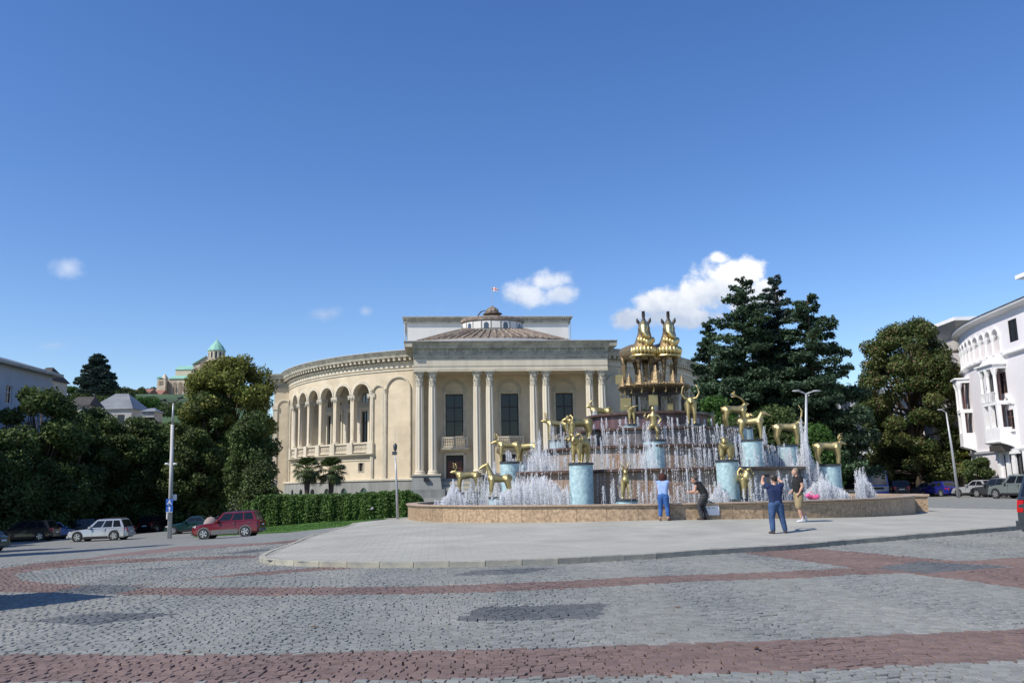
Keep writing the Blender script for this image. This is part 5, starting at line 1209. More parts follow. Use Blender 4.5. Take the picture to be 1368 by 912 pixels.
# clipped hedge along the lawn
def hedge():
    t = empty('hedge', (-14, 73, gz(-14, 73)), 'long clipped green hedge in front of the left wing', 'hedge'); b = Vector(t.location); n = 60000
    A = at(322, 690, 72.5); B = at(562, 690, 70.5)
    s = npr.random(n); x = A.x+(B.x-A.x)*s; yf = 72.5-2*s
    zt = np.interp(s, [0, .03, .10, .3, .6, .9, .97, 1], [at(322, 690, 72).z+.6, at(330, 672, 72).z, at(350, 664, 72).z, at(394, 663.5, 72).z, at(466, 662, 72).z, at(538, 657, 71).z, at(556, 661, 71).z, at(562, 672, 70).z])
    zb = Hn(x, yf)-.05; f = npr.random(n); face = npr.random(n) < .62
    bulge = .35*np.sin(s*60)+.2*np.sin(s*143+1)
    z = np.where(face, zb+(zt-zb)*f**.8, zt+npr.normal(0, .06, n)+.08*np.sin(s*90)); y = np.where(face, yf+.35*(f**3)+npr.normal(0, .10, n)+bulge*.3, yf+2.4*f+.2)
    P = np.c_[x, y, z]-np.array(b); V, F = leaf_quads(P, .15, np.tile([0, -.6, .8], (n, 1)), .35, asp=1.2); npmesh('hedge_foliage', V, F, m_hedge, parent=t, kind='stuff')
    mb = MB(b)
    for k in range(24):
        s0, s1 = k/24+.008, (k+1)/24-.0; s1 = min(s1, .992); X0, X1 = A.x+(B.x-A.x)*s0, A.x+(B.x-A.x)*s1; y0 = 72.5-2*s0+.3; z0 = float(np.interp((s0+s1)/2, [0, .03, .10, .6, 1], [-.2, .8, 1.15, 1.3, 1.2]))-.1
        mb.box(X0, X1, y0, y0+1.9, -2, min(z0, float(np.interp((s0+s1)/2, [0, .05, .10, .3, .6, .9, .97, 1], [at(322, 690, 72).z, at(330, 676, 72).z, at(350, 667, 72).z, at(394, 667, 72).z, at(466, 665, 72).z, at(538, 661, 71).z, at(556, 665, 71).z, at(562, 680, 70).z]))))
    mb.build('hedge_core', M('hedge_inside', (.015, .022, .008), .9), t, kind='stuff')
hedge()

# ------------------------------------------------------------------ lamps, signs, busts
def lamp_pole():
    b = at(227, 706, 66); z0 = gz(b.x, 66); tp = at(232, 537, 66); t = empty('light_pole', (b.x, 66, z0), 'tall worn white pole with blue signs among the trees at left', 'pole'); o = Vector(t.location)
    def rel(px, py, dy=0): v = at(px, py, 66+dy)-o; return tuple(v)
    mb = MB(); mb.tube([(0, 0, -.2), rel(228.5, 640), rel(230.3, 567)], [.17, .14, .12], 12); mb.build('lower_shaft', m_pole, t, True)
    mb = MB(); mb.tube([rel(230.3, 567), rel(231.6, 538)], [.09, .05], 10); mb.build('upper_shaft', m_galv, t, True)
    mb = MB(); mb.tube([rel(217, 533.5), rel(225, 537.5), rel(231.6, 538.5), rel(240, 532), rel(243, 530)], .05, 6); mb.ball(rel(218, 534), .14, 8, (2, 1, .6)); mb.ball(rel(241, 531), .14, 8, (2, 1, .6)); mb.build('lamp_arm', m_black, t, True)
    for px in (222.8, 234):
        mb = MB(); mb.tube([rel(229, 621), rel(px, 620)], .04, 6); mb.lathe(rel(px, 620.6), [(.06, 0), (.16, .05), (.12, .14)], 10); mb.build('floodlight', m_swhite, t, True)
    for i, (y0, y1) in enumerate(((666, 674.5), (675.5, 684))):
        a = Vector(rel(221.5, y1, -.3)); c = Vector(rel(231, y0, -.3)); mb = MB(); mb.box(a.x, c.x, a.y, a.y+.03, a.z, c.z); s_ = mb.build('blue_sign', m_sblue, t)
        mb = MB(); w, h = c.x-a.x, c.z-a.z; y = a.y-.004
        P = lambda u, v: (a.x+u*w, y, a.z+v*h)
        if i == 0: mb.quad(P(.18, .12), P(.30, .12), P(.62, .88), P(.5, .88)); mb.quad(P(.5, .62), P(.62, .62), P(.88, .12), P(.76, .12)); mb.quad(P(.3, .3), P(.74, .3), P(.70, .4), P(.34, .4))
        else: mb.quad(P(.45, .1), P(.55, .1), P(.55, .6), P(.45, .6)); mb.quad(P(.3, .55), P(.7, .55), P(.52, .92), P(.48, .92)); mb.quad(P(.04, .02), P(.96, .02), P(.96, .08), P(.04, .08))
        mb.build('sign_pictogram', m_swhite, s_)
    a = Vector(rel(230.5, 668, .1)); c = Vector(rel(235.5, 660, .1)); mb = MB(); mb.box(a.x, c.x, a.y, a.y+.12, a.z, c.z); mb.build('white_box', m_swhite, t)
    a = Vector(rel(222, 693, -.22)); c = Vector(rel(223.8, 684, -.22)); mb = MB(); mb.box(a.x, c.x, a.y, a.y+.04, a.z, c.z); mb.build('notice', m_swhite, t)
lamp_pole()
def small_lamp():
    b = at(531.5, 690, 41.5); t = empty('small_lamp_post', tuple(b), 'slim silver lamp post at the left corner of the fountain plaza', 'lamp post'); o = Vector(b)
    rel = lambda px, py: tuple(at(px, py, 41.5)-o)
    mb = MB(); mb.tube([(0, 0, -.3), rel(529.6, 640), rel(528, 612)], [.075, .05, .035], 10); mb.build('post', m_galv, t, True)
    mb = MB(); mb.tube([rel(527.9, 588), rel(527.3, 575)], [.012, .006], 5); mb.build('spike', m_galv, t)
    mb = MB(); c = rel(528, 597); mb.lathe(c, [(.02, -.20), (.075, -.12), (.10, .02), (.085, .12), (.03, .19)], 12); mb.build('lantern', m_dslab, t, True)
    mb = MB(); c = Vector(rel(527.2, 605)); mb.box(c.x-.11, c.x+.11, c.y-.06, c.y+.06, c.z-.08, c.z+.08); mb.build('junction_box', m_dslab, t)
    mb = MB(); mb.ball(rel(528, 611), .05, 8); mb.tube([rel(528, 612), rel(528, 598)], .02, 6); mb.build('camera_dome', m_swhite, t, True)
small_lamp()
def double_lamp(pxb, pyt, Y, label, arm=(-13, 14), lean=0, group=None, zb=None, arms=True, r=.09):
    tp = at(pxb, pyt, Y); b = at(pxb+lean, 640, Y); z0 = gz(b.x, Y) if zb is None else zb; t = empty('street_lamp', (b.x, Y, z0), label, 'street lamp', group); o = Vector(t.location); rel = lambda px, py: tuple(at(px, py, Y)-o)
    mb = MB(); mb.tube([(0, 0, -.2), rel(pxb+lean*.5, (640+pyt)/2), tuple(tp-o)], [r*1.5, r, r*.6], 10); mb.build('post', m_galv, t, True)
    if arms:
        for a in arm:
            mb = MB(); mb.tube([tuple(tp-o), rel(pxb+a*.6, pyt-3), rel(pxb+a, pyt-4)], [.05, .04, .03], 6); e = rel(pxb+a, pyt-4); mb.ball((e[0], e[1], e[2]), .13, 8, (2.2, .8, .45)); mb.build('lamp_arm', m_galv, t, True)
double_lamp(1077, 526, 52, 'double armed street lamp behind the ibex statue', r=.10)
double_lamp(1264, 551, 74, 'leaning grey lamp pole in front of the white building', arm=(-8,), lean=14, r=.09)
def bust(px, top, bot, Y, label, mat, s=1.0):
    a = at(px, top, Y); b = at(px, bot, Y); h = a.z-b.z; t = empty('stone_bust', tuple(b), label, 'statue'); mb = MB(); mb.box(-.42*s, .42*s, -.35*s, .35*s, -1.2, h*.42); mb.box(-.5*s, .5*s, -.42*s, .42*s, h*.36, h*.42); mb.build('plinth', mat, t)
    mb = MB(); k = h*.29; c = h*.68; mb.ball((0, 0, c+k*.15), k, 16, (.8, .85, 1.1)); mb.chain([(0, 0, c-k*.7, k*.5), (0, .0, c-k*.3, k*.55)]); mb.ball((0, -.1, c-k*1.1), k*.9, 12, (1.15, .7, .5)); mb.cap((0, -k*.85, c+k*.15), (0, -k*.95, c-k*.1), k*.10, k*.16, 8)
    for e in (-1, 1): mb.ball((e*k*.3, -k*.78, c+k*.3), k*.12, 8); mb.ball((e*k*.8, 0, c+k*.1), k*.18, 8, (.5, 1, 1.5))
    mb.cap((-k*.25, -k*.86, c-k*.32), (k*.25, -k*.86, c-k*.32), k*.07, k*.07, 8)
    for q in range(14): aa = math.pi*q/13; mb.ball((math.cos(aa)*k*.8, -.15*k, c+k*.35+math.sin(aa)*k*.8), k*.24, 6)
    remesh('head', mb, .05, mat, t, 2)
bust(364, 640, 664, 100, 'pale carved stone head on a plinth at the corner of the theatre', m_sand)
bt = at(281, 706, 70)
t = empty('boulder', (bt.x, 70, gz(bt.x, 70)), 'rounded pinkish boulder behind the dark red car', 'boulder')
mb = MB(); mb.ball((0, 0, .95), 1.0, 12, (.75, .7, 1.35)); mb.ball((-.3, 0, .5), .6, 10, (1, 1, 1.2)); mb.v = [(x*.8, y*.8, z*.6) for x, y, z in mb.v]; remesh('boulder_stone', mb, .08, M('pink_stone', (.28, .22, .20), .9, var=.2, scale=2), t, 3)

# ------------------------------------------------------------------ buildings at the sides and on the hill
def simple_window(P, mbox, uc, w, z0, z1, parent, B, frame=m_wtrim, pane=m_glass, o=0.0, depth=.16, arched=False, bars=1, name='window'):
    mb = MB(B); P.box(mb, uc-w, uc+w, o-depth-.05, o-depth, z0, z1); wd = mb.build(name, pane, parent)
    mb = MB(B); f = .07
    for a, b, c, d in ((uc-w, uc-w+f, z0, z1), (uc+w-f, uc+w, z0, z1), (uc-w+f, uc+w-f, z0, z0+f), (uc-w+f, uc+w-f, z1-f, z1)): P.box(mb, a, b, o-depth, o-depth+.06, c, d)
    for k in range(bars): u = uc-w+2*w*(k+1)/(bars+1); P.box(mb, u-.03, u+.03, o-depth, o-depth+.05, z0+f, z1-f)
    P.box(mb, uc-w+f, uc+w-f, o-depth, o-depth+.045, z0+(z1-z0)*.62, z0+(z1-z0)*.62+.06)
    mb.build('frame', frame, wd); return wd
# --- white curved building on the right: facade runs away from us and bends round to the right
_wp = [(43.2, 56.0), (44.2, 66.0), (45.0, 76.0), (45.7, 83.0), (46.8, 88.0), (48.6, 92.5), (51.4, 96.0), (55, 98.5), (60, 100)]
_wc = [0]
for a, b in zip(_wp, _wp[1:]): _wc.append(_wc[-1]+math.hypot(b[0]-a[0], b[1]-a[1]))
def _catm(u):
    u = max(0, min(_wc[-1]-1e-6, u)); i = max(j for j in range(len(_wc)-1) if _wc[j] <= u); t = (u-_wc[i])/(_wc[i+1]-_wc[i])
    p = [Vector(_wp[max(0, min(len(_wp)-1, i+k))]) for k in (-1, 0, 1, 2)]
    q = .5*((2*p[1])+(-p[0]+p[2])*t+(2*p[0]-5*p[1]+4*p[2]-p[3])*t*t+(-p[0]+3*p[1]-3*p[2]+p[3])*t**3)
    d = .5*((-p[0]+p[2])+2*(2*p[0]-5*p[1]+4*p[2]-p[3])*t+3*(-p[0]+3*p[1]-3*p[2]+p[3])*t*t); return q, d.normalized()
def _wf(u, o, z): q, d = _catm(u); return (q.x-d.y*o, q.y+d.x*o, z)
WP = Path(_wf)
def w_u(px):        # arc position seen at photo column px
    best = min((abs(proj(*_wf(k*.1, 0, 8))[0]-px), k*.1) for k in range(330))
    return best[1]
WB = Vector((46, 84, 0)); wb = empty('white_apartment_building', WB, 'pinkish white curved corner building with arcaded top floor at right', 'building')
def zat(px, py): u = w_u(px); q = _wf(u, 0, 0); return at(px, py, q[1]).z
ZC = zat(1340, 421); ZS = zat(1340, 478); ZE = 1.0
uA = w_u(1345); ue = _wc[-1]; uS = w_u(1285)
arc = []
n_ar = 9; u0 = w_u(1341); pit = 1.62
for k in range(n_ar): arc.append((u0+pit*k, .60, ZS+.35, ZS+(ZC-ZS)*.52, True))
wins = []
mb = MB(WB)
ztopw = ZC
uw = w_u(1366)
ops_top = arc+[(uw, .75, ZS+1.0, ZS+3.0, False)]
WP.wall(mb, 0, ue, ZS, ztopw, ops_top, th=.9, step=1.0)
z2a, z2b = zat(1345, 525), zat(1345, 497); z1a, z1b = zat(1351, 573), zat(1349, 547); z0a, z0b = 0.3, zat(1351, 604)
uw2, uw1, ug = w_u(1344.5), w_u(1348.5), w_u(1351)
ub = w_u(1324)-2.5       # oriel bay
ops2 = [(uw2, .62, z2a, z2b, False), (uw2-6.5, .62, z2a, z2b, False), (uw2-12, .62, z2a, z2b, False)]
ops1 = [(uw1, .62, z1a, z1b, False), (uw1-6.5, .62, z1a, z1b, False), (uw1-12, .62, z1a, z1b, False)]
ops0 = [(ug, .95, z0a, z0b, False), (ug-6.5, .95, z0a, z0b, False), (ub, .7, .2, zat(1322, 608), False)]
zm1 = (z1b+z2a)/2; zm0 = (z0b+z1a)/2
WP.wall(mb, 0, ue, zm1, ZS, ops2, th=.35, step=1.0); WP.wall(mb, 0, ue, zm0, zm1, ops1, th=.35, step=1.0); WP.wall(mb, 0, ue, -.5, zm0, ops0, th=.35, step=1.0)
mb.build('facade', m_pink, wb)
for o_ in ops2+ops1+ops0+[ops_top[-1]]: simple_window(WP, None, o_[0], o_[1], o_[2], o_[3], wb, WB, frame=m_brownw if o_ in ops1+ops2 else m_winf, o=0, depth=.07)
for o_ in ops1:
    mb = MB(WB); WP.box(mb, o_[0]-1.1, o_[0]-.65, 0, .05, z1a-2.0, z1b+.3); WP.box(mb, o_[0]+.65, o_[0]+1.1, 0, .05, z1a-2.0, z1b+.3); WP.box(mb, o_[0]-1.0, o_[0]+1.0, 0, .3, z1a-2.2, z1a-1.95); WP.box(mb, o_[0]-.7, o_[0]+.7, 0, .2, z1a-.2, z1a-.02)
    for e in (-1, 1): mb.ball(WP.f(o_[0]+e*.35, .08, z1b+.75), .25, 8, (.6, 1.2, 1.2)); mb.ball(WP.f(o_[0], .1, z1b+1.1), .2, 8)
    mb.tube([WP.f(o_[0]-.9, .1, z1b+.45), WP.f(o_[0], .12, z1b+1.3), WP.f(o_[0]+.9, .1, z1b+.45)], .11, 6); mb.build('window_surround', m_wtrim, wb)
for uc, w, za, zb_, ar in arc:
    mb = MB(WB); WP.arch(mb, uc, w, zb_, w, w+.18, 0, .10); mb.build('archivolt', m_wtrim, wb)
for k in range(n_ar+1):
    u = u0+pit*(k-.5); mb = MB(WB); z0_ = ZS+.35; z1_ = arc[0][3]
    mb.lathe(WP.f(u, -.1, z0_), [(.26, 0), (.26, .1), (.2, .16), (.19, z1_-z0_-.5), (.30, z1_-z0_-.2), (.36, z1_-z0_)], 10); mb.build('column', m_wtrim, wb)
mb = MB(WB); WP.wall(mb, u0-1, min(u0+pit*n_ar, ue), ZS, ZC, [(a[0], .4, a[2]+.2, a[3]-.1, False) for a in arc], o=-2.0, th=.1, step=2); mb.build('gallery_wall', m_pink, wb)
for a in arc:
    mb = MB(WB); WP.box(mb, a[0]-.4, a[0]+.4, -2.2, -2.1, a[2]+.2, a[3]-.1); mb.build('gallery_window', m_brownw, wb)
mb = MB(WB); WP.sweep(mb, 0, ue, [(-.2, ZS-.12), (.12, ZS-.10), (.28, ZS+.02), (.30, ZS+.14), (.1, ZS+.2), (-.2, ZS+.2)], 60); WP.sweep(mb, 0, ue, [(-.1, zm0-.9), (.15, zm0-.9), (.22, zm0-.7), (-.1, zm0-.7)], 60); mb.build('string_course', m_wtrim, wb)
mb = MB(WB); WP.sweep(mb, 0, ue, [(-.3, ZC-.25), (.2, ZC-.2), (.62, ZC-.02), (.68, ZC+.16), (-.3, ZC+.35)], 60); mb.build('eaves', m_wtrim, wb)
mb = MB(WB); WP.sweep(mb, 0, ue, [(.72, ZC+.18), (.75, ZC+.24), (-9, ZC+2.4), (-9, ZC+2.2)], 60); mb.build('roof', m_metalroof, wb)
# back and inside so that it is a solid block
mb = MB(WB); WP.sweep(mb, 0, ue, [(-3.0, -.5), (-3.0, ZC), (-3.2, ZC), (-3.2, -.5)], 40); WP.sweep(mb, 0, ue, [(-.25, ZS-.1), (-3, ZS-.1), (-3, ZS), (-.25, ZS)], 40); mb.build('inner_wall', m_greyren, wb)
mb = MB(WB); mb.box(47, 75, 97, 103, -.5, ZC-1); mb.build('rear_wing', m_pink, wb); mb = MB(WB); mb.box(46, 70, 56, 60, -.5, ZC); mb.build('rear_wing', m_pink, wb)
# two storey oriel with columns over the entrance
def oriel(uc, W_, name, zt, nwin, label=None):
    ZB = zat(1322, 592); ZM = zat(1322, 540); ZT = zt
    mb = MB(WB); WP.box(mb, uc-W_, uc+W_, 0, 1.1, ZM-.35, ZM); mb.build('oriel_floor', m_wtrim, wb); mb = MB(WB); WP.box(mb, uc-W_, uc+W_, 0, 1.1, ZB, ZB+1.3); WP.sweep(mb, uc-W_-.1, uc+W_+.1, [(0, ZB-.5), (.5, ZB-.3), (1.15, ZB-.1), (1.2, ZB), (0, ZB)], 1); mb.build('oriel_base', m_wtrim, wb); mb = MB(WB)
    WP.box(mb, uc-W_-.1, uc+W_+.1, 0, 1.2, ZT, ZT+.35); WP.box(mb, uc-W_-.25, uc+W_+.25, 0, 1.4, ZT+.35, ZT+.5)
    o_ = mb.build('oriel', m_wtrim, wb)
    for lev in ((ZB+1.3, ZM-.35), (ZM, ZT)):
        for k in range(nwin+1):
            u = uc-W_+.18+(2*W_-.36)*k/nwin; mb = MB(WB)
            if lev[0] == ZM:
                mb.lathe(WP.f(u, .95, lev[0]), [(.2, 0), (.16, .12), (.15, lev[1]-lev[0]-.7), (.28, lev[1]-lev[0]-.25), (.34, lev[1]-lev[0])], 8)
            else: WP.box(mb, u-.16, u+.16, .72, 1.08, lev[0], lev[1])
            mb.build('oriel_column', m_wtrim, o_)
        for k in range(nwin):
            a = uc-W_+.34+(2*W_-.36)*k/nwin; b = a+(2*W_-.36)/nwin-.32; mb = MB(WB); WP.box(mb, a, b, .45, .55, lev[0], lev[1]); g_ = mb.build('oriel_window', m_glassb if k % 2 else m_brownw, o_)
            mb = MB(WB)
    if nwin > 1:
        mb = MB(WB)
        for k in range(14):
            u = uc-W_+.2+(2*W_-.4)*k/13; mb.tube([WP.f(u, 1.18, ZM), WP.f(u, 1.18, ZM+.8)], .025, 4)
        mb.tube([WP.f(uc-W_, 1.18, ZM+.8), WP.f(uc+W_, 1.18, ZM+.8)], .04, 5); mb.build('railing', m_wtrim, o_)
        for e in (-1, 0, 1): 
            mb = MB(WB); WP.sweep(mb, uc+e*1.15-.55, uc+e*1.15+.55, [(0, ZT+.5), (1.0, ZT+.5), (.5, ZT+1.1), (0, ZT+1.15)], 1); mb.build('oriel_pediment', m_wtrim, o_)
    return o_
oriel(ub, 1.55, 'oriel', zat(1322, 499), 2)
oriel(w_u(1293), .9, 'oriel', zat(1293, 512), 1)
oriel(ub-19, 1.55, 'oriel', zat(1322, 499), 2)
mb = MB(WB); WP.box(mb, ub-1.2, ub+1.2, .1, 1.0, zat(1322, 604), zat(1322, 596)); mb.build('entrance_hood', m_darkroof, wb)
for u in (ub-1.5, ub+1.5, ug-1.5, ug+1.5): mb = MB(WB); WP.box(mb, u-.25, u+.25, 0, .2, -.4, zm0-.95); mb.build('pilaster', m_wtrim, wb)
# roof belvedere with wide eaves and the small eave at the top right corner
c = at(1296, 445, 97); mb = MB(WB); mb.box(c.x-1.6, c.x+5, 97, 103, ZC-.5, at(1296, 436, 97).z); bv = mb.build('belvedere', m_greyren, wb)
e0, e1 = at(1271, 452, 95), at(1325, 424, 95); zt = at(1290, 423, 95).z
mb = MB(WB); mb.hexa([(c.x-1.7, 96.8, c.z-.3), (c.x+5.1, 96.8, c.z-.3), (c.x+5.1, 103.2, c.z-.3), (c.x-1.7, 103.2, c.z-.3), (c.x-2.9, 94.5, zt-.5), (c.x+6.2, 94.5, zt-.5), (c.x+6.2, 105, zt-.5), (c.x-2.9, 105, zt-.5)]); mb.build('belvedere_soffit', m_greyren, bv)
mb = MB(WB); mb.box(c.x-3.0, c.x+6.3, 94.4, 105.1, zt-.49, zt-.1); mb.box(c.x-1.4, c.x+4.5, 95.5, 104, zt-.09, zt+.12); mb.build('belvedere_roof', m_wtrim, bv)
for k in range(5):
    mb = MB(WB); x = c.x-1.3+k*1.5; mb.tube([(x, 96.7, c.z-.4), (x, 96.7, zt-.5)], .12, 8); mb.build('belvedere_post', m_wtrim, bv)
q = at(1356, 372, 82); mb = MB(WB); mb.box(q.x, q.x+12, 76, 82, q.z-.12, q.z+.25); tw = mb.build('tower_eaves', m_wtrim, wb); mb = MB(WB); mb.box(q.x+1.2, q.x+11, 77, 81, ZC+.2, q.z-.12); mb.build('roof_tower', m_pink, tw)

# --- building glimpsed behind the cedars
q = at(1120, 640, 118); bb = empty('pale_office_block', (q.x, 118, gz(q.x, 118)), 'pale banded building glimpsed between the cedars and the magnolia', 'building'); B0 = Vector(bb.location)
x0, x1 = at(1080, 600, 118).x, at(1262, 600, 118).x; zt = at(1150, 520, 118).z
mb = MB(B0); mb.box(x0, x1, 118, 128, -1, zt); mb.build('wall', M('pale_block_wall', (.50, .50, .52), .8, var=.06), bb)  # pale grey wall colour, the same on every side
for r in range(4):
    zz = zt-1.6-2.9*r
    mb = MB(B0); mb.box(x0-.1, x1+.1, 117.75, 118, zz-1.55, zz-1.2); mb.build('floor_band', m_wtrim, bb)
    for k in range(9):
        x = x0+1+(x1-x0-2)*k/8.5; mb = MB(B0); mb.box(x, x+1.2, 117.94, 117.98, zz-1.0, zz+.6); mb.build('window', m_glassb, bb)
# --- left: pale blue block, then roofs stepping back
lb = empty('pale_blue_building', (-52.5, 90, gz(-52.5, 90)), 'pale blue three storey building in shade at the far left', 'building'); B1 = Vector(lb.location)
LP = Path(lambda u, o, z: (-52.4-(u-60)*.012+o, u, z))
ze = at(25, 492, 91).z
lw_ = [(u, .6, z, z+1.9, False) for z in (ze-3.9, ze-7.4, ze-10.9) for u in (62, 66.5, 71, 75.5, 80, 84.5, 89.6, 93.6)]
mb = MB(B1)
for z in (ze-3.9, ze-7.4, ze-10.9): LP.wall(mb, 58, 98, z-1.6 if z > ze-10 else -3, z+2.2 if z < ze-4 else ze, [w for w in lw_ if abs(w[2]-z) < .1], th=.3, step=8)
LP.wall(mb, 58, 98, ze-5.5, ze-5.2, [], step=40)
mb.quad((-52.85, 98, -3), (-64, 98, -3), (-64, 98, ze), (-52.85, 98, ze)); mb.quad((-52.4, 58, -3), (-64, 58, -3), (-64, 58, ze), (-52.4, 58, ze)); mb.quad((-52.4, 58, -3), (-52.4, 58, ze), (-52.41, 58.1, ze), (-52.41, 58.1, -3))
mb.build('wall', m_blueren, lb)
for w in lw_: simple_window(LP, None, w[0], w[1], w[2], w[3], lb, B1, frame=m_wtrim, depth=.2)
mb = MB(B1); LP.box(mb, 58, 98.8, -12, .9, ze, ze+.3); mb.build('eaves', m_greyren, lb)
mb = MB(B1); mb.add([(-51.6, 57.5, ze+.3), (-52, 99, ze+.3), (-57.5, 97, ze+2.0), (-57.5, 60, ze+2.0), (-64, 99, ze+.3), (-64, 57.5, ze+.3)], [(0, 1, 2, 3), (3, 2, 4, 5), (0, 3, 5), (1, 4, 2)]); mb.build('roof', m_metalroof, lb)
mb = MB(B1); mb.box(-55.5, -54.6, 88.5, 89.5, ze+.4, ze+2.3); mb.tube([(-54.3, 86, ze+1.9), (-54.3, 89, ze+2.1), (-54.3, 89.3, ze+2.6)], .07, 5); mb.build('chimney', m_darkroof, lb)
def gable_house(name, label, px0, px1, eave, ridge, Y, dep, wall, roof, cat='house', zb=None, group=None, hip=.0):
    a, b = at(px0, eave, Y), at(px1, eave, Y); r = at((px0+px1)/2, ridge, Y+dep/2); z0 = gz(a.x, Y)-1 if zb is None else zb
    t = empty(name, ((a.x+b.x)/2, Y, z0), label, cat, group); B = Vector(t.location); ze_ = (a.z+b.z)/2; hp = (b.x-a.x)*hip
    mb = MB(B); mb.box(a.x, b.x, Y, Y+dep, z0, ze_); mb.build('wall', wall, t)
    o = max(.3, dep*.03); mb = MB(B)
    mb.add([(a.x-o, Y-o, ze_-.05), (b.x+o, Y-o, ze_-.05), (b.x+o, Y+dep+o, ze_-.05), (a.x-o, Y+dep+o, ze_-.05), (a.x+hp, Y+dep/2, r.z), (b.x-hp, Y+dep/2, r.z)], [(0, 1, 5, 4), (2, 3, 4, 5), (1, 2, 5), (3, 0, 4), (0, 3, 2, 1)]); rf = mb.build('roof', roof, t)
    n = max(2, int((b.x-a.x)/3))
    for k in range(n):
        x = a.x+(b.x-a.x)*(k+.5)/n; mb = MB(B); mb.box(x-.5, x+.5, Y-.06, Y-.02, ze_-2.4, ze_-.9); mb.build('window', m_glass, t)
    return t
gable_house('brown_eaved_house', 'house with dark overhanging eaves behind the pale blue building', 40, 63, 506, 491, 108, 5, m_greyren, m_darkroof, hip=.3)
gable_house('grey_roofed_house', 'long low roofed house stepping down behind the left trees', 92, 118, 541, 530, 118, 4, m_greyren, m_darkroof, hip=.05)
gable_house('metal_roofed_house', 'house with a pale grey metal hipped roof in the left middle', 120, 176, 546, 526, 130, 7, m_greyren, m_metalroof, hip=.34)
gable_house('small_roof_house', 'small pale roof right of the metal hipped roof', 190, 206, 549, 545, 126, 3, m_greyren, m_metalroof, hip=.3)
gable_house('red_roofed_house', 'larger red roofed house on the hill left of the cathedral', 176, 199, 525, 519.5, 640, 18, m_sand, m_redtile, zb=at(185, 533, 640).z-6, group='red roofed houses on the hill')
gable_house('red_roofed_house', 'smaller red roofed house close to the cathedral porch', 196, 215, 527, 521, 670, 18, m_sand, m_redtile, zb=at(205, 535, 670).z-6, group='red roofed houses on the hill')
# --- hilltop cathedral
CY = 700.; k_ = CY/FPX
def cz(py, px=270): return at(px, py, CY).z
def cx(px): return at(px, 500, CY).x
cat_ = empty('cathedral', (cx(270), CY, cz(536)), 'old stone cathedral with green copper roofs and drum on the hill', 'church'); B2 = Vector(cat_.location)
zg = cz(540)-4
def cbox(px0, px1, ytop, y0, y1, name, mat, parent=None): mb = MB(B2); mb.box(cx(px0), cx(px1), y0, y1, zg, cz(ytop)); return mb.build(name, mat, parent or cat_)
def croof(px0, px1, ye, yr, y0, y1, name='roof', along=True, parent=None):
    mb = MB(B2); a, b = cx(px0)-.5, cx(px1)+.5; ze_, zr = cz(ye), cz(yr); ym = (y0+y1)/2
    if along: mb.add([(a, y0-.6, ze_), (b, y0-.6, ze_), (b, y1+.6, ze_), (a, y1+.6, ze_), (a, ym, zr), (b, ym, zr)], [(0, 1, 5, 4), (2, 3, 4, 5), (1, 2, 5), (3, 0, 4), (0, 3, 2, 1)])
    else: xm = (a+b)/2; mb.add([(a, y0-.6, ze_), (b, y0-.6, ze_), (b, y1, ze_), (a, y1, ze_), (xm, y0-.6, zr), (xm, y1, zr)], [(0, 1, 4), (1, 2, 5, 4), (3, 0, 4, 5), (2, 3, 5), (0, 3, 2, 1)])
    return mb.build(name, m_copper, parent or cat_)
nave = cbox(233, 310, 492.5, CY+2, CY+16, 'nave', m_sand); croof(233, 268, 492.5, 486, CY+2, CY+16)
aisle = cbox(231, 272, 506, CY-8, CY+2, 'aisle', m_sand); 
mb = MB(B2); a, b = cx(230.5), cx(267); mb.add([(a, CY-8.8, cz(506.5)), (b, CY-8.8, cz(506.5)), (b, CY+2, cz(500.5)), (a, CY+2, cz(500.5)), (a, CY-8.8, cz(507)), (b, CY-8.8, cz(507))], [(0, 1, 2, 3), (4, 5, 1, 0)]); mb.build('aisle_roof', m_copper, cat_)
mb = MB(B2); a, b = cx(260), cx(268); mb.add([(a, CY-4, cz(500)), (b, CY-4, cz(500)), (b, CY+2, cz(495)), (a, CY+2, cz(495))], [(0, 1, 2, 3)]); mb.build('aisle_roof', m_copper, cat_)
tr = cbox(267.5, 292, 490, CY-16, CY+2, 'transept', m_sand); mb = MB(B2); a, b = cx(267.5), cx(300); xm = cx(284); mb.add([(a, CY-16, cz(490)), (b, CY-16, cz(484)), (xm, CY-16, cz(480)), (a, CY+4, cz(490)), (b, CY+4, cz(484)), (xm, CY+4, cz(480))], [(0, 1, 2), (3, 5, 4), (0, 3, 4, 1)]); mb.build('gable', m_sand, cat_)
mb = MB(B2); mb.hexa([(a-.8, CY-17, cz(490.8)), (a-.8, CY+4, cz(490.8)), (xm, CY+4, cz(480.6)), (xm, CY-17, cz(480.6)), (a-.8, CY-17, cz(489.6)), (a-.8, CY+4, cz(489.6)), (xm, CY+4, cz(479.4)), (xm, CY-17, cz(479.4))]); mb.build('transept_roof', m_copper, cat_)
def niche(px, w, yt, yb, y, parent): 
    mb = MB(B2); x = cx(px); w_ = w*k_/2; zt_, zb_ = cz(yt), cz(yb); pts = [(x-w_, zb_), (x+w_, zb_)]+[(x+w_*math.cos(math.pi*i/8), zt_-w_+w_*math.sin(math.pi*i/8)) for i in range(9)]
    mb.add([(a_, y-.25, z_) for a_, z_ in pts]+[(a_, y+.5, z_) for a_, z_ in pts], [tuple(range(len(pts)))]+[(i, (i+1) % len(pts), (i+1) % len(pts)+len(pts), i+len(pts)) for i in range(len(pts))]); mb.build('arched_recess', M('recess_shade_stone', (.25, .20, .15), .9, var=.15, scale=.1), parent)  # raised arch panel, shade of the recess put into its darker stone colour
niche(271, 4.5, 494, 503, CY-16, tr); niche(279, 6, 488, 502, CY-16, tr)
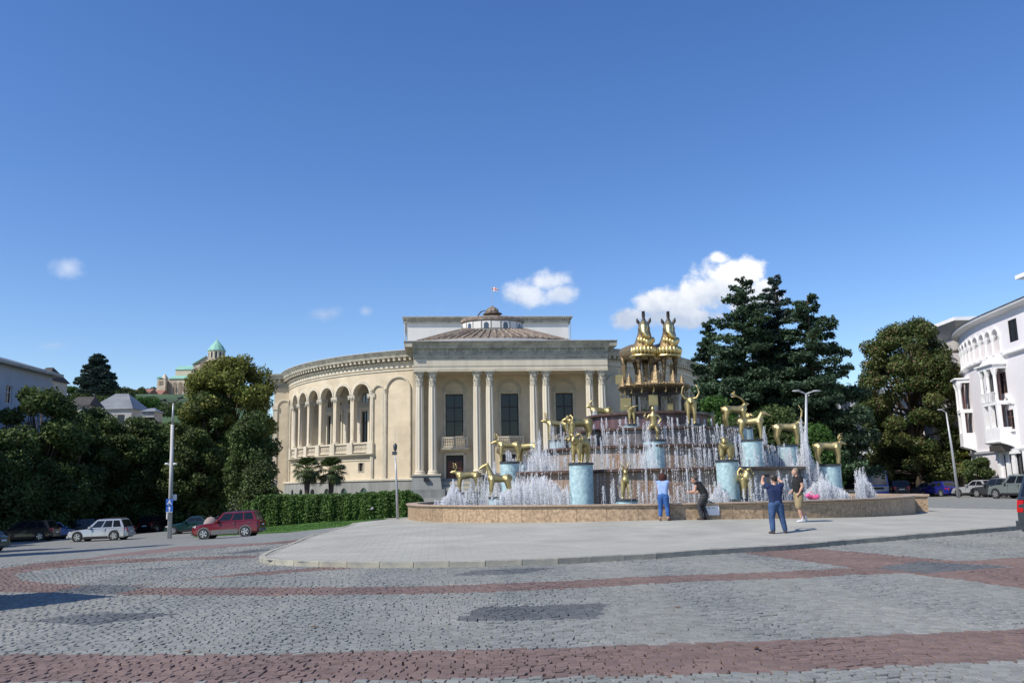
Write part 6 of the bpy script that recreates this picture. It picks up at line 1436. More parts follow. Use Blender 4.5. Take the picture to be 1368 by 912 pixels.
for px in (233, 239.5, 246.5, 254): niche(px, 5.2, 511, 530, CY-8, aisle)
for px in (241, 251): niche(px, 1.4, 517, 523, CY-8.5, aisle)
pc_ = cbox(218.5, 229.5, 508, CY-12, CY-2, 'porch', m_sand); niche(222, 2.4, 509.5, 515.5, CY-12, pc_); niche(225.2, 2.2, 509.5, 515.5, CY-12, pc_)
croof(218, 224, 506.5, 504, CY-12, CY-2, 'porch_roof', False); mb = MB(B2); mb.lathe((cx(225), CY-7, cz(507)), [(3.2, 0), (2.2, 2.0), (.3, 4.6)], 6); mb.build('porch_turret', m_sand, pc_)
cbox(214, 222, 522, CY-14, CY-4, 'porch_buttress', m_sand); cbox(208.5, 218, 528, CY-15, CY-5, 'forecourt_wall', m_sand); niche(217.5, 1.6, 527, 533.5, CY-15.3, pc_)
mb = MB(B2); xc = cx(283.3); r = 11.4*k_; mb.lathe((xc, CY+9, zg+8), [(r, 0), (r, cz(467)-zg-8)], 12); dm = mb.build('drum', m_sand, cat_)
mb = MB(B2); mb.lathe((xc, CY+9, cz(467)), [(r*1.07, -.4), (r*1.08, .2), (r*.72, (cz(456)-cz(467))*.62), (r*.34, (cz(456)-cz(467))*1.05), (r*.03, cz(451.5)-cz(467))], 12); mb.build('dome', m_copper, dm)
mb = MB(B2); mb.tube([(xc, CY+9, cz(452)), (xc, CY+9, cz(449))], .12, 5); mb.tube([(xc-.7, CY+9, cz(450)), (xc+.7, CY+9, cz(450))], .1, 5); mb.build('cross', m_gold, dm)
for k in range(12):
    t = 2*math.pi*(k+.5)/12
    if math.sin(t) > .3: continue
    ct, st = math.cos(t), math.sin(t); rr = r*.975; w_ = .75; z0_, z1_ = cz(479), cz(470); mb = MB(B2); pts = [(-w_, z0_), (w_, z0_), (w_, z1_), (0, z1_+.9), (-w_, z1_)]
    mb.add([(xc+ct*rr-st*q_, CY+9+st*rr+ct*q_, z_) for q_, z_ in pts], [tuple(range(5))]); mb.build('drum_window', m_glass, dm)

# ------------------------------------------------------------------ vehicles
PAINT = {}
def paint(name, col, metal=.3): 
    if name not in PAINT:
        m = M('paint_'+name, col, .28, metal=metal, var=.03, scale=1); m.node_tree.nodes['Principled BSDF'].inputs['Coat Weight'].default_value = .6; PAINT[name] = m
    return PAINT[name]
def ground_rot(x, y, yaw, wb=2.6):
    c, s = math.cos(yaw), math.sin(yaw); f = (H(x+c*wb/2, y+s*wb/2)-H(x-c*wb/2, y-s*wb/2))/wb; l = (H(x-s*.8, y+c*.8)-H(x+s*.8, y-c*.8))/1.6
    X = Vector((c, s, f)).normalized(); Yv = Vector((-s, c, l)); Z = X.cross(Yv).normalized(); Yv = Z.cross(X)
    return Matrix((X, Yv, Z)).transposed().to_euler(), H(x, y)
def car(name, x, y, yaw, label, kind, col, cladding=None, L_=4.5, W_=1.8, Ht=1.5, group='cars at the edge of the square', plate=True, rim=None, cat='car', lift=None):
    rot, z = ground_rot(x, y, yaw); t = empty(name, (x, y, z), label, cat, group, rot=rot)
    # x: nose at +L/2. profile: bottom, belt line, roof stations by kind
    r = .33 if kind in ('sedan', 'hatch') else .37
    cl = {'sedan': .20, 'hatch': .20, 'wagon': .22, 'suv': .28, 'pickup': .32, 'mpv': .22}[kind]
    hood = {'sedan': .88, 'hatch': .90, 'wagon': .92, 'suv': 1.05, 'pickup': 1.08, 'mpv': .98}[kind]*1.0; belt = hood+.06
    N_, T_ = L_/2, -L_/2
    A = {'sedan': (.62, -.02, -.95, -1.55), 'hatch': (.72, .05, -1.35, -1.85), 'wagon': (.70, .02, -1.75, -2.05), 'suv': (.72, .15, -1.85, -2.1), 'mpv': (1.25, .35, -1.75, -2.05), 'pickup': (.80, .22, -.85, -1.1)}[kind]
    A = tuple(v*L_/4.5 for v in A); xa, xb, xc, xd = A
    tail = {'sedan': belt-.02, 'pickup': belt-.05}.get(kind, belt)
    st = [(N_, .52, hood-.34, .70), (N_-.08, .34, hood-.20, .86), (N_-.35, .26, hood-.10, .95), (N_-.8, cl, hood-.03, .99), (xa, cl, hood+.03, 1.0), (0, cl, belt, 1.0), (xd, cl, belt+.02, 1.0), (T_+.35, cl+.04, tail+.0, .98), (T_+.08, .30, tail-.04, .92), (T_, .42, tail-.14, .82)]
    mb = MB(); V = []; hw = W_/2
    for X, zb, zt, wf in st:
        w = hw*wf; zm = zb+(zt-zb)*.55
        V += [(X, -w*.90, zb), (X, -w, zb+.10), (X, -w*1.0, zm), (X, -w*.955, zt-.05), (X, -w*.86, zt), (X, 0, zt+.025), (X, w*.86, zt), (X, w*.955, zt-.05), (X, w, zm), (X, w, zb+.10), (X, w*.90, zb)]
    m = 11; F = [(i*m+k, i*m+k+1, (i+1)*m+k+1, (i+1)*m+k) for i in range(len(st)-1) for k in range(m-1)]+[(i*m+10, i*m, (i+1)*m, (i+1)*m+10) for i in range(len(st)-1)]
    F += [tuple(range(m)), tuple(reversed([(len(st)-1)*m+k for k in range(m)]))]; mb.add(V, F); bd = mb.build('body', col, t); autosmooth(bd, 35)
    # greenhouse
    zr = Ht; wb_, wr = (hw*.965, hw*.83) if kind in ('suv', 'mpv', 'wagon') else (hw*.93, hw*.74); zb = belt-.02
    def gh(xa, xb, xc, xd, grow, mat, nm):
        mb = MB(); ys = lambda w: (-w, w)
        b = [(xa, -wb_-grow, zb), (xa, wb_+grow, zb), (xd, wb_+grow, zb), (xd, -wb_-grow, zb)]; mid = [(xb, -wr-grow, zr-.04), (xb, wr+grow, zr-.04), (xc, wr+grow, zr-.04), (xc, -wr-grow, zr-.04)]; tp = [(xb-.12, -wr*.8, zr), (xb-.12, wr*.8, zr), (xc+.1, wr*.8, zr), (xc+.1, -wr*.8, zr)]
        vs = b+mid+tp; fs = [(i, (i+1) % 4, (i+1) % 4+4, i+4) for i in range(4)]+[(i+4, (i+1) % 4+4, (i+1) % 4+8, i+8) for i in range(4)]+[(8, 9, 10, 11)]; mb.add(vs, fs); return mb.build(nm, mat, t)
    gh(xa, xb, xc, xd, 0, col, 'cabin')
    def side(u0, u1, nm='side_window'):      # pane between fractions along the cabin side
        for e in (-1, 1):
            mb = MB(); q = lambda u, v: (lambda xbot, xtop: (xbot+(xtop-xbot)*v, e*(wb_+(wr-wb_)*v+.012), zb+(zr-.04-zb)*v))(xa+(xd-xa)*u, xb+(xc-xb)*u)
            v0, v1 = .14, .88; p = [q(u0, v0), q(u1, v0), q(u1, v1), q(u0, v1)]
            p = p if e < 0 else p[::-1]; mb.add(p, [(0, 1, 2, 3)]); mb.build(nm, m_glass, t)
    for u0, u1 in {'sedan': ((.10, .47), (.51, .88)), 'pickup': ((.10, .50), (.55, .88)), 'hatch': ((.09, .45), (.49, .84))}.get(kind, ((.08, .36), (.40, .66), (.70, .93))): side(u0, u1)
    def pane(xb0, xt0, nm, s_):
        mb = MB(); v0, v1 = .10, .92; q = lambda v, e: (xb0+(xt0-xb0)*v+s_*.014, e*(wb_+(wr-wb_)*v-.09), zb+(zr-.04-zb)*v+.006); p = [q(v0, -1), q(v0, 1), q(v1, 1), q(v1, -1)]; mb.add(p, [(0, 1, 2, 3)]); mb.build(nm, m_glass, t)
    pane(xa, xb, 'windscreen', 1); pane(xd, xc, 'rear_window', -1)
    # wheels
    wx = (N_-.86*L_/4.5, T_+.92*L_/4.5)
    for X in wx:
        for e in (-1, 1):
            mb = MB(); mb.lathe((X, e*(hw+.004), r+.02), [(r+.055, -.06), (r+.055, .008)], 22, axis=(0, e, 0)); mb.build('wheel_arch', m_black if cladding is None else cladding, t)
            w_ = MB(); w_.lathe((0, 0, 0), [(r*.68, -.2), (r*.96, -.19), (r, -.14), (r, -.02), (r*.95, .03), (r*.68, .035)], 24, axis=(0, e, 0)); wo = w_.build('wheel', m_tyre, t, True, loc=(X, e*(hw-.0), r)); autosmooth(wo)
            rm = MB(); rm.lathe((0, 0, 0), [(r*.66, .0), (r*.66, .04), (r*.60, .045), (r*.58, .02), (.02, .02)], 20, axis=(0, e, 0), cap=True)
            for k in range(5):
                a = 2*math.pi*k/5; d1 = (math.cos(a), math.sin(a)); n1 = (-d1[1]*.05, d1[0]*.05); y = e*.045
                p = [(d1[0]*.03+n1[0], y, d1[1]*.03+n1[1]), (d1[0]*.03-n1[0], y, d1[1]*.03-n1[1]), (d1[0]*r*.62-n1[0]*.9, y, d1[1]*r*.62-n1[1]*.9), (d1[0]*r*.62+n1[0]*.9, y, d1[1]*r*.62+n1[1]*.9)]; rm.add(p if e > 0 else p[::-1], [(0, 1, 2, 3)])
            rm.build('rim', rim or m_rim, wo)
            dk = MB(); dk.lathe((0, 0, 0), [(r*.56, .026), (.05, .026)], 16, axis=(0, e, 0)); dk.build('brake_disc', m_black, wo)
    # lights, bumpers, grille, plates, mirrors, handles, trim
    for e in (-1, 1):
        mb = MB(); mb.hexa([(N_-.30, e*hw*.94, hood-.27), (N_-.02, e*hw*.62, hood-.30), (N_-.04, e*hw*.50, hood-.30), (N_-.35, e*hw*.5, hood-.27), (N_-.34, e*hw*.93, hood-.11), (N_-.06, e*hw*.66, hood-.17), (N_-.08, e*hw*.5, hood-.16), (N_-.36, e*hw*.5, hood-.10)]); mb.build('headlight', m_lamp, t)
        hgt = .30 if kind in ('suv', 'mpv', 'wagon') else .16; z1 = tail-.10 if kind in ('sedan', 'hatch', 'pickup') else tail+.02
        z1 = min(z1, tail-.03); z0_ = z1-hgt; q = lambda x_, w_, z_: (x_, e*hw*w_, z_)
        mb = MB(); mb.hexa([q(T_-.012, .60, z0_), q(T_-.012, .825, z0_), q(T_+.26, .978, z0_), q(T_+.26, .70, z0_), q(T_+.02, .58, z1), q(T_+.02, .815, z1), q(T_+.27, .965, z1), q(T_+.27, .70, z1)]); mb.build('tail_light', m_red, t)
        mb = MB(); mb.box(xa-.32, xa-.16, *sorted((e*hw*.96, e*(hw+.16))), belt+.02, belt+.15); mb.build('wing_mirror', col, t)
        mb = MB()
        for X in ((xa+xd)/2+.10, xd+.55): mb.box(X-.08, X+.08, *sorted((e*hw*.98, e*(hw+.02))), belt-.16, belt-.13)
        mb.build('door_handle', cladding or col, t, kind=None)
        mb = MB(); mb.box(wx[1]+r+.12, wx[0]-r-.12, *sorted((e*hw*.95, e*(hw+.018))), cl+.0, cl+.16+(.14 if cladding else 0)); mb.build('side_sill', cladding or m_black, t)
        for X in ((xa+xd)/2+.0, (xa+xd)/2+1.02):
            mb = MB(); mb.box(X-.006, X+.006, *sorted((e*hw*.97, e*(hw+.003))), cl+.18, belt-.02); mb.build('door_gap', m_black, t)
    mb = MB(); mb.box(N_-.10, N_+.035, -hw*.80, hw*.80, .30, .48); mb.build('front_bumper', cladding or col, t); mb = MB(); mb.box(N_-.04, N_+.015, -hw*.42, hw*.42, hood-.36, hood-.20); mb.build('grille', m_black, t)
    mb = MB(); mb.box(T_-.05, T_+.10, -hw*.86, hw*.86, .34, .56); mb.build('rear_bumper', cladding or col, t)
    for X, d in ((T_-.03, -1), (N_+.04, 1)):
        mb = MB(); zp = (.66 if kind != 'suv' else .80) if d < 0 else .42; mb.box(*sorted((X, X+.02*d)), -.26, .26, zp-.055, zp+.055); mb.build('number_plate', m_swhite, t)
    mb = MB(); mb.box(T_+.6, N_-.6, -hw*.8, hw*.8, cl-.05, cl+.08); mb.build('underbody', m_black, t)
    if kind in ('suv', 'wagon'):
        for e in (-1, 1): mb = MB(); mb.tube([(xb-.3, e*wr*.86, zr+.0), (xb-.4, e*wr*.86, zr+.05), (xc+.2, e*wr*.86, zr+.05), (xc+.1, e*wr*.86, zr)], .018, 5); mb.build('roof_rail', m_black, t)
    return t
def place_px(px, py, Y): 
    p = at(px, py, Y); return p.x, Y
GCl = 'cars on the left side of the square'; GCr = 'cars parked on the right side'
c_sil = paint('silver', (.50, .51, .53), .5); c_red = paint('dark_red', (.16, .008, .014), .3); c_blk = paint('black', (.012, .012, .014), .2); c_grn = paint('dark_green', (.005, .035, .034), .3)
c_blu = paint('royal_blue', (.012, .018, .19), .2); c_gry = paint('grey', (.12, .125, .13), .5); c_navy = paint('grey_blue', (.055, .07, .085), .5); c_dkg = paint('dark_grey', (.07, .075, .08), .5); c_sage = paint('sage_grey', (.22, .25, .24), .4)
m_clad = M('grey_cladding', (.13, .135, .13), .5, var=.1)
car('sport_utility_car', -19.75, 60.6, math.pi+.03, 'dark red off road car with grey lower cladding in front of the hedge', 'suv', c_red, m_clad, 4.62, 1.86, 1.74, GCl)
car('estate_car', -32.6, 69.2, math.pi+.02, 'silver estate style car driving left, lit by the sun', 'wagon', c_sil, None, 4.66, 1.82, 1.66, GCl)
x, y = place_px(36, 722, 72.5); car('people_carrier', x, y, math.pi+.10, 'black people carrier in the shade, front of it cut by nothing, left of the silver car'.replace(', front of it cut by nothing', ''), 'mpv', c_blk, None, 4.6, 1.85, 1.66, GCl)
x, y = place_px(208, 712, 95); car('off_road_car', x, y, R_(82), 'black boxy car seen from behind just left of the light pole', 'suv', c_blk, None, 4.3, 1.85, 1.75, GCl)
x, y = place_px(257, 712, 77); car('sedan_car', x, y, math.pi+.06, 'dark green sedan behind the nose of the dark red car', 'sedan', c_grn, None, 4.4, 1.72, 1.42, GCl)
x, y = place_px(100, 715, 84); car('van_car', x, y, math.pi+.25, 'black car in deep shade behind the silver car', 'mpv', c_blk, None, 4.6, 1.85, 1.75, GCl)
x, y = place_px(72, 714, 80); car('small_car', x, y, R_(75), 'small light blue and white car behind the black people carrier', 'hatch', paint('pale_blue', (.10, .20, .45), .2), None, 4.0, 1.7, 1.5, GCl)
x, y = place_px(10, 738, 52); car('hatch_car', x-2.3, y, math.pi, 'silver grey car cut by the left edge of the picture', 'hatch', c_gry, None, 4.0, 1.7, 1.45, GCl)
x, y = place_px(228, 705, 101); car('sedan_car', x, y, R_(95), 'black sedan parked to the right of the boxy black car', 'sedan', c_blk, None, 4.4, 1.75, 1.45, GCl)
x, y = place_px(1256, 664, 88); car('hatch_car', x, y, R_(104), 'royal blue hatchback parked below the yellow palm', 'hatch', c_blu, None, 4.2, 1.78, 1.5, GCr)
x, y = place_px(1308, 664, 78); car('sedan_car', x, y, R_(112), 'silver sedan parked in front of the dark green shrub', 'sedan', c_sil, None, 4.45, 1.74, 1.45, GCr)
x, y = place_px(1334, 665, 74); car('hatch_car', x, y, R_(112), 'dark grey car squeezed between the silver sedan and the pickup', 'hatch', c_dkg, None, 4.3, 1.78, 1.6, GCr)
x, y = place_px(1364, 666, 68); car('pickup_car', x, y, R_(108), 'sage grey off road car by the white building', 'suv', c_sage, None, 4.7, 1.85, 1.85, GCr)
x, y = place_px(1237, 661, 92); car('sedan_car', x, y, R_(120), 'silver grey car partly behind the blue hatchback', 'sedan', c_gry, None, 4.4, 1.74, 1.42, GCr)
x, y = place_px(1198, 659, 92); car('estate_car', x, y, R_(80), 'black estate car with a roof sign left of the parked sedans', 'suv', c_blk, None, 4.5, 1.8, 1.7, GCr)
x, y = place_px(1222, 659, 99); car('estate_car', x, y, R_(85), 'black car in the shade right of the one with the roof sign', 'hatch', c_blk, None, 4.3, 1.8, 1.6, GCr)
x, y = place_px(1129, 661, 86); car('hatch_car', x, y, R_(85), 'black car half hidden behind the rightmost water jets', 'hatch', c_blk, None, 4.2, 1.75, 1.5, GCr)
car('off_road_car', 15.3, 22.3, R_(10), 'dark grey blue off road car cut by the right edge of the picture', 'suv', c_navy, None, 4.5, 1.88, 1.95, GCr)
# town bus, front towards us
def bus(px, py, Y, label):
    x, y = place_px(px, py, Y); z = H(x, y); t = empty('town_bus', (x, y, z), label, 'bus', rz=R_(-97)); L_, hw, h = 7.5, 1.12, 2.75
    cb = paint('bus_blue', (.01, .09, .50), .1); cw = paint('bus_white', (.6, .62, .64), .0); mb = MB(); mb.hexa([(-L_, -hw, .35), (.05, -hw*.95, .35), (.05, hw*.95, .35), (-L_, hw, .35), (-L_, -hw, 1.15), (.12, -hw, 1.15), (.12, hw, 1.15), (-L_, hw, 1.15)]); b = mb.build('body', cw, t)
    mb = MB(); mb.hexa([(-L_, -hw, 1.16), (.10, -hw, 1.16), (.10, hw, 1.16), (-L_, hw, 1.16), (-L_, -hw*.93, h), (-.18, -hw*.93, h), (-.18, hw*.93, h), (-L_, hw*.93, h)]); mb.build('cabin', cb, t)
    mb = MB(); mb.hexa([(.0, -hw*.9, 1.3), (.115, -hw*.9, 1.3), (.115, hw*.9, 1.3), (0, hw*.9, 1.3), (-.2, -hw*.86, h-.35), (-.10, -hw*.86, h-.35), (-.10, hw*.86, h-.35), (-.2, hw*.86, h-.35)]); mb.build('windscreen', m_glassb, t)
    for k in range(5):
        for e in (-1, 1): mb = MB(); X = -1.1-1.3*k; mb.box(X-1.1, X, *sorted((e*(hw*.97), e*(hw+.01))), 1.35, 2.25); mb.build('side_window', m_glass, t)
    mb = MB(); mb.box(.02, .14, -hw*.98, hw*.98, .32, .62); mb.build('bumper', cb, t); mb = MB(); mb.box(.125, .145, -.3, .3, .64, .76); mb.build('number_plate', m_swhite, t); mb = MB(); mb.box(.11, .135, -.6, .6, .85, 1.05); mb.build('grille', m_black, t)
    for e in (-1, 1):
        mb = MB(); mb.box(.10, .15, *sorted((e*.72, e*1.02)), .68, .88); mb.build('headlight', m_lamp, t); mb = MB(); mb.tube([(-.1, e*1.0, 2.4), (.2, e*1.3, 2.3), (.2, e*1.3, 1.9)], .05, 5); mb.build('mirror', m_black, t)
        for X in (-1.4, -5.9): mb = MB(); mb.lathe((X, e*1.0, .42), [(.42, -.12), (.42, .14), (.2, .15)], 16, axis=(0, e, 0)); mb.build('wheel', m_tyre, t)
bus(1173, 659, 91, 'blue and white small bus facing us beside the end of the basin')
mb = MB(); tb_ = empty('awning_kiosk', at(1170, 660, 104), 'white roofed kiosk behind the blue bus', 'kiosk'); o = Vector(tb_.location); mb.box(5.0, 13.5, 0, 4, 2.2, 2.5); mb.build('roof', m_wtrim, tb_); mb = MB(); mb.box(5.4, 13, .6, 3.6, 0, 2.2); mb.build('wall', m_greyren, tb_)
# van parked outside the left edge: only its shadow reaches the picture
vx, vy = -10.75, 12.1; rot, z = ground_rot(vx, vy, R_(59)); vt = empty('delivery_van', (vx, vy, z), 'white delivery van parked just outside the left edge, its shadow lies on the setts', 'van', rot=rot)
mb = MB(); mb.box(-2.7, 2.4, -.95, .95, .35, 2.45); mb.build('body', paint('van_white', (.6, .6, .6), 0), vt); mb = MB(); mb.hexa([(-3.6, -.92, .35), (-2.71, -.95, .35), (-2.71, .95, .35), (-3.6, .92, .35), (-3.3, -.88, 1.3), (-2.71, -.95, 2.4), (-2.71, .95, 2.4), (-3.3, .88, 1.3)]); mb.build('bonnet', PAINT['van_white'], vt)
for X in (-2.6, 1.5):
    for e in (-1, 1): mb = MB(); mb.lathe((X, e*.85, .36), [(.36, -.1), (.36, .12), (.2, .13)], 16, axis=(0, e, 0)); mb.build('wheel', m_tyre, vt)

# ------------------------------------------------------------------ people
def hand(mb, p, d, side=1, s=1.0):             # palm + thumb + four fingers, curled a little
    p = Vector(p); d = Vector(d).normalized(); u = d.cross(Vector((0, 0, 1))); u = u.normalized() if u.length > .1 else Vector((1, 0, 0)); n = u.cross(d)
    mb.cap(p, p+d*.07*s, .028*s, .034*s, 8)
    for k in range(4):
        o = u*(k-1.5)*.019*s; L2 = (.060, .070, .066, .05)[k]*s; a = p+d*.085*s+o; b = a+d*L2*.6-n*.012*s; mb.cap(a, b, .0105*s, .010*s, 6); mb.cap(b, b+(d*.6-n*.5)*L2*.5, .0095*s, .008*s, 6)
    mb.cap(p+u*side*.025*s+d*.015*s, p+u*side*.055*s+d*.06*s, .012*s, .009*s, 6)
def person(x, y, yaw, label, J, shirt, trousers, hair, hairstyle='short', sleeve=.55, legs='long', shoes=None, shorts=False, build=1.0, skin=m_skin, extra=None, zoff=0):
    """J: joints in local metres, x right, y forward (away from the back), z up"""
    z = H(x, y)+.12+zoff; t = empty('person', (x, y, z), label, 'person', 'people by the fountain', rz=yaw); b = build
    hip, wst, chs, nck, hd = [Vector(J[k]) for k in ('hip', 'waist', 'chest', 'neck', 'head')]; fw = Vector(J.get('face', (0, 1, 0))).normalized(); rt = Vector(J.get('right', (1, 0, 0))).normalized()
    sk = MB()
    for o in (-.055, 0, .055): sk.chain([tuple(hip+rt*o*b)+(.105*b,), tuple(wst+rt*o*b)+(.10*b,), tuple(chs+rt*o*1.5*b)+(.105*b,), tuple(nck-Vector((0, 0, .06))+rt*o*1.2*b)+(.06*b,)], 10)
    sk.chain([tuple(nck-Vector((0, 0, .04)))+(.055,), tuple(hd-Vector((0, 0, .06)))+(.052,)], 10)
    sk.ball(hd, .098, 14, (.86, .98, 1.18)); sk.ball(hd+fw*.03-Vector((0, 0, .055)), .068, 12, (.9, 1, .95))
    sk.cap(hd+fw*.095+Vector((0, 0, .015)), hd+fw*.118-Vector((0, 0, .02)), .010, .015, 8)
    for e in (-1, 1): sk.ball(hd+rt*e*.086, .020, 6, (.6, 1, 1.5)); sk.ball(hd+rt*e*.034+fw*.082+Vector((0, 0, .022)), .014, 6)
    sk.cap(hd+rt*.02+fw*.098-Vector((0, 0, .05)), hd-rt*.02+fw*.098-Vector((0, 0, .05)), .008, .008, 6)
    for e, k in ((-1, 'L'), (1, 'R')):
        sh, el, wr_, hn = [Vector(v) for v in J['arm'+k]]; sk.chain([tuple(chs+rt*e*.07+Vector((0, 0, .10)))+(.065*b,), tuple(sh)+(.062*b,), tuple(el)+(.042*b,), tuple((el*.6+wr_*.4))+(.041*b,), tuple(wr_)+(.027,)], 10); hand(sk, wr_, hn-wr_, -e)
        hp, kn, an, toe = [Vector(v) for v in J['leg'+k]]; sk.chain([tuple(hp)+(.095*b,), tuple((hp+kn)/2)+(.080*b,), tuple(kn)+(.056*b,), tuple((kn*.62+an*.38))+(.056*b,), tuple(an)+(.038,)], 10); sk.chain([tuple(an-Vector((0, 0, .03)))+(.038,), tuple(toe)+(.030,)], 8)
    remesh('body', sk, .0115, skin, t, 2)
    sm = MB()                                  # shirt
    for o in (-.06, 0, .06): sm.chain([tuple(hip+rt*o*b+Vector((0, 0, .02)))+(.118*b,), tuple(wst+rt*o*1.05*b)+(.118*b,), tuple(chs+rt*o*1.5*b)+(.122*b,), tuple(nck-Vector((0, 0, .065))+rt*o*1.4*b)+(.066*b,)], 12)
    for e, k in ((-1, 'L'), (1, 'R')):
        sh, el, wr_, hn = [Vector(v) for v in J['arm'+k]]; c0_ = chs+rt*e*.07+Vector((0, 0, .10)); sm.cap(c0_, sh, .078*b, .077*b, 12)
        if sleeve > 0: e_ = sh.lerp(el, sleeve); sm.lathe(sh, [(.078*b, -.02), (.076*b, 0), (.070*b, (e_-sh).length), (.066*b, (e_-sh).length+.001)], 12, axis=(e_-sh))
    remesh('shirt', sm, .016, shirt, t, 3)
    tm_ = MB(); tm_.ball(hip-Vector((0, 0, .02)), .125*b, 12, (1.32, 1.02, .95)); tm_.cap(hip+rt*.05, hip-rt*.05, .13*b, .13*b, 12)
    for k in 'LR':
        hp, kn, an, toe = [Vector(v) for v in J['leg'+k]]
        if legs == 'shorts': tm_.chain([tuple(hp)+(.125*b,), tuple(hp.lerp(kn, .55))+(.112*b,), tuple(hp.lerp(kn, .92))+(.105*b,)], 12)
        else:
            en = kn.lerp(an, .93 if legs == 'long' else .72); tm_.chain([tuple(hp)+(.122*b,), tuple((hp+kn)/2)+(.104*b,), tuple(kn)+(.080*b,), tuple(kn.lerp(an, .5))+(.074*b,), tuple(en)+(.066*b,)], 12)
    remesh('trousers', tm_, .017, trousers, t, 3)
    hm = MB(); up = Vector((0, 0, 1)); bk = -fw
    hm.ball(hd+up*.035+bk*.018, .104, 14, (.90, .98, 1.0))
    if hairstyle == 'bob':
        for q in range(-6, 7):
            a = math.pi*q/7.2; dd = bk*math.cos(a*.75)+rt*math.sin(a*.75); hm.chain([tuple(hd+dd*.085+up*.05)+(.040,), tuple(hd+dd*.105-up*.03)+(.042,), tuple(hd+dd*.100-up*.115)+(.030,)], 8)
    elif hairstyle == 'tied': hm.ball(hd+bk*.10+up*.02, .05, 10)
    hm.v = [v for v in hm.v]; ho = remesh('hair', hm, .014, hair, t, 2)
    me = ho.data      # cut the face free
    import bmesh; bm = bmesh.new(); bm.from_mesh(me)
    dl = [v for v in bm.verts if (v.co-hd).dot(fw) > .035 and (v.co-hd).z < .055]; bmesh.ops.delete(bm, geom=dl, context='VERTS'); bm.to_mesh(me); bm.free()
    for k in 'LR':
        hp, kn, an, toe = [Vector(v) for v in J['leg'+k]]; d = (toe-an); d.z = 0; d.normalize(); s_ = MB(); a = Vector((an.x, an.y, .035)); s_.cap(a-d*.035, a+d*.10, .040, .045, 10); s_.cap(a+d*.1-up*.004, a+d*.165-up*.008, .044, .034, 10); s_.cap(a-d*.03+up*.03, a+up*.03, .042, .042, 10)
        s_.v = [(v[0], v[1], max(v[2], .004)) for v in s_.v]; remesh('shoe', s_, .014, shoes or m_black, t, 2)
        if extra == 'socks': q = MB(); q.cap(an-up*.02, an+up*.10, .043, .045, 10); q.build('sock', m_swhite, t, True)
    return t, Vector(hd), fw, rt
def cloth(n, c, v=.08, s=4, **k): return M(n, c, .9, var=v, scale=s, **k)
m_hairD = cloth('dark_hair', (.018, .013, .011)); m_hairG = cloth('greying_hair', (.09, .075, .065), .3, 30); m_hairR = cloth('auburn_hair', (.055, .016, .012), .25, 25); m_hairB = cloth('short_fair_hair', (.22, .17, .12), .3, 30)
m_navyc = cloth('navy_cotton', (.010, .022, .075)); m_jean = cloth('blue_denim', (.035, .075, .17), .35, 5); m_jeanL = cloth('bright_blue_denim', (.03, .10, .30), .25, 6); m_blackc = cloth('black_cotton', (.012, .012, .013)); m_khaki = cloth('khaki_cotton', (.30, .235, .13), .12); m_ltblue = cloth('light_blue_cotton', (.25, .36, .62), .1, 20); m_print = cloth('dark_print_cotton', (.045, .045, .05), .7, 22)
# man photographing, back to us
t, hd, fw, rt = person(7.83, 26.35, R_(8), 'man in a navy shirt and jeans photographing the fountain with both arms raised', dict(
    hip=(0, 0, .90), waist=(0, .01, 1.10), chest=(0, .02, 1.27), neck=(.0, .03, 1.44), head=(.03, .07, 1.58), face=(-.15, 1, .05),
    armL=[(-.20, .02, 1.38), (-.31, .16, 1.50), (-.22, .33, 1.66), (-.15, .38, 1.72)], armR=[(.20, .02, 1.38), (.32, .14, 1.50), (.20, .32, 1.66), (.10, .38, 1.72)],
    legL=[(-.10, 0, .84), (-.14, .03, .46), (-.15, -.02, .08), (-.19, .12, .03)], legR=[(.10, 0, .84), (.19, .04, .46), (.26, .03, .08), (.30, .16, .03)]), m_navyc, m_jean, m_hairD, 'short', .62, 'long', M('brown_sandal', (.05, .035, .03), .7), build=1.14)
mb = MB(); mb.box(-.16, .02, .36, .39, 1.68, 1.765); mb.build('phone', m_black, t)
t, hd, fw, rt = person(9.52, 29.4, R_(92), 'man in a black shirt, khaki shorts and white trainers standing in profile', dict(
    hip=(0, 0, .95), waist=(0, .03, 1.13), chest=(0, .00, 1.34), neck=(0, .01, 1.52), head=(0, .06, 1.66),
    armL=[(-.21, 0, 1.46), (-.27, -.06, 1.18), (-.25, .06, .95), (-.22, .12, .88)], armR=[(.21, 0, 1.46), (.26, -.03, 1.17), (.22, .16, .99), (.18, .24, .96)],
    legL=[(-.10, 0, .88), (-.12, .06, .49), (-.12, -.02, .08), (-.13, .14, .03)], legR=[(.10, 0, .88), (.12, -.04, .49), (.13, -.22, .08), (.15, -.06, .03)]), m_blackc, m_khaki, m_hairB, 'short', .58, 'shorts', M('white_trainer', (.65, .66, .68), .6), build=1.16, extra='socks')
t, hd, fw, rt = person(5.20, 30.75, R_(-18), 'woman with an auburn bob, pale blue top and blue jeans reaching to the basin rim', dict(
    hip=(0, 0, .88), waist=(0, .02, 1.04), chest=(0, .05, 1.21), neck=(.0, .07, 1.38), head=(.0, .11, 1.52), face=(.1, 1, -.2),
    armL=[(-.17, .06, 1.32), (-.20, .16, 1.08), (-.14, .38, .98), (-.1, .46, .95)], armR=[(.17, .06, 1.32), (.24, .14, 1.07), (.22, .36, .97), (.2, .45, .94)],
    legL=[(-.09, 0, .82), (-.11, .04, .45), (-.13, -.02, .08), (-.15, .12, .03)], legR=[(.09, 0, .82), (.12, .04, .45), (.15, -.01, .08), (.2, .12, .03)]), m_ltblue, m_jeanL, m_hairR, 'bob', 0, 'capri', M('tan_shoe', (.16, .10, .08), .7), build=1.0)
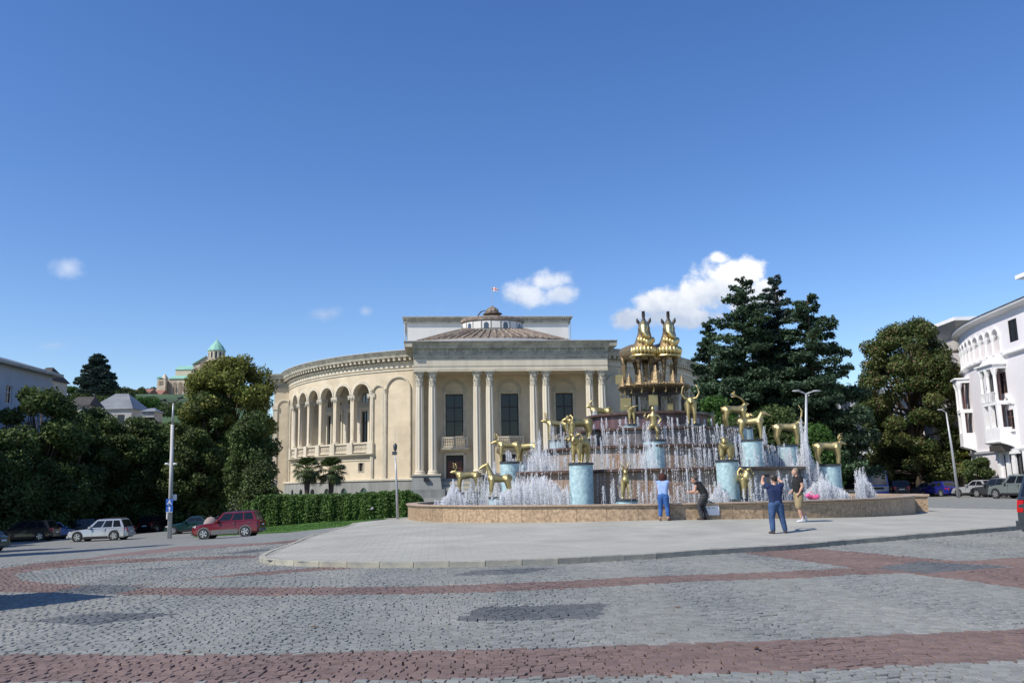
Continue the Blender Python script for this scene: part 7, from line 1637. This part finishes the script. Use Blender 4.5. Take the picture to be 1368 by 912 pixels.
t, hd, fw, rt = person(6.62, 30.95, R_(62), 'woman in a black sleeveless top and dark patterned trousers bending over the basin', dict(
    hip=(0, -.08, .87), waist=(0, -.02, 1.03), chest=(0, .09, 1.17), neck=(.0, .18, 1.31), head=(.0, .27, 1.42), face=(0, 1, -.35),
    armL=[(-.17, .15, 1.26), (-.22, .20, 1.0), (-.16, .42, .97), (-.12, .5, .97)], armR=[(.17, .15, 1.26), (.24, .10, 1.02), (.18, .34, .92), (.14, .43, .95)],
    legL=[(-.09, -.08, .82), (-.10, .12, .48), (-.10, .02, .08), (-.11, .18, .03)], legR=[(.10, -.08, .82), (.12, .02, .46), (.12, -.10, .08), (.14, .05, .03)]), m_blackc, m_print, m_hairG, 'tied', 0, 'long', M('dark_sandal', (.05, .03, .03), .7), build=1.05)
mb = MB(); mb.cap(tuple(hd+fw*.09+rt*.05+Vector((0, 0, .02))), tuple(hd+fw*.09-rt*.05+Vector((0, 0, .02))), .022, .022, 8); mb.build('sunglasses', m_black, t, True)
# bags on the rim, white board against the wall
pb = at(1084, 664, 32.6); t = empty('pink_bag', (pb.x, 32.6, RIM), 'bright pink plastic bag lying on the basin rim', 'bag')
mb = MB()
for k in range(9): mb.ball((rnd.uniform(-.22, .22), rnd.uniform(-.06, .06), .08+rnd.uniform(0, .10)), rnd.uniform(.07, .12), 8, (1.2, .8, .9))
remesh('bag_body', mb, .03, M('pink_plastic', (.75, .12, .28), .35, var=.35, scale=9), t, 2); mb = MB(); mb.tube([(-.1, 0, .2), (0, 0, .31), (.1, 0, .2)], .015, 5); mb.build('handle', MATS['pink_plastic'], t)
a, b = at(937, 688, 31.1), at(960, 671, 31.1); t = empty('white_board', ((a.x+b.x)/2, 31.1, a.z), 'plain white board hung on the basin wall beside the bending woman', 'board')
w, h = (b.x-a.x)/2, b.z-a.z; mb = MB(); mb.box(-w, w, -.03, .02, 0, h); mb.build('panel', M('white_board', (.72, .73, .75), .5, var=.03), t)
mb = MB(); mb.box(-w*.28, w*.02, -.036, -.0305, h*.56, h*.61); mb.box(w*.22, w*.5, -.036, -.0305, h*.57, h*.61); mb.build('slot', m_black, t)
mb = MB(); mb.tube([(-.1, 0, h), (-.02, .1, h+.06), (.1, 0, h)], .02, 5); mb.build('hook', m_black, t)

# a few dry leaves lying on the setts
m_dry = M('dry_leaf', (.12, .06, .025), .8, var=.3)
for px, py, lb in [(787, 773, 'dark dry leaf lying just on the middle red band near the picture centre'), (905, 812, 'dry leaf on the grey setts right of the dark rectangular patch'), (420, 838, 'dry leaf on the grey setts between the two dark patches'), (1010, 866, 'dry leaf lying on the broad red band at the lower right'), (250, 872, 'dry leaf at the upper edge of the broad red band at lower left')]:
    x, y = ground_hit(px, py); a = rnd.uniform(0, 6.28); mb = MB(); r_ = .05
    mb.add([(-r_*1.4, 0, .01), (-.2*r_, -r_*.7, .002), (r_*1.3, 0, .014), (-.1*r_, r_*.7, .012), (0, 0, .022)], [(0, 1, 4), (1, 2, 4), (2, 3, 4), (3, 0, 4)])
    o = mb.build('dry_leaf', m_dry, None, False, lb, 'leaf', 'dry leaves scattered on the setts'); o.location = (x, y, H(x, y)+.004); o.rotation_euler = (0, 0, a)
